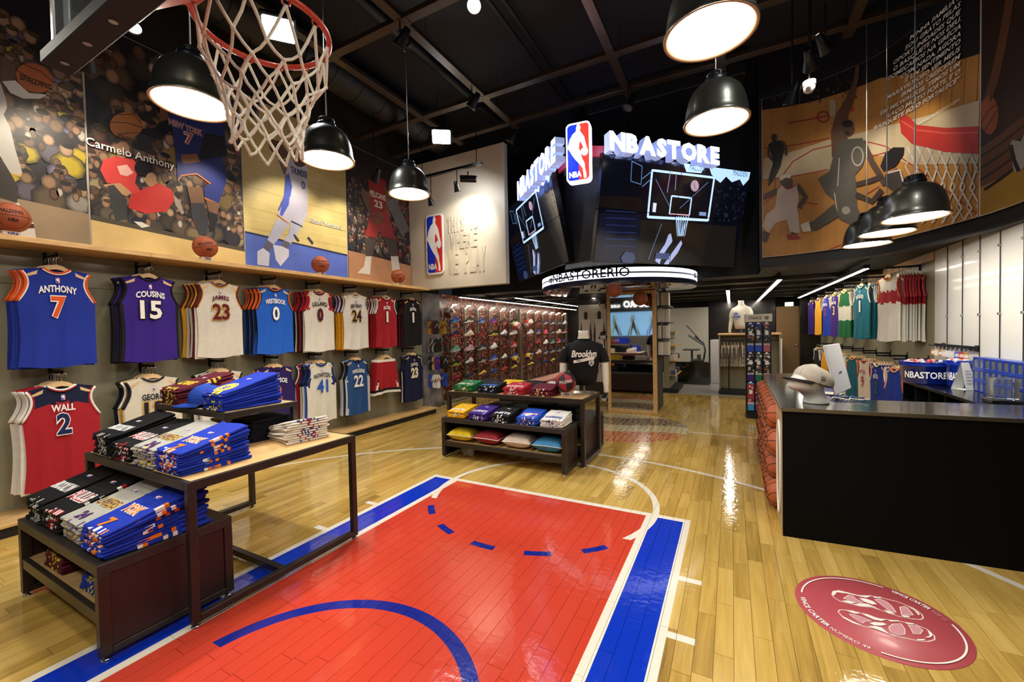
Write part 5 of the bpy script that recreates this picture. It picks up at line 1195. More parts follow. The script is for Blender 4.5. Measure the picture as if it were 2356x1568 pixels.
# back desk and its goods
bd = thing('back_desk', 'black desk with open cubbies along the white right wall', 'desk', (1.95, 5.4, 0)); q = MB(); q.bbox((-.21, -.85, .87), (.195, .95, .90), .003); ob('desk_top', q, CTOP, bd)
q = MB(); q.bbox((.17, -.84, 0), (.19, .94, .87), .002); ob('back_board', q, CFRT, bd)
for k in range(6): q = MB(); q.bbox((-.2, -.84+.352*k, 0), (.17, -.82+.352*k, .87), .002); ob('divider', q, CFRT, bd)
for z in (.05, .45, .66): q = MB(); q.bbox((-.195, -.82, z), (.165, .92, z+.018), .002); ob('shelf', q, CFRT, bd)
def tub(x, y, z, r, h, label, words):
    t = thing('steel_tub', label, 'tub', (x, y, z), 0, 'blue store tubs'); M_ = mat('tub_blue', '0f2f9c', .22, coat=.5)
    b = MB(); b.lathe([(0, .004), (r*.88, 0), (r*.88, .012), (r*.9, .015), (r*.95, h*.80), (r*1.0, h*.82), (r*.97, h*.86), (r*1.0, h*.97), (r*1.02, h), (r*.99, h), (r*.92, h*.8), (r*.86, .02), (0, .02)], 40); ob('shell', b, M_, t)
    a0 = atan2(-y, -x)-.1; b = MB(); vs, fs, asp = glyphs(words, .02); W_ = min(h*.3*asp, r*1.55)
    b.add([((r*.925+.01+.0*v)*cos(a0+u*W_/r), (r*.925+.01)*sin(a0+u*W_/r), h*.42+v*h*.3) for u, v in vs], fs, 0, 'e9ecf2'); ob('lettering', b, PRN, t)
    b = MB(); rr = random.Random(int(r*900)); 
    for k in range(26): a, q_ = rr.uniform(0, 6.28), r*.8*rr.random()**.5; b.sphere((q_*cos(a), q_*sin(a), h*.9+rr.uniform(0, .02)), rr.uniform(.018, .03), 6, 4, 0, rr.choice(['c9c4c0', 'b83a3a', 'd6d2ce', 'a8b4c4', 'd98a7a']))
    o = ob('wrapped_sweets', b, mat('sweet_wrap', src='vc', rough=.2), t); o['kind'] = 'stuff'
tub(1.875, 6.06, .902, .235, .235, 'large blue tub lettered store full of wrapped goods', 'NBASTORE'); tub(2.01, 5.74, .902, .10, .27, 'small blue tub behind the white tent sign', 'NBASTORE')
ts = thing('tent_sign', 'white tent card between the small tub and the blue boxes', 'sign', (1.985, 5.56, .902), rad(25)); b = MB(); b.add([(-.06, -.07, 0), (.06, -.07, 0), (.035, 0, .26), (-.035, 0, .26), (-.06, .07, 0), (.06, .07, 0)], [(0, 1, 2, 3), (5, 4, 3, 2), (0, 4, 5, 1)]); ob('card', b, mat('card_white', 'dcdcd8', .5), ts)
b = MB(); T = frame((0, -.051, .09), (1, 0, 0), (0, .07/.26, 1))
for k in range(5): text(b, 'PROMO NBA', .075-.006*k, .012, '8a3a3a' if k == 1 else '5a6078', (0, .03*k-.03), .001, T)
ob('lettering', b, PRN, ts)
BB = mat('box_blue', '12379c', .35, coat=.2)
def toybox():
    b = MB(); w, d, h = .092, .10, .105
    b.bbox((-d/2, -w/2, 0), (d/2-.0, w/2, .012), .001); b.bbox((-d/2, -w/2, h-.018), (d/2, w/2, h), .001); b.box((-d/2, -w/2, .012), (d/2, -w/2+.014, h-.018)); b.box((-d/2, w/2-.014, .012), (d/2, w/2, h-.018)); b.box((d/2-.01, -w/2+.014, .012), (d/2, w/2-.014, h-.018)); return b
TB = shared('box_shell', toybox, BB)
def wind(): b = MB(); b.box((-.046, -.032, .012), (-.044, .032, .087)); return b
def figm(): b = MB(); b.sphere((0, 0, .062), .015, 8, 6); b.lathe([(.0, .014), (.014, .014), (.018, .03), (.012, .048), (.0, .05)], 8); b.tube([(-.004, -.02, .028), (0, 0, .044), (-.004, .02, .03)], .005, 5); return b
names = ['leftmost', 'second', 'third', 'fourth', 'fifth', 'sixth', 'rightmost visible', 'eighth']
for r_ in range(3):
    for c in range(8):
        y = 5.47-.0965*c; t = thing('figure_box', 'blue window box, %s in the %s row against the white wall' % (names[c], ['bottom', 'middle', 'top'][r_]), 'box', (2.075, y, .902+r_*.1065), R.uniform(-.05, .05), 'blue figure boxes')
        ob('shell', TB, None, t); ob('window', shared('box_window', wind, mat('box_window', 'c2c6c4', .08, trans=.8)), None, t)
        ob('figurine', shared('figurine', figm, PLA), None, t, color=R.choice(['d6d2ca', '8a8a88', 'c9b890', '5a4a40', 'b8c0c4']))
t = thing('acrylic_case', 'clear acrylic case at the right edge of the desk', 'case', (1.90, 4.72, .902)); b = MB(); b.bbox((-.07, -.06, .03), (.07, .06, .2), .004); ob('cover', b, mat('acrylic', 'dfe6f0', .05, trans=.9), t); b = MB(); b.bbox((-.09, -.08, 0), (.09, .08, .03), .004); ob('base', b, BLACKM, t)
# white cable-hung panels
wr = bpy.data.objects['wall_right']; WPN = mat('white_panel', 'd9d8d2', .35, coat=.2)
cy = [6.70-.342*k for k in range(8)]
for a, b_ in zip(cy[:-1], cy[1:]): q = MB(); q.bbox((2.132, b_+.004, .90), (2.15, a-.004, 2.40), .002); ob('white_panel', q, WPN, wr)
for y in cy[1:]:
    q = MB(); q.cyl((2.126, y, .9), (2.126, y, 2.40), .0035, n=6); o = ob('cable', q, BLACKM, wr)
    for z in (1.62, 2.23): q = MB(); q.cyl((2.132, y, z), (2.112, y, z), .012, n=12); ob('cable_clamp', q, STEEL, o)
q = MB(); q.bbox((2.12, 6.70, 2.30), (2.15, 9.4, 2.40), .003); ob('top_trim', q, OAK, wr)
kr = thing('keychain_rack', 'black peg bar with keychains on the white wall', 'rack', (2.128, 6.1, 1.29)); b = MB(); b.bbox((-.03, -.42, -.02), (-.01, .5, .02), .002)
b.bbox((-.012, -.42, -.03), (.0, -.36, .03), .002); b.bbox((-.012, .3, -.03), (.0, .36, .03), .002); ob('bar', b, BLACKM, kr)
for k in range(9):
    y = -.36+.095*k; b = MB(); b.tube([(-.02, y, 0), (-.10, y, .0), (-.115, y, .015)], .004, 5); pg = ob('peg', b, BLACKM, kr)
    b = MB(); c = R.choice(['c9c9cc', '5a6ab8', 'c98a3a', 'b83a3a', 'e0dcd4']); b.tube([(-.07+.016*cos(a), y, -.022+.02*sin(a)) for a in [2*pi*i/12 for i in range(12)]], .002, 4, closed=True, col='b4b4b8'); b.bbox((-.09, y-.003, -.115), (-.05, y+.003, -.045), .006, 0, c); b.disc((0, 0), .018, n=12, T=frame((-.07, y-.0035, -.08), (1, 0, 0), (0, 0, 1)), col='e6e2da'); ob('keychain', b, PRN, pg)
# ------------------------------------------------------------------ right-hand jersey racks
sty('hawk', lambda u, s: 'd6d0c6' if s < .2 else '9c1c26' if s < .36 else 'd9d4ca', ('9c1c26', 'd9b030')); sty('hawr', lambda u, s: '9c1c26' if s < .36+.03*abs(u) else 'd9b030' if s < .375+.03*abs(u) else 'd6d2c8', ('9c1c26', 'e6e0d4'))
sty('horn', plain('1c6f80'), ('e6e6e2', '1c2a5a'), ('BOGUES', '1', 'e6e6e2', '1c2a5a', 'e6e6e2')); sty('soni', lambda u, s: '17653a' if s < .3 or s > .55 else 'd9d6c4', ('e6e2d0', 'd9b030')); sty('rapt', plain('3f1d7c'), ('e6c23a', 'e6e2d6'), ('MALONE', '3', 'e6e2d6', None, 'e6d080'))
sty('sixe', plain('1c37a8'), ('e6e2d6', '9c1c26'), ('IVERSON', '3', 'e6e2d6', None, 'b83a3a')); sty('lakg', plain('e0a020'), ('3f1d7c', None)); sty('pins', lambda u, s: '18181c' if int((u+1)*14) % 2 else '2c2c30', ('e6e2d6', None)); sty('purp', plain('2f1666'), ('2f1666', None))
sty('roc9', plain('d9cfc6'), ('9c1c26', None), ('PAYTON', '9', '9c2a30', None, '9c2a30')); sty('mav2', plain('1d3596'), ('e6e2d6', '175a3c'), ('KIDD', '2', 'e6e6e2', None, '1f6b46')); sty('kn2', plain('1c3796'), ('d9541e', 'e6e2d6')); sty('tea2', plain('1b5c70'), ('d98a4a', None)); sty('whg', plain('cfcfc6'), ('6a7a5a', None)); sty('ora', plain('b85a24'), ('e6e2d6', None)); sty('blw', plain('1a1a1e'), ('e6e2d6', None))
UP = [(7.17, 'hawk', ['hawr']*7, 'white and red'), (8.45, 'horn', ['horn']*6, 'teal'), (9.55, 'soni', ['soni']*5, 'green and white'), (10.35, 'rapt', ['rapt']*4, 'purple and gold'), (11.2, 'sixe', ['sixe']*4, 'blue'), (12.2, 'lakg', ['pins']*4, 'gold'), (13.2, 'purp', ['purp']*3, 'dark purple')]
DN = [(6.92, 'kn2', ['kn2']*7, 'blue and orange'), (7.62, 'mav2', ['mav2']*5, 'blue and green'), (8.3, 'roc9', ['roc9']*5, 'white and red nine'), (9.0, 'tea2', ['tea2']*5, 'dark teal'), (9.75, 'whg', ['whg']*5, 'pale'), (10.5, 'ora', ['ora', 'whg']*3, 'rust'), (11.4, 'lakg', ['lakg']*4, 'gold'), (12.4, 'blw', ['blw']*4, 'black and white')]
for row, (L_, zt) in enumerate(((UP, 2.285), (DN, 1.10))):
    rn_ = ['upper', 'lower'][row]
    for y, fr, rear, cn in L_:
        arm(2.15, y, zt, -1, .33, wr)
        for k in range(len(rear)+1):
            x = 1.835+(.0 if k == 0 else .07 if row == 0 and fr in ('hawk', 'horn') else .0)+.030*k; key = fr if k == 0 else rear[k-1]; st = dict(ST[key]); st['rs'] = k % 3
            if x > 2.12: continue
            yaw = R.uniform(-.08, .08)+(.18 if k == 0 else 0); X_ = (sin(yaw), -cos(yaw), 0)
            hanger(frame((x, y, zt-.095), X_, (0, 0, 1)), 'pine hanger with the %s %s jersey on the right wall' % ('front' if k == 0 else 'hidden', cn), 'pine hangers on the right wall')
            jersey(st, frame((x, y, zt-.105), X_, (0, 0, 1)), ('%s jersey in front on the %s right rack' if k == 0 else '%s jersey behind others on the %s right rack') % (cn, rn_), 'jerseys on the right wall', k == 0)

# ------------------------------------------------------------------ floor decal
DC = V((.67, 2.81, 0)); K6 = 5.746
def DP(x, y): p = PZ(1840+x/K6, 1310+y/K6, 0)-DC; return (p.x, p.y)
t = thing('floor_decal', 'round red floor sticker with white shoe soles beside the counter', 'sticker', (DC.x, DC.y, .0012)); b = MB(); b.lathe([(0, .0012), (.355, .0012), (.357, 0)], 64); b.lathe([(0, 0), (.357, 0)], 64)
ob('disc', b, mat('decal_red', 'b04a50', .35, coat=.1), t); b = MB(); dz_ = [.0016]
def fl(pts, c): dz_[0] += .0001; P = [DP(*q) for q in pts]; b.flat(P, dz_[0], 0, c)
def lnn(P, w, c, closed=False):
    dz_[0] += .0001; P = P+P[:1] if closed else P
    for q, r_ in zip(P, P[1:]):
        dx, dy = r_[0]-q[0], r_[1]-q[1]; l = hypot(dx, dy) or 1; nx, ny = -dy/l*w/2, dx/l*w/2; b.flat([(q[0]-nx, q[1]-ny), (r_[0]-nx, r_[1]-ny), (r_[0]+nx, r_[1]+ny), (q[0]+nx, q[1]+ny)], dz_[0], 0, c)
s1 = [(425,330),(440,290),(520,280),(640,310),(780,345),(950,350),(1100,380),(1300,430),(1500,510),(1610,590),(1635,640),(1600,665),(1480,655),(1300,620),(1100,550),(950,500),(800,490),(650,450),(530,420),(450,370)]
s2 = [(505,560),(530,535),(620,540),(780,570),(900,610),(1020,660),(1160,665),(1300,685),(1500,720),(1680,790),(1780,880),(1785,930),(1700,955),(1560,945),(1400,910),(1250,880),(1120,830),(980,780),(830,750),(700,710),(580,640)]
for s_ in (s1, s2): lnn([DP(*q) for q in s_], .0045, 'e6dfd4', True)
for q in ([(575,385),(650,340),(700,350),(740,390),(840,435),(780,440),(650,405)], [(990,400),(1060,390),(1150,430),(1220,490),(1275,570),(1200,560),(1080,470)], [(1320,500),(1400,490),(1460,550),(1500,605),(1350,610)], [(650,590),(740,605),(840,640),(950,685),(860,690),(830,715),(720,650)], [(1175,770),(1230,725),(1340,722),(1390,790),(1390,860),(1300,870),(1200,830)], [(1430,735),(1560,755),(1630,810),(1590,860),(1500,855),(1470,790)]): fl(q, 'c98a90'); lnn([DP(*r_) for r_ in q], .003, 'e6dfd4', True)
for q in ([(428,330),(445,290),(540,285),(650,315),(790,350),(960,352),(880,378),(800,362),(620,322),(490,305),(455,350)], [(710,465),(800,450),(900,460),(990,500),(1090,550),(950,497),(800,490)], [(780,380),(870,390),(960,420),(1025,465),(960,468),(850,430)], [(970,365),(1080,370),(1070,385),(980,378)], [(1110,535),(1200,560),(1265,600),(1180,590)], [(550,418),(640,415),(745,445),(680,460)], [(510,575),(560,620),(700,690),(830,745),(700,715),(570,645)], [(600,545),(700,550),(800,590),(720,590)], [(800,580),(900,600),(1000,640),(1080,660),(1160,665),(1080,690),(980,670),(880,625)], [(920,715),(980,703),(1100,712),(1155,735),(1080,752),(980,745)], [(900,760),(1000,755),(1080,775),(1190,865),(1060,815)], [(1170,680),(1310,680),(1310,695),(1200,698)], [(1390,703),(1510,722),(1500,738),(1410,725)], [(1200,855),(1340,905),(1260,885)], [(1690,815),(1750,850),(1755,885),(1720,910),(1650,908),(1720,885)], [(1545,930),(1665,930),(1640,948),(1560,945)], [(1420,500),(1500,525),(1590,600),(1570,615),(1510,545)], [(1345,615),(1440,625),(1460,645),(1380,640)]): fl(q, 'e9e2d6')
def aw(x, y): q = DP(x, y); return atan2(q[1], q[0])
def arcl(a0, a1, r_, w): lnn([(r_*cos(a0+(a1-a0)*k/28), r_*sin(a0+(a1-a0)*k/28)) for k in range(29)], w, 'e9e2d6')
a0, a1 = aw(130, 340), aw(1105, 240); a1 = a1-2*pi if a1 > a0 else a1; arcl(a0, a1, .325, .008)
a0, a1 = aw(2025, 740), aw(1065, 1030); a1 = a1-2*pi if a1 > a0 else a1; arcl(a0, a1, .325, .008)
def arct(s_, a0, a1, r_, h, out, bold, c='e9e2d6'):
    vs, fs, _ = glyphs(s_, bold); dz_[0] += .0001
    if not out: fs = [f[::-1] for f in fs]; fs = [f[::-1] for f in fs]
    b.add([((r_+y*h*(1 if out else -1))*cos(a0+(a1-a0)*(x+.5)), (r_+y*h*(1 if out else -1))*sin(a0+(a1-a0)*(x+.5)), dz_[0]) for x, y in vs], fs, 0, c)
a0, a1 = aw(1215, 290), aw(1760, 535); arct('VINCE CARTER', a0, a1-2*pi if a1 > a0 else a1, .318, .026, True, .03); a0, a1 = aw(1790, 550), aw(1985, 690); arct('SIZE 15', a0, a1, .318, .022, True, -.0, 'c98a90')
a0, a1 = aw(140, 395), aw(460, 745); a1 = a1+2*pi if a1 < a0 else a1; arct('VINCE CARTER', a0, a1, .322, .026, False, .03); a0, a1 = aw(480, 755), aw(945, 985); a1 = a1+2*pi if a1 < a0 else a1; arct('N\u00daMERO 49', a0, a1, .322, .026, False, .0)
ob('print', b, PRN, t)
# ================================================================== BADGE WALL, SCREENS, SIGNS, RING
# raised badge and letters on the cream end wall (plane y = 6.15)
def PW(u, v): p = PY(u, v, 6.148); return p
a, c = PW(981, 497), PW(1023, 629); cx_, cz_ = (a.x+c.x)/2, (a.z+c.z)/2; w_, h_ = c.x-a.x, a.z-c.z
t = thing('wall_badge', 'red and blue ball player badge on the cream wall', 'badge', (cx_, 6.149, cz_))
T = frame((0, 0, 0), (1, 0, 0), (0, 0, 1)); b = MB(); b.prism(rrect(w_, h_, w_*.18), 0, .025, 0, 'e9e4da', T); ob('plate', b, PRN, t)
b = MB(); logo(b, w_, h_, frame((0, -.0255, 0), (1, 0, 0), (0, 0, 1)), 0, lift=.002); ob('emblem', b, PRN, t)
LTR = mat('raised_cream', 'd2c8b2', .45)
def relief(s, x0, x1, z0, z1, lab):
    t = thing('raised_lettering', lab, 'lettering', ((x0+x1)/2, 6.149, (z0+z1)/2)); W_ = x1-x0; n = len(s.replace(' ', '')); k = 0
    tot = len(s); 
    for i, ch in enumerate(s):
        if ch == ' ': continue
        b = MB(); vs, fs, asp = glyphs(ch, .04); w = W_/tot*.86
        if ch in 'I': w *= .35
        cx = -W_/2+W_*(i+.5)/tot; T = frame((cx, 0, 0), (1, 0, 0), (0, 0, 1))
        n_ = len(vs); b.add([(x*w, y*(z1-z0), .011) for x, y in vs], fs, T=T)
        ed = {}
        for f in fs:
            for q in range(len(f)): e = (f[q], f[(q+1) % len(f)]); ed[e] = 1
        bd_ = [e for e in ed if (e[1], e[0]) not in ed]
        b.add([(x*w, y*(z1-z0), .011) for x, y in vs]+[(x*w, y*(z1-z0), 0) for x, y in vs], [(p1, p0, p0+n_, p1+n_) for p0, p1 in bd_], T=T); ob('letter', b, LTR, t)
p0, p1 = PW(1028, 500), PW(1101, 525); relief('THIS IS', p0.x, p1.x, p1.z, p0.z, 'raised cream words above the middle of the badge wall')
p0, p1 = PW(1036, 538), PW(1100, 566); relief('WHERE', p0.x, p1.x, p1.z, p0.z, 'raised cream word in the middle of the badge wall')
p0, p1 = PW(1031, 576), PW(1120, 622); relief('WE PLAY', p0.x, p1.x, p1.z, p0.z, 'raised cream words at the foot of the badge wall')
# scoreboard screens
def plane_px(M_):
    n = M_.col[2].to_3d(); o = M_.col[3].to_3d(); I = M_.inverted(); C0 = V((0, 0, EYE))
    def f(u, v):
        d = ray(u, v); t = (o-C0).dot(n)/d.dot(n); q = I @ (C0+d*t); return (q.x, q.y)
    return f
SCW, SCH = 2.44, 1.3725
def scr_frame(c, az, tl):
    u = V((cos(az), sin(az), 0)); n = V((sin(az), -cos(az), 0)); v = V((0, 0, 1))*cos(tl)+n*sin(tl); return frame(c, u, v)
MR = scr_frame((-.685, 6.246, 3.13), .8126, .2174); ML = scr_frame((-3.026, 6.487, 3.21), -.7967, .209)
BEZ = mat('screen_bezel', '08080a', .25)
fpx = plane_px(MR); K4 = 3.8246
def S(pts): return [fpx(1150+x/K4, 270+y/K4) for x, y in pts]
def picture():
    mb = MB(); st = [0]
    def add(pts, c): st[0] += 1; q = clip(clip(clip(clip(pts, lambda p: p[0]+SCW/2-.006), lambda p: SCW/2-.006-p[0]), lambda p: p[1]+SCH/2-.006), lambda p: SCH/2-.006-p[1]); len(q) > 2 and mb.flat(q, .0003*st[0], 0, c)
    def ln(pts, w, c):
        P = S(pts)
        for a, b in zip(P, P[1:]):
            dx, dy = b[0]-a[0], b[1]-a[1]; l = hypot(dx, dy) or 1; nx, ny = -dy/l*w/2, dx/l*w/2; add([(a[0]+nx, a[1]+ny), (a[0]-nx, a[1]-ny), (b[0]-nx, b[1]-ny), (b[0]+nx, b[1]+ny)], c); st[0] -= 1
        st[0] += 1
    add([(-SCW/2, -SCH/2), (SCW/2, -SCH/2), (SCW/2, SCH/2), (-SCW/2, SCH/2)], '05060d')
    add(S([(830, 1290), (880, 840), (1240, 860), (1210, 1300)]), '080c1c'); add(S([(1210, 1300), (1240, 900), (2080, 960), (2060, 1320)]), '14110f'); add(S([(870, 780), (890, 690), (1250, 700), (1240, 830)]), '100a0a')
    rr = random.Random(5)
    for k in range(90): x, y = rr.uniform(1880, 2180), rr.uniform(560, 900); add(S([(x, y), (x+14, y-3), (x+12, y+22), (x-2, y+20)]), rr.choice(['0b0d18', '121523', '0a0a12', '1a1c2c'])); st[0] -= 1
    for k in range(6): ln([(930, 820+k*62), (1200, 835+k*60)], .012, '18204a')
    add(S([(1612, 395), (2205, 470), (2190, 545), (2140, 600), (2110, 545), (2040, 570), (1990, 520), (1940, 575), (1900, 545), (1860, 500), (1840, 430), (1800, 440), (1770, 490), (1640, 480)]), '9fc2e8')
    for c, w, sx in ((1735, 150, 0), (2115, 150, .06)):
        p = S([(c, 445+ (0 if sx == 0 else 48))])[0]; text(mb, 'MADDEN', .26, .075, '2a3a5a', p, .0003*(st[0]+2), bold=.0)
    add(S([(1770, 520), (1785, 470), (1810, 455), (1840, 460), (1858, 500), (1855, 525)]), '0c0a12')
    FR = 'a9c8ea'
    ln([(1340, 460), (1300, 880)], .03, FR); ln([(1340, 465), (1885, 530)], .03, FR); ln([(1885, 530), (1830, 910)], .03, FR); ln([(1300, 875), (1830, 905)], .035, FR)
    ln([(1510, 690), (1685, 710)], .022, FR); ln([(1510, 690), (1490, 850)], .02, FR); ln([(1685, 710), (1665, 860)], .02, FR); ln([(1490, 850), (1665, 862)], .02, 'c9a0b0')
    ln([(1370, 545), (1490, 780)], .008, '5a6a90'); ln([(1830, 570), (1580, 800)], .008, '5a6a90'); ln([(1500, 470), (1470, 660)], .012, '6a7aa0'); ln([(1550, 490), (1540, 640)], .01, '6a7aa0')
    ln([(1250, 430), (1160, 385), (1150, 560), (1240, 590), (1250, 430)], .01, '4a6488'); ln([(1250, 540), (1340, 470)], .01, '5a7aa4'); ln([(1250, 610), (1330, 540)], .01, '5a7aa4')
    add(S([(1712+36*cos(a), 602+50*sin(a)) for a in [2*pi*i/18 for i in range(18)]]), '9c8290'); ln([(1690, 570), (1730, 640)], .005, '3a2a34'); ln([(1715, 555), (1705, 650)], .005, '3a2a34')
    for k in range(6): ln([(1545+k*22, 870), (1560+k*12, 1045)], .008, 'a9c4e6'); ln([(1660-k*22, 872), (1600-k*6, 1040)], .008, '8aa6cc')
    add(S([(1480, 1030), (1500, 1020), (1515, 1090), (1470, 1150), (1420, 1230), (1400, 1290), (1360, 1260), (1390, 1200), (1450, 1110)]), '8c93b8'); add(S([(1590, 1080), (1600, 1110), (1560, 1190), (1480, 1290), (1430, 1300), (1510, 1190)]), '8c93b8')
    add(S([(1750, 830), (1810, 835), (1808, 868), (1748, 862)]), '6a7aa8'); add(S([(1345, 750), (1375, 755), (1365, 835), (1338, 830)]), 'b8bcd0'); add(S([(1060, 1230), (1100, 1180), (1170, 1190), (1190, 1240), (1160, 1290), (1080, 1290)]), '2a3450')
    ln([(1300, 1250), (1420, 935)], .008, '5a6490'); add(S([(1360, 1240), (1370, 1190), (1490, 1195), (1480, 1250)]), '2f3a5c')
    st[0] += 3; add([(-SCW/2, -.004), (SCW/2, -.004), (SCW/2, .004), (-SCW/2, .004)], '010102'); add([(-.004, -SCH/2), (.004, -SCH/2), (.004, SCH/2), (-.004, SCH/2)], '010102')
    return mb
PIC = picture().mesh('screen_picture')
PIC.materials.append(SCRM)
for M_, lab in ((MR, 'right-hand video wall of four screens showing a backboard'), (ML, 'left-hand video wall of four screens seen edge-on')):
    t = thing('video_wall', lab, 'screen', mw=M_, group='video walls over the store')
    for sx in (-1, 1):
        for sy in (-1, 1):
            b = MB(); b.bbox((sx*.002, sy*.002, -.09), (sx*SCW/2, sy*SCH/2, -.001), .004); ob('screen_panel', b, BEZ, t)
    ob('moving_picture', PIC, None, t)
# frame of the scoreboard
fb = thing('scoreboard_frame', 'black corner frame carrying the screens and the red band', 'frame', (-1.855, 6.6, 2.5)); T0 = Mx.Translation((1.855, -6.6, -2.5))
b = MB(); b.prism([(-1.52, 5.62), (-2.17, 5.84), (-2.75, 7.3), (-.95, 7.3)], 2.52, 4.0, T=T0); ob('core', b, BLACKP, fb)
for xx in (-1.5, -2.3): b = MB(); b.cyl((xx, 7.0, 4.0), (xx, 7.0, 5.3), .05, n=10, T=T0); ob('ceiling_post', b, BLACKM, fb)
RDM = mat('red_band', '8e1a2c', .4, emit=.25)
q0, q1 = PY(1294, 352, 5.25), PY(1402, 328, 5.25)
for a, c in (((-1.70, 5.20), (-1.36, 5.42)), ((-1.70, 5.20), (-2.15, 5.60))):
    d = V((c[0]-a[0], c[1]-a[1], 0)); L_ = d.length; b = MB(); b.bbox((0, -.01, 0), (L_, .02, .14), .004, T=T0 @ Mx.Translation((a[0], a[1], 3.78)) @ Mx.Rotation(atan2(d.y, d.x), 4, 'Z')); ob('red_band', b, RDM, fb)
# lit letters
LIT = mat('lit_letter', 'f4f8ff', .5, emit=4.0); LITS = mat('lit_letter_side', 'b4c6ff', .4, emit=.35)
def lit_letters(mw, s, w, h, d, lab):
    t = thing('lit_sign', lab, 'sign', mw=mw, group='lit store letters'); gl_ = [glyphs(ch, .055) for ch in s]; ww_ = [min(g_[2], 1.15)*.92 for g_ in gl_]; gap = .06; tot = sum(ww_)+gap*(len(s)-1); X0 = -w/2
    for (vs, fs, asp), a_ in zip(gl_, ww_):
        b = MB(); ww = w*a_/tot; m_ = len(vs); cx = X0+ww/2; X0 += ww+w*gap/tot
        F_ = [(cx+x*ww, y*h, d/2) for x, y in vs]; B_ = [(cx+x*ww, y*h, -d/2) for x, y in vs]; ed = {(f[q], f[(q+1) % len(f)]) for f in fs for q in range(len(f))}
        b.add(F_, fs, 0); b.add(F_+B_, [(e[1], e[0], e[0]+m_, e[1]+m_) for e in ed if (e[1], e[0]) not in ed], 1); ob('letter', b, [LIT, LITS], t)
nR = V((sin(.8126), -cos(.8126), 0)); o_ = V((-.685, 6.246, 3.13))+V((0, 0, 1))*.70+nR*.27
FR_ = frame(o_, (cos(.8126), sin(.8126), 0), (0, 0, 1)); g = plane_px(FR_); a, c, d_ = g(1397, 350), g(1647, 383), g(1400, 306)
FR2 = FR_ @ Mx.Translation(((a[0]+c[0])/2, (a[1]+d_[1])/2, 0)); lit_letters(FR2, 'NBASTORE', c[0]-a[0], d_[1]-a[1], .13, 'white lit store letters above the right-hand screens')
nL = V((sin(-.7967), -cos(-.7967), 0)); o2 = V((-3.026, 6.487, 3.21))+V((0, 0, 1))*.70+nL*.27
FL_ = frame(o2, (cos(-.7967), sin(-.7967), 0), (0, 0, 1)); g = plane_px(FL_); a, c = g(1199, 447), g(1289, 372)
lit_letters(FL_ @ Mx.Translation(((a[0]+c[0])/2, (a[1]+c[1])/2+.1, 0)), 'NBASTORE', c[0]-a[0], d_[1]*1.0-a[1]*0 if False else .30, .13, 'white lit store letters above the left-hand screens')
# lit badge sign on the corner
t = thing('badge_sign', 'lit red and blue ball player sign on the scoreboard corner', 'sign', (-1.71, 5.13, 3.815), rad(6))
b = MB(); b.prism(rrect(.315, .75, .06), -.10, -.004, T=frame((0, 0, 0), (1, 0, 0), (0, 0, 1))); ob('light_box', b, mat('sign_side', 'e8ecff', .4, emit=2.2), t)
b = MB(); logo(b, .315, .75, frame((0, 0, 0), (1, 0, 0), (0, 0, 1)), 0, lift=.002, blue='1226d8', red='e02a22'); ob('emblem', b, LETM, t)
b = MB(); b.cyl((0, .1, .0), (.1, .4, .0), .02, n=8); ob('bracket', b, BLACKM, t)
# LED ring
RX, RY, RR = -1.85, 7.6, 1.34; z0, z1 = 2.245, 2.495
t = thing('ceiling_ring', 'round lit ceiling ring with hashtag lettering over the mirror', 'ring sign', (RX, RY, z0)); H_ = z1-z0
NAVY = mat('ring_navy', '0d1330', .3); LED = mat('ring_led', 'f0f4ff', .5, emit=1.7)
b = MB(); b.lathe([(RR, 0), (RR, H_), (0, H_+.0)], 80); ob('drum', b, NAVY, t)
b = MB(); b.lathe([(0, .0), (RR-.02, .0), (RR, .004)], 80); ob('mirror_underside', b, mat('mirror', 'd6d6d6', .03, 1), t)
for k, (a, c) in enumerate(((H_*.36, H_*.56), (H_*.70, H_*.92))):
    b = MB(); b.lathe([(RR+.001, a-.004), (RR+.008, a), (RR+.008, c), (RR+.001, c+.004)], 80); ob('light_band', b, LED, t)
def ringtext(s, ang, w, h, zc):
    vs, fs, asp = glyphs(s, .012); b = MB(); b.add([((RR+.0105)*cos(ang+x*w/RR), (RR+.0105)*sin(ang+x*w/RR), zc+y*h) for x, y in vs], fs, 0, '0a0e28'); return b
for k, an in enumerate((-100, 20, 140)): ob('lettering', ringtext('#NBASTORERIO', rad(an), 1.5, H_*.62, H_*.64), PRN, t)
b = MB(); b.cyl((0, .5, H_-.01), (0, .5, .4), .06, n=10); ob('ceiling_post', b, BLACKM, t)
# mirror column
t = thing('mirror_column', 'oak framed tall mirror on a square column under the ring', 'mirror', (-1.635, 8.2, 0)); cx0, cx1, cy0, cy1 = -.44, .44, -.44, .5; zt_ = 2.24
b = MB(); b.bbox((cx0+.02, cy0+.02, .0), (cx1-.02, cy1, zt_), .004); ob('column', b, mat('column_dark', '2a2723', .5), t)
b = MB(); b.box((cx0+.055, cy0+.004, .06), (cx1-.055, cy0+.019, zt_-.02)); ob('mirror_glass', b, mat('mirror', 'd6d6d6', .03, 1), t)
for a, c in (((cx0, cy0-.012, 0), (cx0+.06, cy0+.02, zt_)), ((cx1-.06, cy0-.012, 0), (cx1, cy0+.02, zt_)), ((cx0+.06, cy0-.012, 0), (cx1-.06, cy0+.02, .065)), ((cx0+.06, cy0-.012, zt_-.06), (cx1-.06, cy0+.02, zt_))): b = MB(); b.bbox(a, c, .003); ob('frame_board', b, OAK, t)
b = MB(); b.bbox((cx1-.02, cy0+.02, 0), (cx1+.0, cy0+.10, zt_), .003); ob('side_board', b, OAK, t)
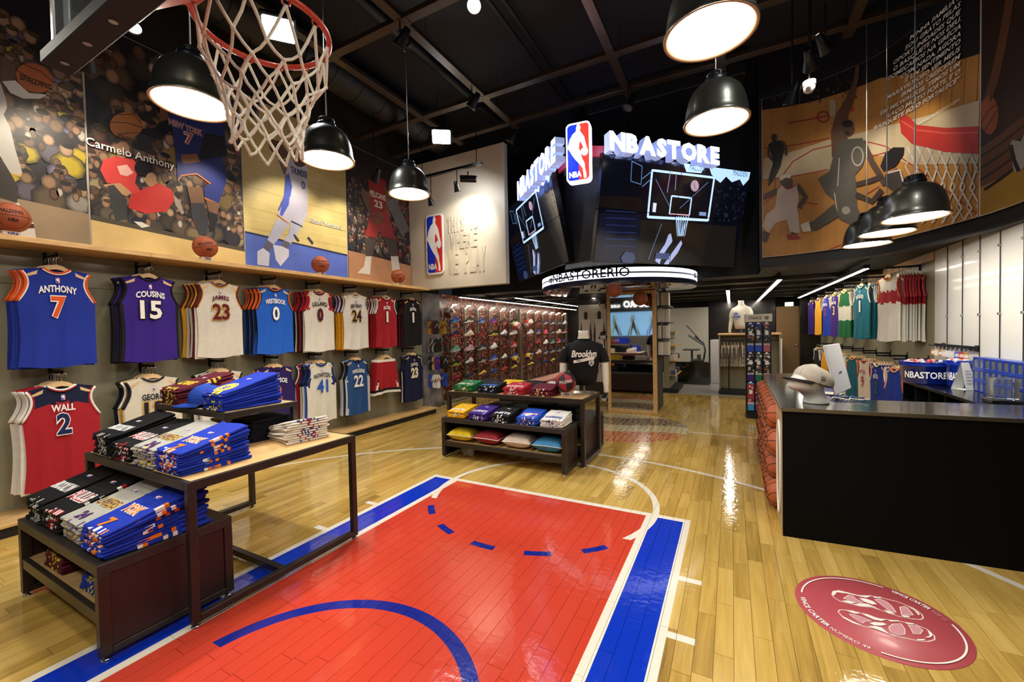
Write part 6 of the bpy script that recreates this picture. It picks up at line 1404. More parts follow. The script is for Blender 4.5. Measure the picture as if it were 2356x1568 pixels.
# stacks of slim boxes on the column's right side
for r_ in range(4):
    z = 1.06+r_*.30; b = MB(); b.bbox((-1.195, 7.92, z-.015), (-.99, 8.62, z), .002); tag(ob('wire_shelf', b, BLACKM), 'small black shelf of slim boxes on the mirror column, %s from below' % ['first', 'second', 'third', 'fourth'][r_], 'shelf', 'shelves on the mirror column')
    for k in range(7):
        o = tag(ob('slim_box', shared('slim_box', lambda: MB().bbox((0, 0, 0), (.025, .17, .24), .003), PLA), None, color=R.choice(['cfc6b4', 'b9ae9c', 'd8d2c6', '6a6058', 'c2b49c', 'dcd8d0']), loc=(-1.185+k*.0275, 7.94+R.uniform(0, .012), z)), 'slim pale boxed item on the %s shelf of the mirror column' % ['lowest', 'second', 'third', 'top'][r_], 'box', 'slim boxes on the mirror column')
# balls hanging under the ring
for k, (u, v, dd, lab) in enumerate(((1413, 666, 6.75, 'basketball hanging under the ring, left of the mirror top'), (1473, 686, 7.3, 'basketball hanging under the ring in front of the mirror'))):
    p = V((0, 0, EYE))+ray(u, v)*dd*.93; t = thing('basketball', lab, 'basketball', p-V((0, 0, .118))); ball_parts(t, .118, '8e4424', loc=(0, 0, .118)); b = MB(); b.cyl((0, 0, .236), (0, 0, max(.25, 2.245-p.z+.118)), .003, n=5); ob('cord', b, BLACKM, t)
for k, z in enumerate((.15, .75, 1.35, 1.95)):
    t = thing('mini_basketball', 'black and white mini ball left of the mirror, %s from the floor' % ['first', 'second', 'third', 'fourth'][k], 'basketball', (-2.17, 7.86, z), 0, 'mini balls beside the mirror'); ball_parts(t, .085, '16161a', 'd6d4ce', loc=(0, 0, .085))
    b = MB(); b.tube([(0, .02, .0), (.06, .06, .0), (.12, .06, .0)], .005, 5); ob('holder', b, BLACKM, t)
# ================================================================== LAMPS
LAMPG = mat('lamp_enamel', '55544a', .33, .75, coat=.2)
DIFF = mat('lamp_diffuser', 'fff6e6', .5, emit=PEND_E)
INNER = mat('lamp_inner', 'c2a184', .45)
def pendant(x, y, z, label, top=4.7, group='round metal pendant lamps', s=1.0):
    t = thing('pendant_lamp', label, 'lamp', (x, y, z), 0, group)
    b = MB(); pr = [(.214, 0), (.216, .010), (.206, .02), (.201, .06), (.194, .11), (.180, .165), (.156, .215), (.122, .25), (.085, .27), (.062, .277)]
    b.lathe(pr, 40); ob('shade', b, LAMPG, t)
    b = MB(); b.lathe([(.214, -.001), (.205, -.002), (.187, .006), (.187, .012)], 40); ob('rim', b, INNER, t)
    b = MB(); b.disc((0, 0), .188, n=40, z=.008); b.v = b.v; b.f = [f[::-1] for f in b.f]; ob('diffuser', b, DIFF, t)
    b = MB(); b.lathe([(.072, .268), (.074, .292), (.07, .304), (.055, .306), (.055, .327), (.058, .329), (.058, .342), (.04, .347), (.012, .352)], 24)
    for i in range(12): a = 2*pi*i/12; b.box((-.006, .052, .304), (.006, .066, .328), T=Mx.Rotation(a, 4, 'Z'))
    ob('cap', b, BLACKM, t)
    b = MB(); b.cyl((0, 0, .34), (0, 0, top-z+.03), .0045, n=6); ob('cord', b, STEEL, t)
    return t
pl = [(-2.945, y, 2.99) for y in (-.6, .4)]
for i, (x, y, z) in enumerate(pl): pendant(x, y, z, 'black dome pendant lamp over the court, behind the hoop')
pendant(-2.945, 1.385, 2.99, 'large black dome pendant lamp half hidden by the basketball net')
pendant(-2.945, 2.358, 2.99, 'black dome pendant lamp just right of the net')
pendant(-2.945, 3.345, 2.99, 'black dome pendant lamp nearest the cream badge wall')
for y in (-.7, .3, 1.3): pendant(-.085, y, 2.99, 'black dome pendant lamp over the court, behind the camera')
pendant(-.085, 2.301, 2.99, 'largest dome pendant lamp cut by the top edge of the picture')
pendant(-.085, 3.3, 2.99, 'dome pendant lamp hanging above the lit store letters')
pendant(1.32, 4.53, 2.40, 'dome pendant lamp over the counter, nearest of the three')
pendant(1.30, 5.13, 2.40, 'dome pendant lamp over the counter, middle of the three')
pendant(1.29, 5.74, 2.40, 'dome pendant lamp over the counter, farthest of the three')
# ================================================================== REAR PART OF THE SHOP
STRIP = mat('strip_light', 'fff4e2', .5, emit=STRIP_E)
def strip_lamp(x, y0, y1, z, label, w=.06):
    t = thing('strip_lamp', label, 'lamp', (x, (y0+y1)/2, z), 0, 'strip lamps of the rear ceiling'); h = (y1-y0)/2
    b = MB(); b.bbox((-w/2-.01, -h, 0), (w/2+.01, h, .05), .003); ob('housing', b, BLACKM, t); b = MB(); b.box((-w/2, -h+.02, -.006), (w/2, h-.02, .001)); ob('diffuser', b, STRIP, t)
    b = MB(); b.cyl((0, -h*.7, .05), (0, -h*.7, 2.40-z), .006, n=6); b.cyl((0, h*.7, .05), (0, h*.7, 2.40-z), .006, n=6); ob('suspension', b, BLACKM, t)
strip_lamp(-.06, 9.6, 14.6, 2.30, 'long strip lamp over the rear middle aisle'); strip_lamp(.70, 8.0, 14.4, 2.30, 'long strip lamp over the sock stand')
strip_lamp(-5.12, 7.3, 14.8, 2.30, 'long strip lamp in front of the shoe wall', .05); strip_lamp(-4.3, 8.3, 14.8, 2.30, 'second long strip lamp off the shoe wall', .04); strip_lamp(-2.9, 9.6, 14.6, 2.30, 'long strip lamp beyond the mirror', .05)
strip_lamp(1.62, 7.2, 13.6, 2.30, 'strip lamp in front of the right jersey racks', .05)
for k, y in enumerate((8.6, 9.8, 11.0, 12.2, 13.4)):
    b = MB(); b.bbox((-4, -.05, 0), (4, .05, .06), .003); tag(ob('ceiling_beam', b, BRONZE, loc=(-1.5, y, 2.338)), 'dark channel across the rear ceiling, %s from the front' % ['first', 'second', 'third', 'fourth', 'fifth'][k], 'beam', 'rear ceiling channels')
# shoe wall
PY_ = [7.622+.567*k for k in range(6)]+[11.57+.60*k for k in range(6)]
RZ = [.49, .80, 1.11, 1.45, 1.77]
def shoe_upper():
    b = MB(); n = 12; lev = [(-.135, .028, .045, .0), (-.12, .036, .075, .0), (-.085, .038, .105, .0), (-.045, .037, .108, .0), (-.015, .037, .085, 0), (.03, .04, .06, 0), (.08, .043, .048, 0), (.12, .036, .038, 0), (.14, .016, .026, 0)]
    P = []
    for x, w, h, o in lev:
        for j in range(n+1): a = pi*j/n; P.append((x, w*cos(a), .018+h*sin(a)**.8))
    m_ = n+1; b.add(P, [(i*m_+j, i*m_+j+1, (i+1)*m_+j+1, (i+1)*m_+j) for i in range(len(lev)-1) for j in range(n)]+[tuple(range(n, -1, -1)), tuple((len(lev)-1)*m_+j for j in range(m_))], 0, None, True); return b
def shoe_sole():
    b = MB(); out = [(-.145, -.02), (-.12, -.04), (-.04, -.036), (.05, -.046), (.11, -.04), (.145, -.015), (.145, .015), (.11, .04), (.05, .046), (-.04, .036), (-.12, .04), (-.145, .02)]; b.prism(out, 0, .026); return b
def shoe_lace():
    b = MB()
    for k in range(5): x = -.008+.018*k; z = .098-.0125*k; b.tube([(x, -.022, z-.012), (x+.004, 0, z), (x, .022, z-.012)], .003, 4)
    return b
def shoe_stripe():
    b = MB(); b.add([(-.08, .0385, .04), (.03, .042, .035), (.07, .044, .055), (-.02, .041, .05), (-.08, .0385, .04), (.03, -.042, .035), (.07, -.045, .05), (-.02, -.0405, .055), (-.08, -.041, .045)], [(0, 1, 2, 3), (8, 7, 6, 5)]); return b
SU, SS, SLc = shared('upper', shoe_upper, FAB), shared('sole', shoe_sole, PLA), shared('laces', shoe_lace, FAB)
SHC = [[('1c2a78', '2f8ac0', 'navy and blue'), ('2a2c26', 'd9d6cc', 'charcoal'), ('24346c', '7aa2d6', 'blue'), ('3c2a7a', 'd0408a', 'violet and pink'), ('2a2624', '8e2a24', 'black and red'), ('101214', 'd0e070', 'black and lime'), ('d8d6d0', 'e2e0da', 'white high'), ('1a1a22', '9a3a30', 'black and rust'), ('3a2a4a', 'c0c0c4', 'plum'), ('1e222c', 'c6c8cc', 'slate'), ('23232a', 'b8b4aa', 'black'), ('c9cccf', '9ab0c4', 'pale grey')],
       [('18224a', 'c03a30', 'navy red-soled'), ('cfc8bc', 'c9a06a', 'ivory gum-soled'), ('5a2420', 'a83a30', 'brown red-soled'), ('121212', 'd0c84a', 'black yellow-soled'), ('e0dfdb', '3a4a8a', 'white blue-soled'), ('e4e2dc', 'dcdad4', 'all white'), ('d8d6d2', 'e6e4e0', 'cream white'), ('2a4aa0', 'e0b04a', 'royal gold-soled'), ('d0407a', 'e07a3a', 'pink'), ('1c1c20', 'c8c8c4', 'black white-soled'), ('c8c2b4', 'e0ded8', 'sand'), ('8e2a2a', 'd8d6d0', 'dark red')],
       [('6ab0a0', 'd6e6e0', 'mint'), ('c09aa0', 'e0d6d2', 'dusty rose'), ('1a2c3c', 'd6dadc', 'dark teal'), ('e6e2de', 'e0dcd6', 'white tall'), ('221a1c', 'a83030', 'black crimson-soled'), ('a82a2c', 'd8d2cc', 'red'), ('2a1c1e', 'c04038', 'black scarlet-soled'), ('b02c2c', '1c1a1c', 'red black-soled'), ('e2dfd8', 'e6e4de', 'white mid'), ('2c6a60', 'd6d4ce', 'sea green'), ('c0302c', 'e0deda', 'bright red'), ('1c4a8a', 'c83a34', 'blue red-soled')],
       [('26281e', 'd2e04a', 'olive lime-soled'), ('d8d8d4', '1c1c1e', 'white black-soled'), ('141416', 'd0cec8', 'black pale-soled'), ('1e48b0', 'd8d6d0', 'royal blue'), ('d0cec8', '2a2a2c', 'grey white'), ('23366c', 'd6d4ce', 'denim blue'), ('1c1e22', 'e0ded8', 'graphite'), ('d6d4ce', 'a82c2c', 'white red-soled'), ('20304c', 'd6d6d2', 'ink blue'), ('242426', 'd8d8d4', 'soot black'), ('3a3c40', 'c2c2c0', 'ash'), ('2c3c6a', 'd0d0cc', 'dusk blue')],
       [('a82c30', '1a1a1c', 'red slip-on'), ('1c2a4a', '2a3a5a', 'navy slip-on'), ('e0c040', '5a2a7a', 'yellow slip-on'), ('2a4a9a', '1c2c5a', 'blue slip-on'), ('c03030', '2a2a2c', 'scarlet slip-on'), ('e0c84a', '3a2a6a', 'gold slip-on'), ('d8b83a', '1c1c20', 'amber slip-on'), ('1c1c20', '3a3a3c', 'black slip-on'), ('2c3c7a', '1c1c20', 'indigo slip-on'), ('c8b03a', '1c1c20', 'mustard slip-on'), ('2a2a2c', '1c1c20', 'dark slip-on'), ('7a7a78', '2a2a2c', 'grey slip-on')]]
for i, y in enumerate(PY_):
    t = thing('shoe_post', 'steel shoe display post, number %d from the left of the shoe wall' % (i+1), 'display post', (-5.6, y, 0), 0, 'steel posts of the shoe wall')
    b = MB(); b.bbox((-.015, -.03, .02), (.015, .03, 2.12), .003); ob('upright', b, mat('post_steel', '8f8f7c', .35, .7), t)
    for r_ in range(5): b = MB(); b.bbox((.015, -.05, RZ[r_]-.014), (.16, .05, RZ[r_]-.004), .002); ob('shelf', b, mat('post_steel', '8f8f7c', .35, .7), t)
    b = MB(); b.lathe([(.0, .02), (.05, .02), (.05, .0), (.0, 0)], 12, T=Mx.Translation((.12, 0, 2.16))); b.cyl((0, 0, 2.1), (.12, 0, 2.17), .01, n=6); ob('lamp', b, mat('post_lamp', 'fff0d0', .5, emit=9), t)
    for r_ in range(5):
        c1, c2, nm = SHC[4-r_][i]; t = thing('shoe', '%s shoe on the shoe wall, row %s from the top' % (nm, ['five', 'four', 'three', 'two', 'one'][r_]), 'shoe', (-5.5, y, RZ[r_]-.004), rad(-95+R.uniform(-14, 6)), 'shoes on the shoe wall')
        t.rotation_euler = (0, rad(8), t.rotation_euler[2])
        t.location.z += .02
        if r_ == 0: t.scale = (1, 1, .62)
        ob('upper', SU, None, t, color=c1); ob('sole', SS, None, t, color=c2); ob('laces', SLc, None, t, color=c2 if r_ % 2 else 'd8d6d0'); ob('stripe', shared('stripe', shoe_stripe, PLA), None, t, color=c2)
fr = thing('shoe_wall_frame', 'steel frame of the shoe wall with floor rail and thin tie rods', 'frame', (-5.58, 10.9, 0)); MS = mat('post_steel', '8f8f7c', .35, .7)
for y in (-3.75, .09, 3.95): b = MB(); b.bbox((-.02, y-.05, 0), (.06, y+.05, 2.2), .004); ob('upright', b, MS, fr)
b = MB(); b.bbox((-.02, -3.75, .0), (.12, 3.95, .05), .004); ob('floor_rail', b, MS, fr)
rr = random.Random(12)
for k in range(26): y = rr.uniform(-3.6, 3.4); z = rr.uniform(.3, 1.9); a = rr.uniform(0, pi); l = rr.uniform(.3, .8); b = MB(); b.cyl((-.03, y-l*cos(a)/2, max(.06, z-l*sin(a)/2)), (-.03, y+l*cos(a)/2, min(2.15, z+l*sin(a)/2)), .006, n=5); ob('tie_rod', b, MS, fr)
for k, (y, z, c1, c2, lab) in enumerate(((7.28, 1.86, 'd6d2cc', '6a2a20', 'white and brown ball at the top left of the shoe wall'), (10.35, .62, 'd9b82c', '4a2060', 'yellow and purple ball near the steel upright'), (11.2, .66, 'd9b82c', '4a2060', 'half hidden yellow ball right of the steel upright'), (11.15, 1.66, 'b03030', 'd8d4cc', 'red and white ball right of the steel upright'), (10.45, 1.58, 'd8d4ce', 'c04a40', 'white and red ball left of the steel upright'))):
    t = thing('basketball', lab, 'basketball', (-5.38, y, z), 0, 'balls on the shoe wall'); ball_parts(t, .118, c1, c2, loc=(0, 0, .118)); b = MB(); b.cyl((-.1, 0, .06), (-.28, 0, .03), .008, n=6); ob('holder', b, MS, t)
cb = thing('try_on_bench', 'long coral upholstered bench behind the middle table', 'bench', (-3.75, 8.3, 0), 0)
b = MB(); b.bbox((-.2, -1.6, .38), (.2, 1.6, .47), .02); ob('seat', b, mat('coral_vinyl', 'cf7560', .4), cb); b = MB(); b.bbox((-.16, -1.5, 0), (.16, 1.5, .38), .006); ob('base', b, BLACKM, cb)
# sandals on the return wall
def sandal_sole(): b = MB(); b.prism([(-.035, 0), (-.042, .05), (-.036, .11), (-.045, .18), (-.04, .235), (-.015, .262), (.02, .258), (.042, .225), (.046, .17), (.036, .1), (.04, .045), (.03, .0), (0, -.012)][::-1], 0, .016); return b
def sandal_strap(): b = MB(); b.tube([(-.04, .11, .01), (-.03, .15, .04), (0, .2, .03), (.03, .15, .04), (.04, .11, .01)], .008, 6); b.tube([(0, .2, .03), (0, .215, .01)], .005, 5); return b
rowc = [('16161a', ['16161a', '16161a', '8e1c24', 'd9b030', 'd9b030'], 'black and red', 'yellow'), ('1c1c1e', ['1c1c1e', '1c1c1e', 'b4b4b0', '1c1c1e', '9a9a98'], 'black and grey', 'grey'), ('3a1f7a', ['3a1f7a', '5a3a9a', 'c9b04a', '1c1c1e', '2a2a1e'], 'purple and gold', 'black'), ('d6d2c8', ['d6d2c8', 'd0ccc4', 'd8cfc8', '2a4ab0', '2a4ab0'], 'white', 'blue')]
for r_, (c0, cs, n1, n2) in enumerate(rowc):
    z = 1.80-.36*r_
    for g_ in range(2):
        for k in range(5 if g_ == 0 else 3):
            y = 6.62+g_*.30; x = -5.20-.05*k if g_ == 0 else -5.24-.05*k
            t = thing('sandal', '%s sandal hanging in row %s of the grey wall' % ((n1 if g_ == 0 else n2), ['one', 'two', 'three', 'four'][r_]), 'sandal', group='sandals on the grey wall', mw=frame((x, y, z-.27), (cos(.5), sin(.5)*.0+.85, 0), (0, 0, 1)))
            ob('sole', shared('sandal_sole', sandal_sole, PLA), None, t, color=cs[k] if g_ == 0 else cs[3+(k % 2)]); ob('strap', shared('sandal_strap', sandal_strap, PLA), None, t, color=R.choice(['e0dcd4', '16161a', 'c03a3a', c0]))
        b = MB(); b.tube([(0, 0, 0), (.25, 0, 0), (.27, 0, .02)], .006, 6); ob('peg', b, CHROME, bpy.data.objects['wall_return'], loc=(-5.44, 6.62+g_*.30, z+.0))
# ------------------------------------------------------------------ dressed torsos
def loft(lev, n=24, p=2.1):
    P = []
    for z, rx, ry, oy in lev:
        for j in range(n):
            a = 2*pi*j/n; c, s = cos(a), sin(a); P.append((rx*abs(c)**(2/p)*(1 if c > 0 else -1), oy+ry*abs(s)**(2/p)*(1 if s > 0 else -1), z))
    return P, [(i*n+j, i*n+(j+1) % n, (i+1)*n+(j+1) % n, (i+1)*n+j) for i in range(len(lev)-1) for j in range(n)]+[tuple(range(n-1, -1, -1)), tuple((len(lev)-1)*n+j for j in range(n))]
BODY = [(.115, .05, .04, 0), (.12, .125, .085, 0), (.2, .15, .095, 0), (.3, .158, .1, 0), (.42, .185, .112, 0), (.52, .196, .112, 0), (.575, .178, .098, .005), (.61, .148, .08, .01), (.636, .105, .066, .012), (.658, .07, .058, .01), (.72, .058, .056, .0), (.765, .062, .06, -.006)]
def torso(x, y, z, rz, name, label, tee_label, tee, print_fn, s=1.0, arms=True, plate=True):
    t = thing(name, label, 'mannequin', (x, y, z), rz); t.scale = (s, s, s)
    b = MB(); P, F_ = loft(BODY); b.add(P, F_, 0, None, True); ob('torso', b, CREAMP, t)
    for sg in (-1, 1):
        b = MB(); b.tube([(sg*.155, .005, .57), (sg*.2, .004, .535), (sg*.236, -.002, .45), (sg*.252, -.012, .34), (sg*.256, -.03, .22), (sg*.258, -.05, .12), (sg*.259, -.058, .07), (sg*.259, -.06, .03), (sg*.259, -.06, .012)], [.05, .056, .05, .043, .041, .034, .028, .032, .02], 14); ob('arm', b, CREAMP, t)
    b = MB(); b.cyl((0, 0, .012), (0, 0, .12), .011, n=10); ob('pole', b, CHROME, t)
    b = MB(); b.bbox((-.13, -.11, 0), (.13, .11, .012), .003); ob('base_plate', b, CHROME, t)
    sh = thing('tee_shirt', tee_label, 'shirt', (x, y, z), rz); sh.scale = (s, s, s)
    lev = [(.10, .10, .075, 0), (.108, .14, .10, 0)]+[(zz, rx+.013, ry+.015, oy) for zz, rx, ry, oy in BODY[2:8]]+[(.642, .108, .074, .012), (.656, .082, .067, .012)]
    b = MB(); P, F_ = loft(lev); P = [(px_+.004*sin(40*pz+px_*20)*(pz < .3), py_+.006*sin(26*px_+30*pz), pz) for px_, py_, pz in P]; b.add(P, F_[:-2], 0, None, True); ob('body', b, FAB, sh, color=tee)
    for sg in (-1, 1):
        b = MB(); b.tube([(sg*.125, .005, .582), (sg*.18, .005, .555), (sg*.222, .0, .49), (sg*.246, -.006, .41), (sg*.25, -.01, .375)], [.05, .06, .061, .057, .057], 16, caps=False); ob('sleeve', b, FAB, sh, color=tee)
    b = MB(); b.tube([(.084*cos(a), .012+.068*sin(a), .660) for a in [2*pi*k/24 for k in range(24)]], .007, 6, closed=True); ob('collar', b, FAB, sh, color=tee)
    b = MB(); print_fn(b); 
    def onchest(p):
        X_, Z_ = p.x, p.y; k = max(0, 1-(X_/.215)**2)**.43; 
        ry = .125 if Z_ > .42 else .115+.01*(Z_-.3)/.12
        return (X_, -(ry*k)-.008-p.z, Z_)
    b.v = [onchest(V(p)) for p in b.v]; ob('lettering', b, FABV, sh); return t
def pr_brook(b):
    text(b, 'Brooklyn', .30, .11, 'e9e6de', (0, .475), 0, bold=.035, shear=.25)
    n = 10; vs = []
    for k in range(n+1): x = -.125+.25*k/n; yb = .375+.05*(k/n)**1.2; vs += [(x, yb, 0), (x, yb+.035, 0)]
    b.add(vs, [(2*k, 2*k+2, 2*k+3, 2*k+1) for k in range(n)], 0, 'e9e6de'); text(b, 'BKN', .05, .02, '121214', (-.06, .405), .0012)
    b.flat([(.055, .42), (.055, .365), (.085, .335), (.115, .365), (.115, .42)], .0015, 0, 'e9e6de'); text(b, 'NETS', .052, .02, '121214', (.085, .402), .003); b.disc((.085, .37), .016, n=14, z=.003, col='121214'); text(b, 'B', .012, .016, 'e9e6de', (.085, .37), .0045)
torso(-1.60, 4.88, .777, rad(20), 'mannequin_torso', 'white headless torso standing on the middle table', 'black tee with white script on the middle torso', '0e0e10', pr_brook)
bsx = PY(1303, 880, 4.62)
ball_stand(bsx.x, 4.60, .776, rad(-70), 'cream ball stand in front of the black tee', w=.115, h=.05)
t = thing('basketball', 'red and black basketball in front of the black tee', 'basketball', (bsx.x, 4.60, .776+.044), rad(-70)); ball_parts(t, .12, 'b0283a', '141316', seam='101010', words=[('SPALDING', .16, .036, 0, .12, 'e9e4dc')], loc=(0, 0, .12), rot=Mx.Rotation(.15, 4, 'X'))
def pr_store(b): text(b, 'NBA', .12, .055, '2c50b0', (-.03, .46), 0, bold=.05); text(b, 'STORE', .19, .06, '2c50b0', (-.02, .385), 0, bold=.05); text(b, 'RIO', .06, .03, '2c50b0', (-.02, .325), 0)
bu = thing('clothes_unit', 'beige rail unit with hanging starred shorts', 'unit', (.34, 11.0, 0)); 
b = MB(); b.bbox((-.61, -.35, 0), (.61, .35, .10), .004); ob('plinth', b, BLACKP, bu)
b = MB(); b.bbox((-.60, .0, .10), (.60, .04, 1.36), .004); ob('back_panel', b, OLIVE, bu)
for s_ in (-1, 1): b = MB(); b.bbox((s_*.60, -.33, .10), (s_*.575, .33, 1.36), .004); ob('side_panel', b, OLIVE, bu)
b = MB(); b.bbox((-.62, -.35, 1.36), (.62, .35, 1.40), .004); ob('top_board', b, OAK, bu)
b = MB(); b.cyl((-.57, -.2, 1.24), (.57, -.2, 1.24), .012, n=8); ob('rail', b, BLACKM, bu)
b = MB(); b.cyl((-.4, -.33, .1), (-.4, -.33, 1.24), .012, n=8); ob('upright', b, BLACKM, bu)
torso(.20, 10.95, 1.402, rad(-38), 'mannequin_torso', 'white headless torso on the beige rail unit', 'white tee with blue store print on the rear torso', 'cfc8bc', pr_store, .98)
def star_shorts():
    b = MB(); n = 6; P = []
    for j in range(7):
        t_ = j/6
        for i in range(n+1):
            u = 2*i/n-1; P.append((.03*sin(6*u+t_*2)*(.3+t_), u*(.17+.08*t_), -.48*t_))
    m_ = n+1; b.hascol = True
    for j in range(6):
        for i in range(n): b.f.append([j*m_+i, j*m_+i+1, (j+1)*m_+i+1, (j+1)*m_+i]); b.mi.append(0); b.sm.append(True); b.c.append(hx('d9d2c6' if j else '5a1c20'))
    b.v = P; P2 = [(p[0]+.012, p[1], p[2]) for p in P]; b.add(P2, [f[::-1] for f in b.f[:36]], 0, 'd6cfc2', True); return b
SSH = shared('starred_shorts', star_shorts, FABV); SSH.materials.clear(); SSH.materials.append(FABV)
def starm(c):
    def f():
        b = MB()
        for sx in (-.004, .02):
            for k in range(4):
                for j in range(2):
                    cx_, cz_ = (-.08+.16*j)*(1+.1*k), -.1-.1*k; b.add([(sx, cx_+(.028 if i % 2 == 0 else .012)*cos(pi/2+pi*i/5), cz_+(.028 if i % 2 == 0 else .012)*sin(pi/2+pi*i/5)) for i in range(10)], [tuple(range(10))], 0, c)
        return b
    return f
for k in range(12):
    x = -.16+.072*k; c = ['7a1c24', '2a2430', 'd9a030', '7a1c24', 'd98a2a', '2a2444'][k % 6]
    t = thing('shorts', 'white starred shorts on the beige rail, %s from the left' % ['first', 'second', 'third', 'fourth', 'fifth', 'sixth', 'seventh', 'eighth', 'ninth', 'tenth', 'eleventh', 'twelfth'][k], 'shorts', (x, 10.80, 1.13), R.uniform(-.5, -.2), 'starred shorts on the rail')
    ob('cloth', SSH, None, t); ob('star_print', shared(('star_print', c), starm(c), FABV), None, t)
    hanger(frame((x+.01, 10.80, 1.165), (0, -1, 0), (0, 0, 1)), 'pine hanger above the %s pair of starred shorts' % ['first', 'second', 'third', 'fourth', 'fifth', 'sixth', 'seventh', 'eighth', 'ninth', 'tenth', 'eleventh', 'twelfth'][k], 'hangers on the beige rail')
# sock stand
ss = thing('sock_stand', 'tall black sock stand with a white header sign', 'stand', (.40, 8.15, 0), rad(4)); b = MB(); b.bbox((-.19, -.13, 0), (.19, .13, .06), .004); ob('base', b, BLACKM, ss)
b = MB(); b.bbox((-.19, -.02, .06), (.19, .03, 1.63), .004); ob('panel', b, mat('stand_black', '0c0c0e', .4), ss); b = MB(); b.bbox((-.2, -.04, 1.625), (.2, .04, 1.755), .004); hd_ = ob('header', b, mat('header_white', 'cfc6ba', .5), ss)
b = MB(); T = frame((-.03, -.0415, 1.69), (1, 0, 0), (0, 0, 1)); text(b, 'STANCE', .19, .045, '1a1a1c', (-.02, 0), 0, T, bold=.02); b.disc((.15, 0), .03, n=18, col='1a1a1c', T=T); b.disc((.15, 0), .02, n=18, z=.001, col='cfc6ba', T=T); b.disc((.15, 0), .014, n=18, z=.002, col='1a1a1c', T=T); ob('lettering', b, PRN, hd_)
SK = [[('8a6a50', '2a4ab0'), ('2a4a9a', '2a4ab0'), ('2a2a30', 'a05a6a')], [('b0b0ac', '3a2070'), ('3a6a50', '1f6a44'), ('23232a', '7a7a78')], [('a02a34', '3a8ac0'), ('4a2a80', '4a2a80'), ('6a2a30', 'b0a050')]]
def sock_pack():
    b = MB(); b.bbox((-.048, -.017, .0), (.048, .0, .13), .02); b.bbox((-.045, -.016, .445), (.045, 0, .475), .006); return b
def sock_card(c1, c2, sd):
    def f():
        r = random.Random(sd); b = MB(); T = frame((0, -.0146, 0), (1, 0, 0), (0, 0, 1))
        b.disc((0, .475), .022, n=14, col='dcdad4', T=T)
        for k in range(26): x, y = r.uniform(-.04, .04), r.uniform(.15, .44); s_ = r.uniform(.008, .02); b.flat([(x-s_, y-s_), (x+s_, y-s_*.7), (x+s_*.8, y+s_), (x-s_*.6, y+s_)], .0002*k, 0, r.choice(['16161c', '8a5a40', 'c9c4bc', c1, '3a3c4a', '5a4438']), T)
        b.flat(rrect(.05, .07, .004, 2, (0, .32)), .006, 0, 'd6d4d0', T)
        for k in range(2): b.flat([(-.048, .115+.018*k), (.048, .115+.018*k), (.048, .124+.018*k), (-.048, .124+.018*k)], .004, 0, 'd6d2ca', T)
        return b
    return f
for r_ in range(3):
    for c in range(3):
        c1, c2 = SK[r_][c]; t = thing('sock_pack', 'printed sock pack on the sock stand, %s row %s' % (['top', 'middle', 'bottom'][r_], ['left', 'centre', 'right'][c]), 'socks', (0.40-.118+.118*c, 8.105, 1.12-.50*r_-.0), rad(4), 'sock packs on the stand')
        ob('backing_card', shared('backing_card', lambda: MB().bbox((-.05, -.014, .10), (.05, 0, .46), .004), PLA), None, t, color=c1 if r_ == 2 else '17171c'); ob('sock', shared('sock', sock_pack, FAB), None, t, color=c2); ob('card', shared(('sock_card', r_, c), sock_card(c1, c2, r_*3+c), PRN), None, t)
        b = MB(); b.tube([(0, .0, .475), (0, .03, .475)], .004, 5); ob('peg', b, CHROME, t)
# poster column
t = thing('poster_column', 'square column with a pale poster of two players behind the torso', 'column', (-2.95, 10.0, 0)); b = MB(); b.bbox((-.36, -.3, 0), (.36, .3, 2.4), .004); ob('column', b, mat('column_dark', '2a2723', .5), t)
b = MB(); T = frame((0, -.302, 0), (1, 0, 0), (0, 0, 1)); b.flat([(-.34, .3), (.34, .3), (.34, 2.15), (-.34, 2.15)], 0, 0, 'cfc8b8', T)
for cx_, s_ in ((-.16, 1), (.17, -1)):
    for pts, c in (([(-.11, 1.75), (-.15, 1.4), (-.13, 1.1), (-.10, 1.1), (-.09, 1.5)], '5a3c2c'), ([(.11, 1.75), (.15, 1.4), (.13, 1.1), (.10, 1.1), (.09, 1.5)], '5a3c2c'), ([(-.10, 1.8), (.10, 1.8), (.09, 1.4), (.12, .95), (-.12, .95), (-.09, 1.4)], 'e6e2da'), ([(-.04, 1.78), (.04, 1.78), (.045, 1.95), (0, 2.0), (-.045, 1.95)], '4a3024'), ([(-.10, .95), (-.02, .95), (-.04, .5), (-.09, .5)], '5a3c2c'), ([(.10, .95), (.02, .95), (.04, .5), (.09, .5)], '5a3c2c')): b.flat([(cx_+x, y) for x, y in pts], .001 if c != 'e6e2da' else .002, 0, c, T)
    b.disc((cx_, 1.35), .03, n=14, z=.003, col='3a5ab0', T=T)
ob('poster', b, PRN, t)
# beige gondola beside the mirror
t = thing('shelf_unit', 'beige shelf unit with black plinth right of the mirror', 'shelf unit', (-1.33, 10.9, 0)); b = MB(); b.bbox((-.16, -.4, 0), (.20, .9, .1), .004); ob('plinth', b, BLACKP, t); b = MB(); b.bbox((-.12, -.36, .1), (.0, .86, 1.5), .004); ob('core', b, OLIVE, t)
for k, z in enumerate((.4, .75, 1.1, 1.44)): b = MB(); b.bbox((0, -.36, z), (.16, .86, z+.02), .002); ob('shelf', b, OAK, t)
for k in range(8):
    o = tag(ob('small_parcel', shared('small_parcel', lambda: MB().bbox((-.05, -.05, 0), (.05, .05, .12), .006), PLA), None, color=R.choice(['d0ccc4', '2a2a2e', 'b0a890', '4a5a8a']), loc=(-1.25, 10.6+.3*(k % 4), .42 if k < 4 else .77)), 'small packaged item on the beige shelf unit', 'package', 'packages on the beige shelf unit')
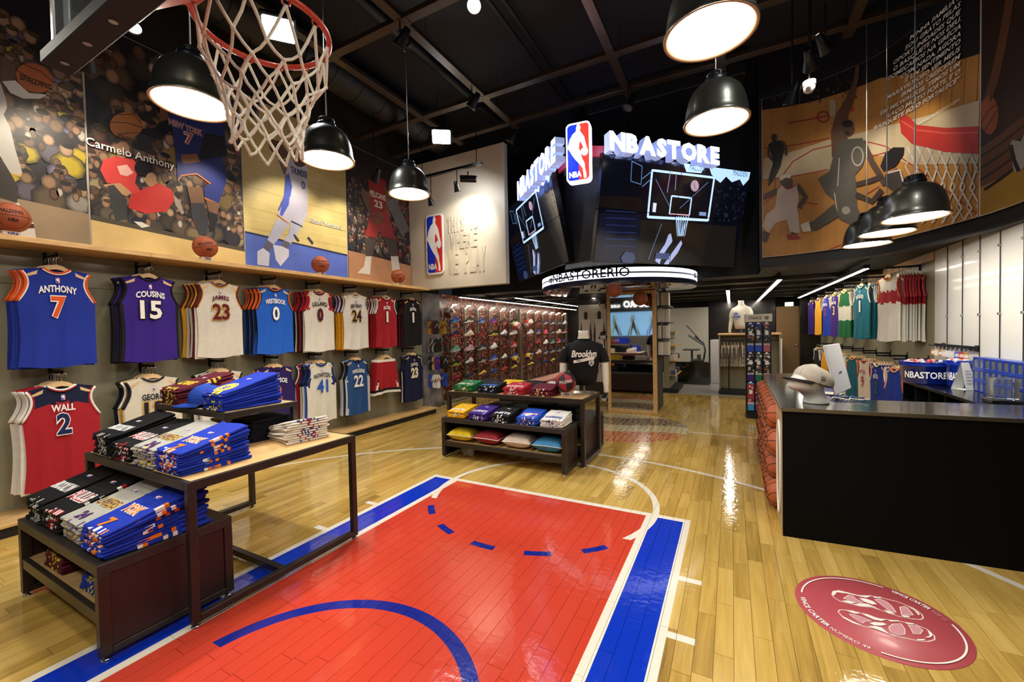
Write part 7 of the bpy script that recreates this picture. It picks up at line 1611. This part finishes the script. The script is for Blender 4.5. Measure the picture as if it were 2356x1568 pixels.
# heat press station
pn = struct('wall_press', MB().box((-1.78, 14.0, .52), (-.62, 14.06, 2.17)), mat('press_panel', 'c2bfb2', .5), label='pale panel behind the heat press')
gc = thing('glass_counter', 'dark glass counter carrying the heat press', 'counter', (-.93, 12.5, 0)); b = MB(); b.bbox((-.40, -.25, .0), (.40, .6, .60), .006); ob('body', b, mat('smoked_glass', '16150f', .06, coat=1), gc); b = MB(); b.bbox((-.42, -.27, .60), (.42, .62, .62), .003); ob('top', b, mat('dark_glass_top', '23241f', .08, coat=1), gc)
hp_ = thing('heat_press', 'grey heat press with raised lid on the dark glass counter', 'press', (-.80, 12.55, .622), rad(90)); GM = mat('press_grey', '5c5f60', .4, .5)
b = MB(); b.bbox((-.2, -.12, .0), (.2, .2, .05), .01); b.bbox((-.05, -.05, .05), (.05, .05, .18), .006); ob('base', b, GM, hp_); b = MB(); b.bbox((-.22, -.02, .30), (.22, .40, .33), .008); b.cyl((0, .18, .05), (0, .18, .3), .03, n=10); ob('lower_platen', b, GM, hp_)
b = MB(); b.bbox((-.2, -.02, -.015), (.2, .44, .02), .008, T=Mx.Translation((0, -.1, .46)) @ Mx.Rotation(rad(36), 4, 'X')); ob('upper_platen', b, GM, hp_); b = MB(); b.tube([(0, -.12, .05), (0, -.16, .3), (0, -.12, .5), (0, .1, .68)], .025, 8); ob('arm', b, GM, hp_); b = MB(); b.tube([(0, 0, .62), (0, .3, .98)], .014, 8); b.cyl((-.1, .3, .98), (.1, .3, .98), .016, n=8); ob('handle', b, GM, hp_)
for k, (x0, x1, y_, lab) in enumerate(((-.52, -.28, 12.6, 'white counter block right of the glass counter'), (.93, 1.22, 13.4, 'white counter block beside the brown door'))): b = MB(); b.bbox((x0, y_, 0), (x1, y_+.5, 1.2), .008); tag(ob('counter_block', b, mat('white_gloss', 'd9d6d6', .3)), lab, 'counter block')
b = MB(); b.box((-.6, 14.1, 0), (1.12, 14.2, 2.4)); struct('wall_dark', b, DBRN, label='glossy dark brown wall behind the rear torso')
b = MB(); b.bbox((1.14, 14.1, .0), (1.68, 14.16, 2.1), .004); dr = struct('door_1', b, mat('brown_door', '7a5c34', .5, noise=.06, nscale=4), label='plain brown door at the back'); b = MB(); b.sphere((1.62, 14.07, 1.0), .03, 10, 8); ob('door_knob', b, STEEL, dr)
b = MB(); b.box((1.68, 13.9, 0), (2.2, 14.2, 2.4)); struct('wall_door_side', b, DBRN, label='dark panel beside the brown door')
t = thing('exit_sign', 'small white sign box above the brown door', 'sign', (1.45, 14.07, 2.155)); b = MB(); b.bbox((-.1, -.03, -.05), (.1, .03, .06), .006); ob('box', b, mat('sign_lit', 'e6e6d2', .5, emit=1.5), t)

# shop front opposite, behind the camera (seen in the tall mirror)
t = thing('fascia_sign', 'black fascia with white letters seen in the tall mirror', 'sign', (-3.6, -3.19, 2.35)); b = MB(); b.bbox((-1.9, 0, 0), (1.9, .04, .5), .004); ob('board', b, BLACKP, t)
b = MB(); T = frame((0, .042, .25), (-1, 0, 0), (0, 0, 1)); text(b, 'AMARO', 1.3, .3, 'f0f0ee', (0, .05), 0, T, bold=.03); text(b, 'GUIDE', .42, .13, 'f0f0ee', (1.0, -.02), 0, T, bold=.02); ob('lettering', b, LETM, t)
t = thing('window_poster', 'backlit blue poster of striped boards seen in the tall mirror', 'poster', (-3.6, -3.19, 1.25)); b = MB(); b.bbox((-1.85, 0, 0), (1.85, .03, 1.05), .004); ob('panel', b, mat('poster_blue', '7fb4dc', .5, emit=.7), t); b = MB(); T = frame((0, .032, 0), (-1, 0, 0), (0, 0, 1))
for k in range(9):
    x = -1.6+.4*k; sl_ = .22*(-1)**k; c = ['20483a', '1c2a44', '6a9a7a', '2a5aa8', '183028'][k % 5]
    b.flat([(x-.07, 0.02), (x+.09, .02), (x+.13+sl_, .6), (x+.05+sl_, 1.02), (x-.03+sl_, .7)], .001, 0, c, T); b.flat([(x-.01, 0.02), (x+.02, .02), (x+.06+sl_, .98), (x+.04+sl_, .98)], .002, 0, 'd0d8d8', T)
ob('picture', b, mat('poster_picture', src='vc', rough=.5, emit=.5), t)
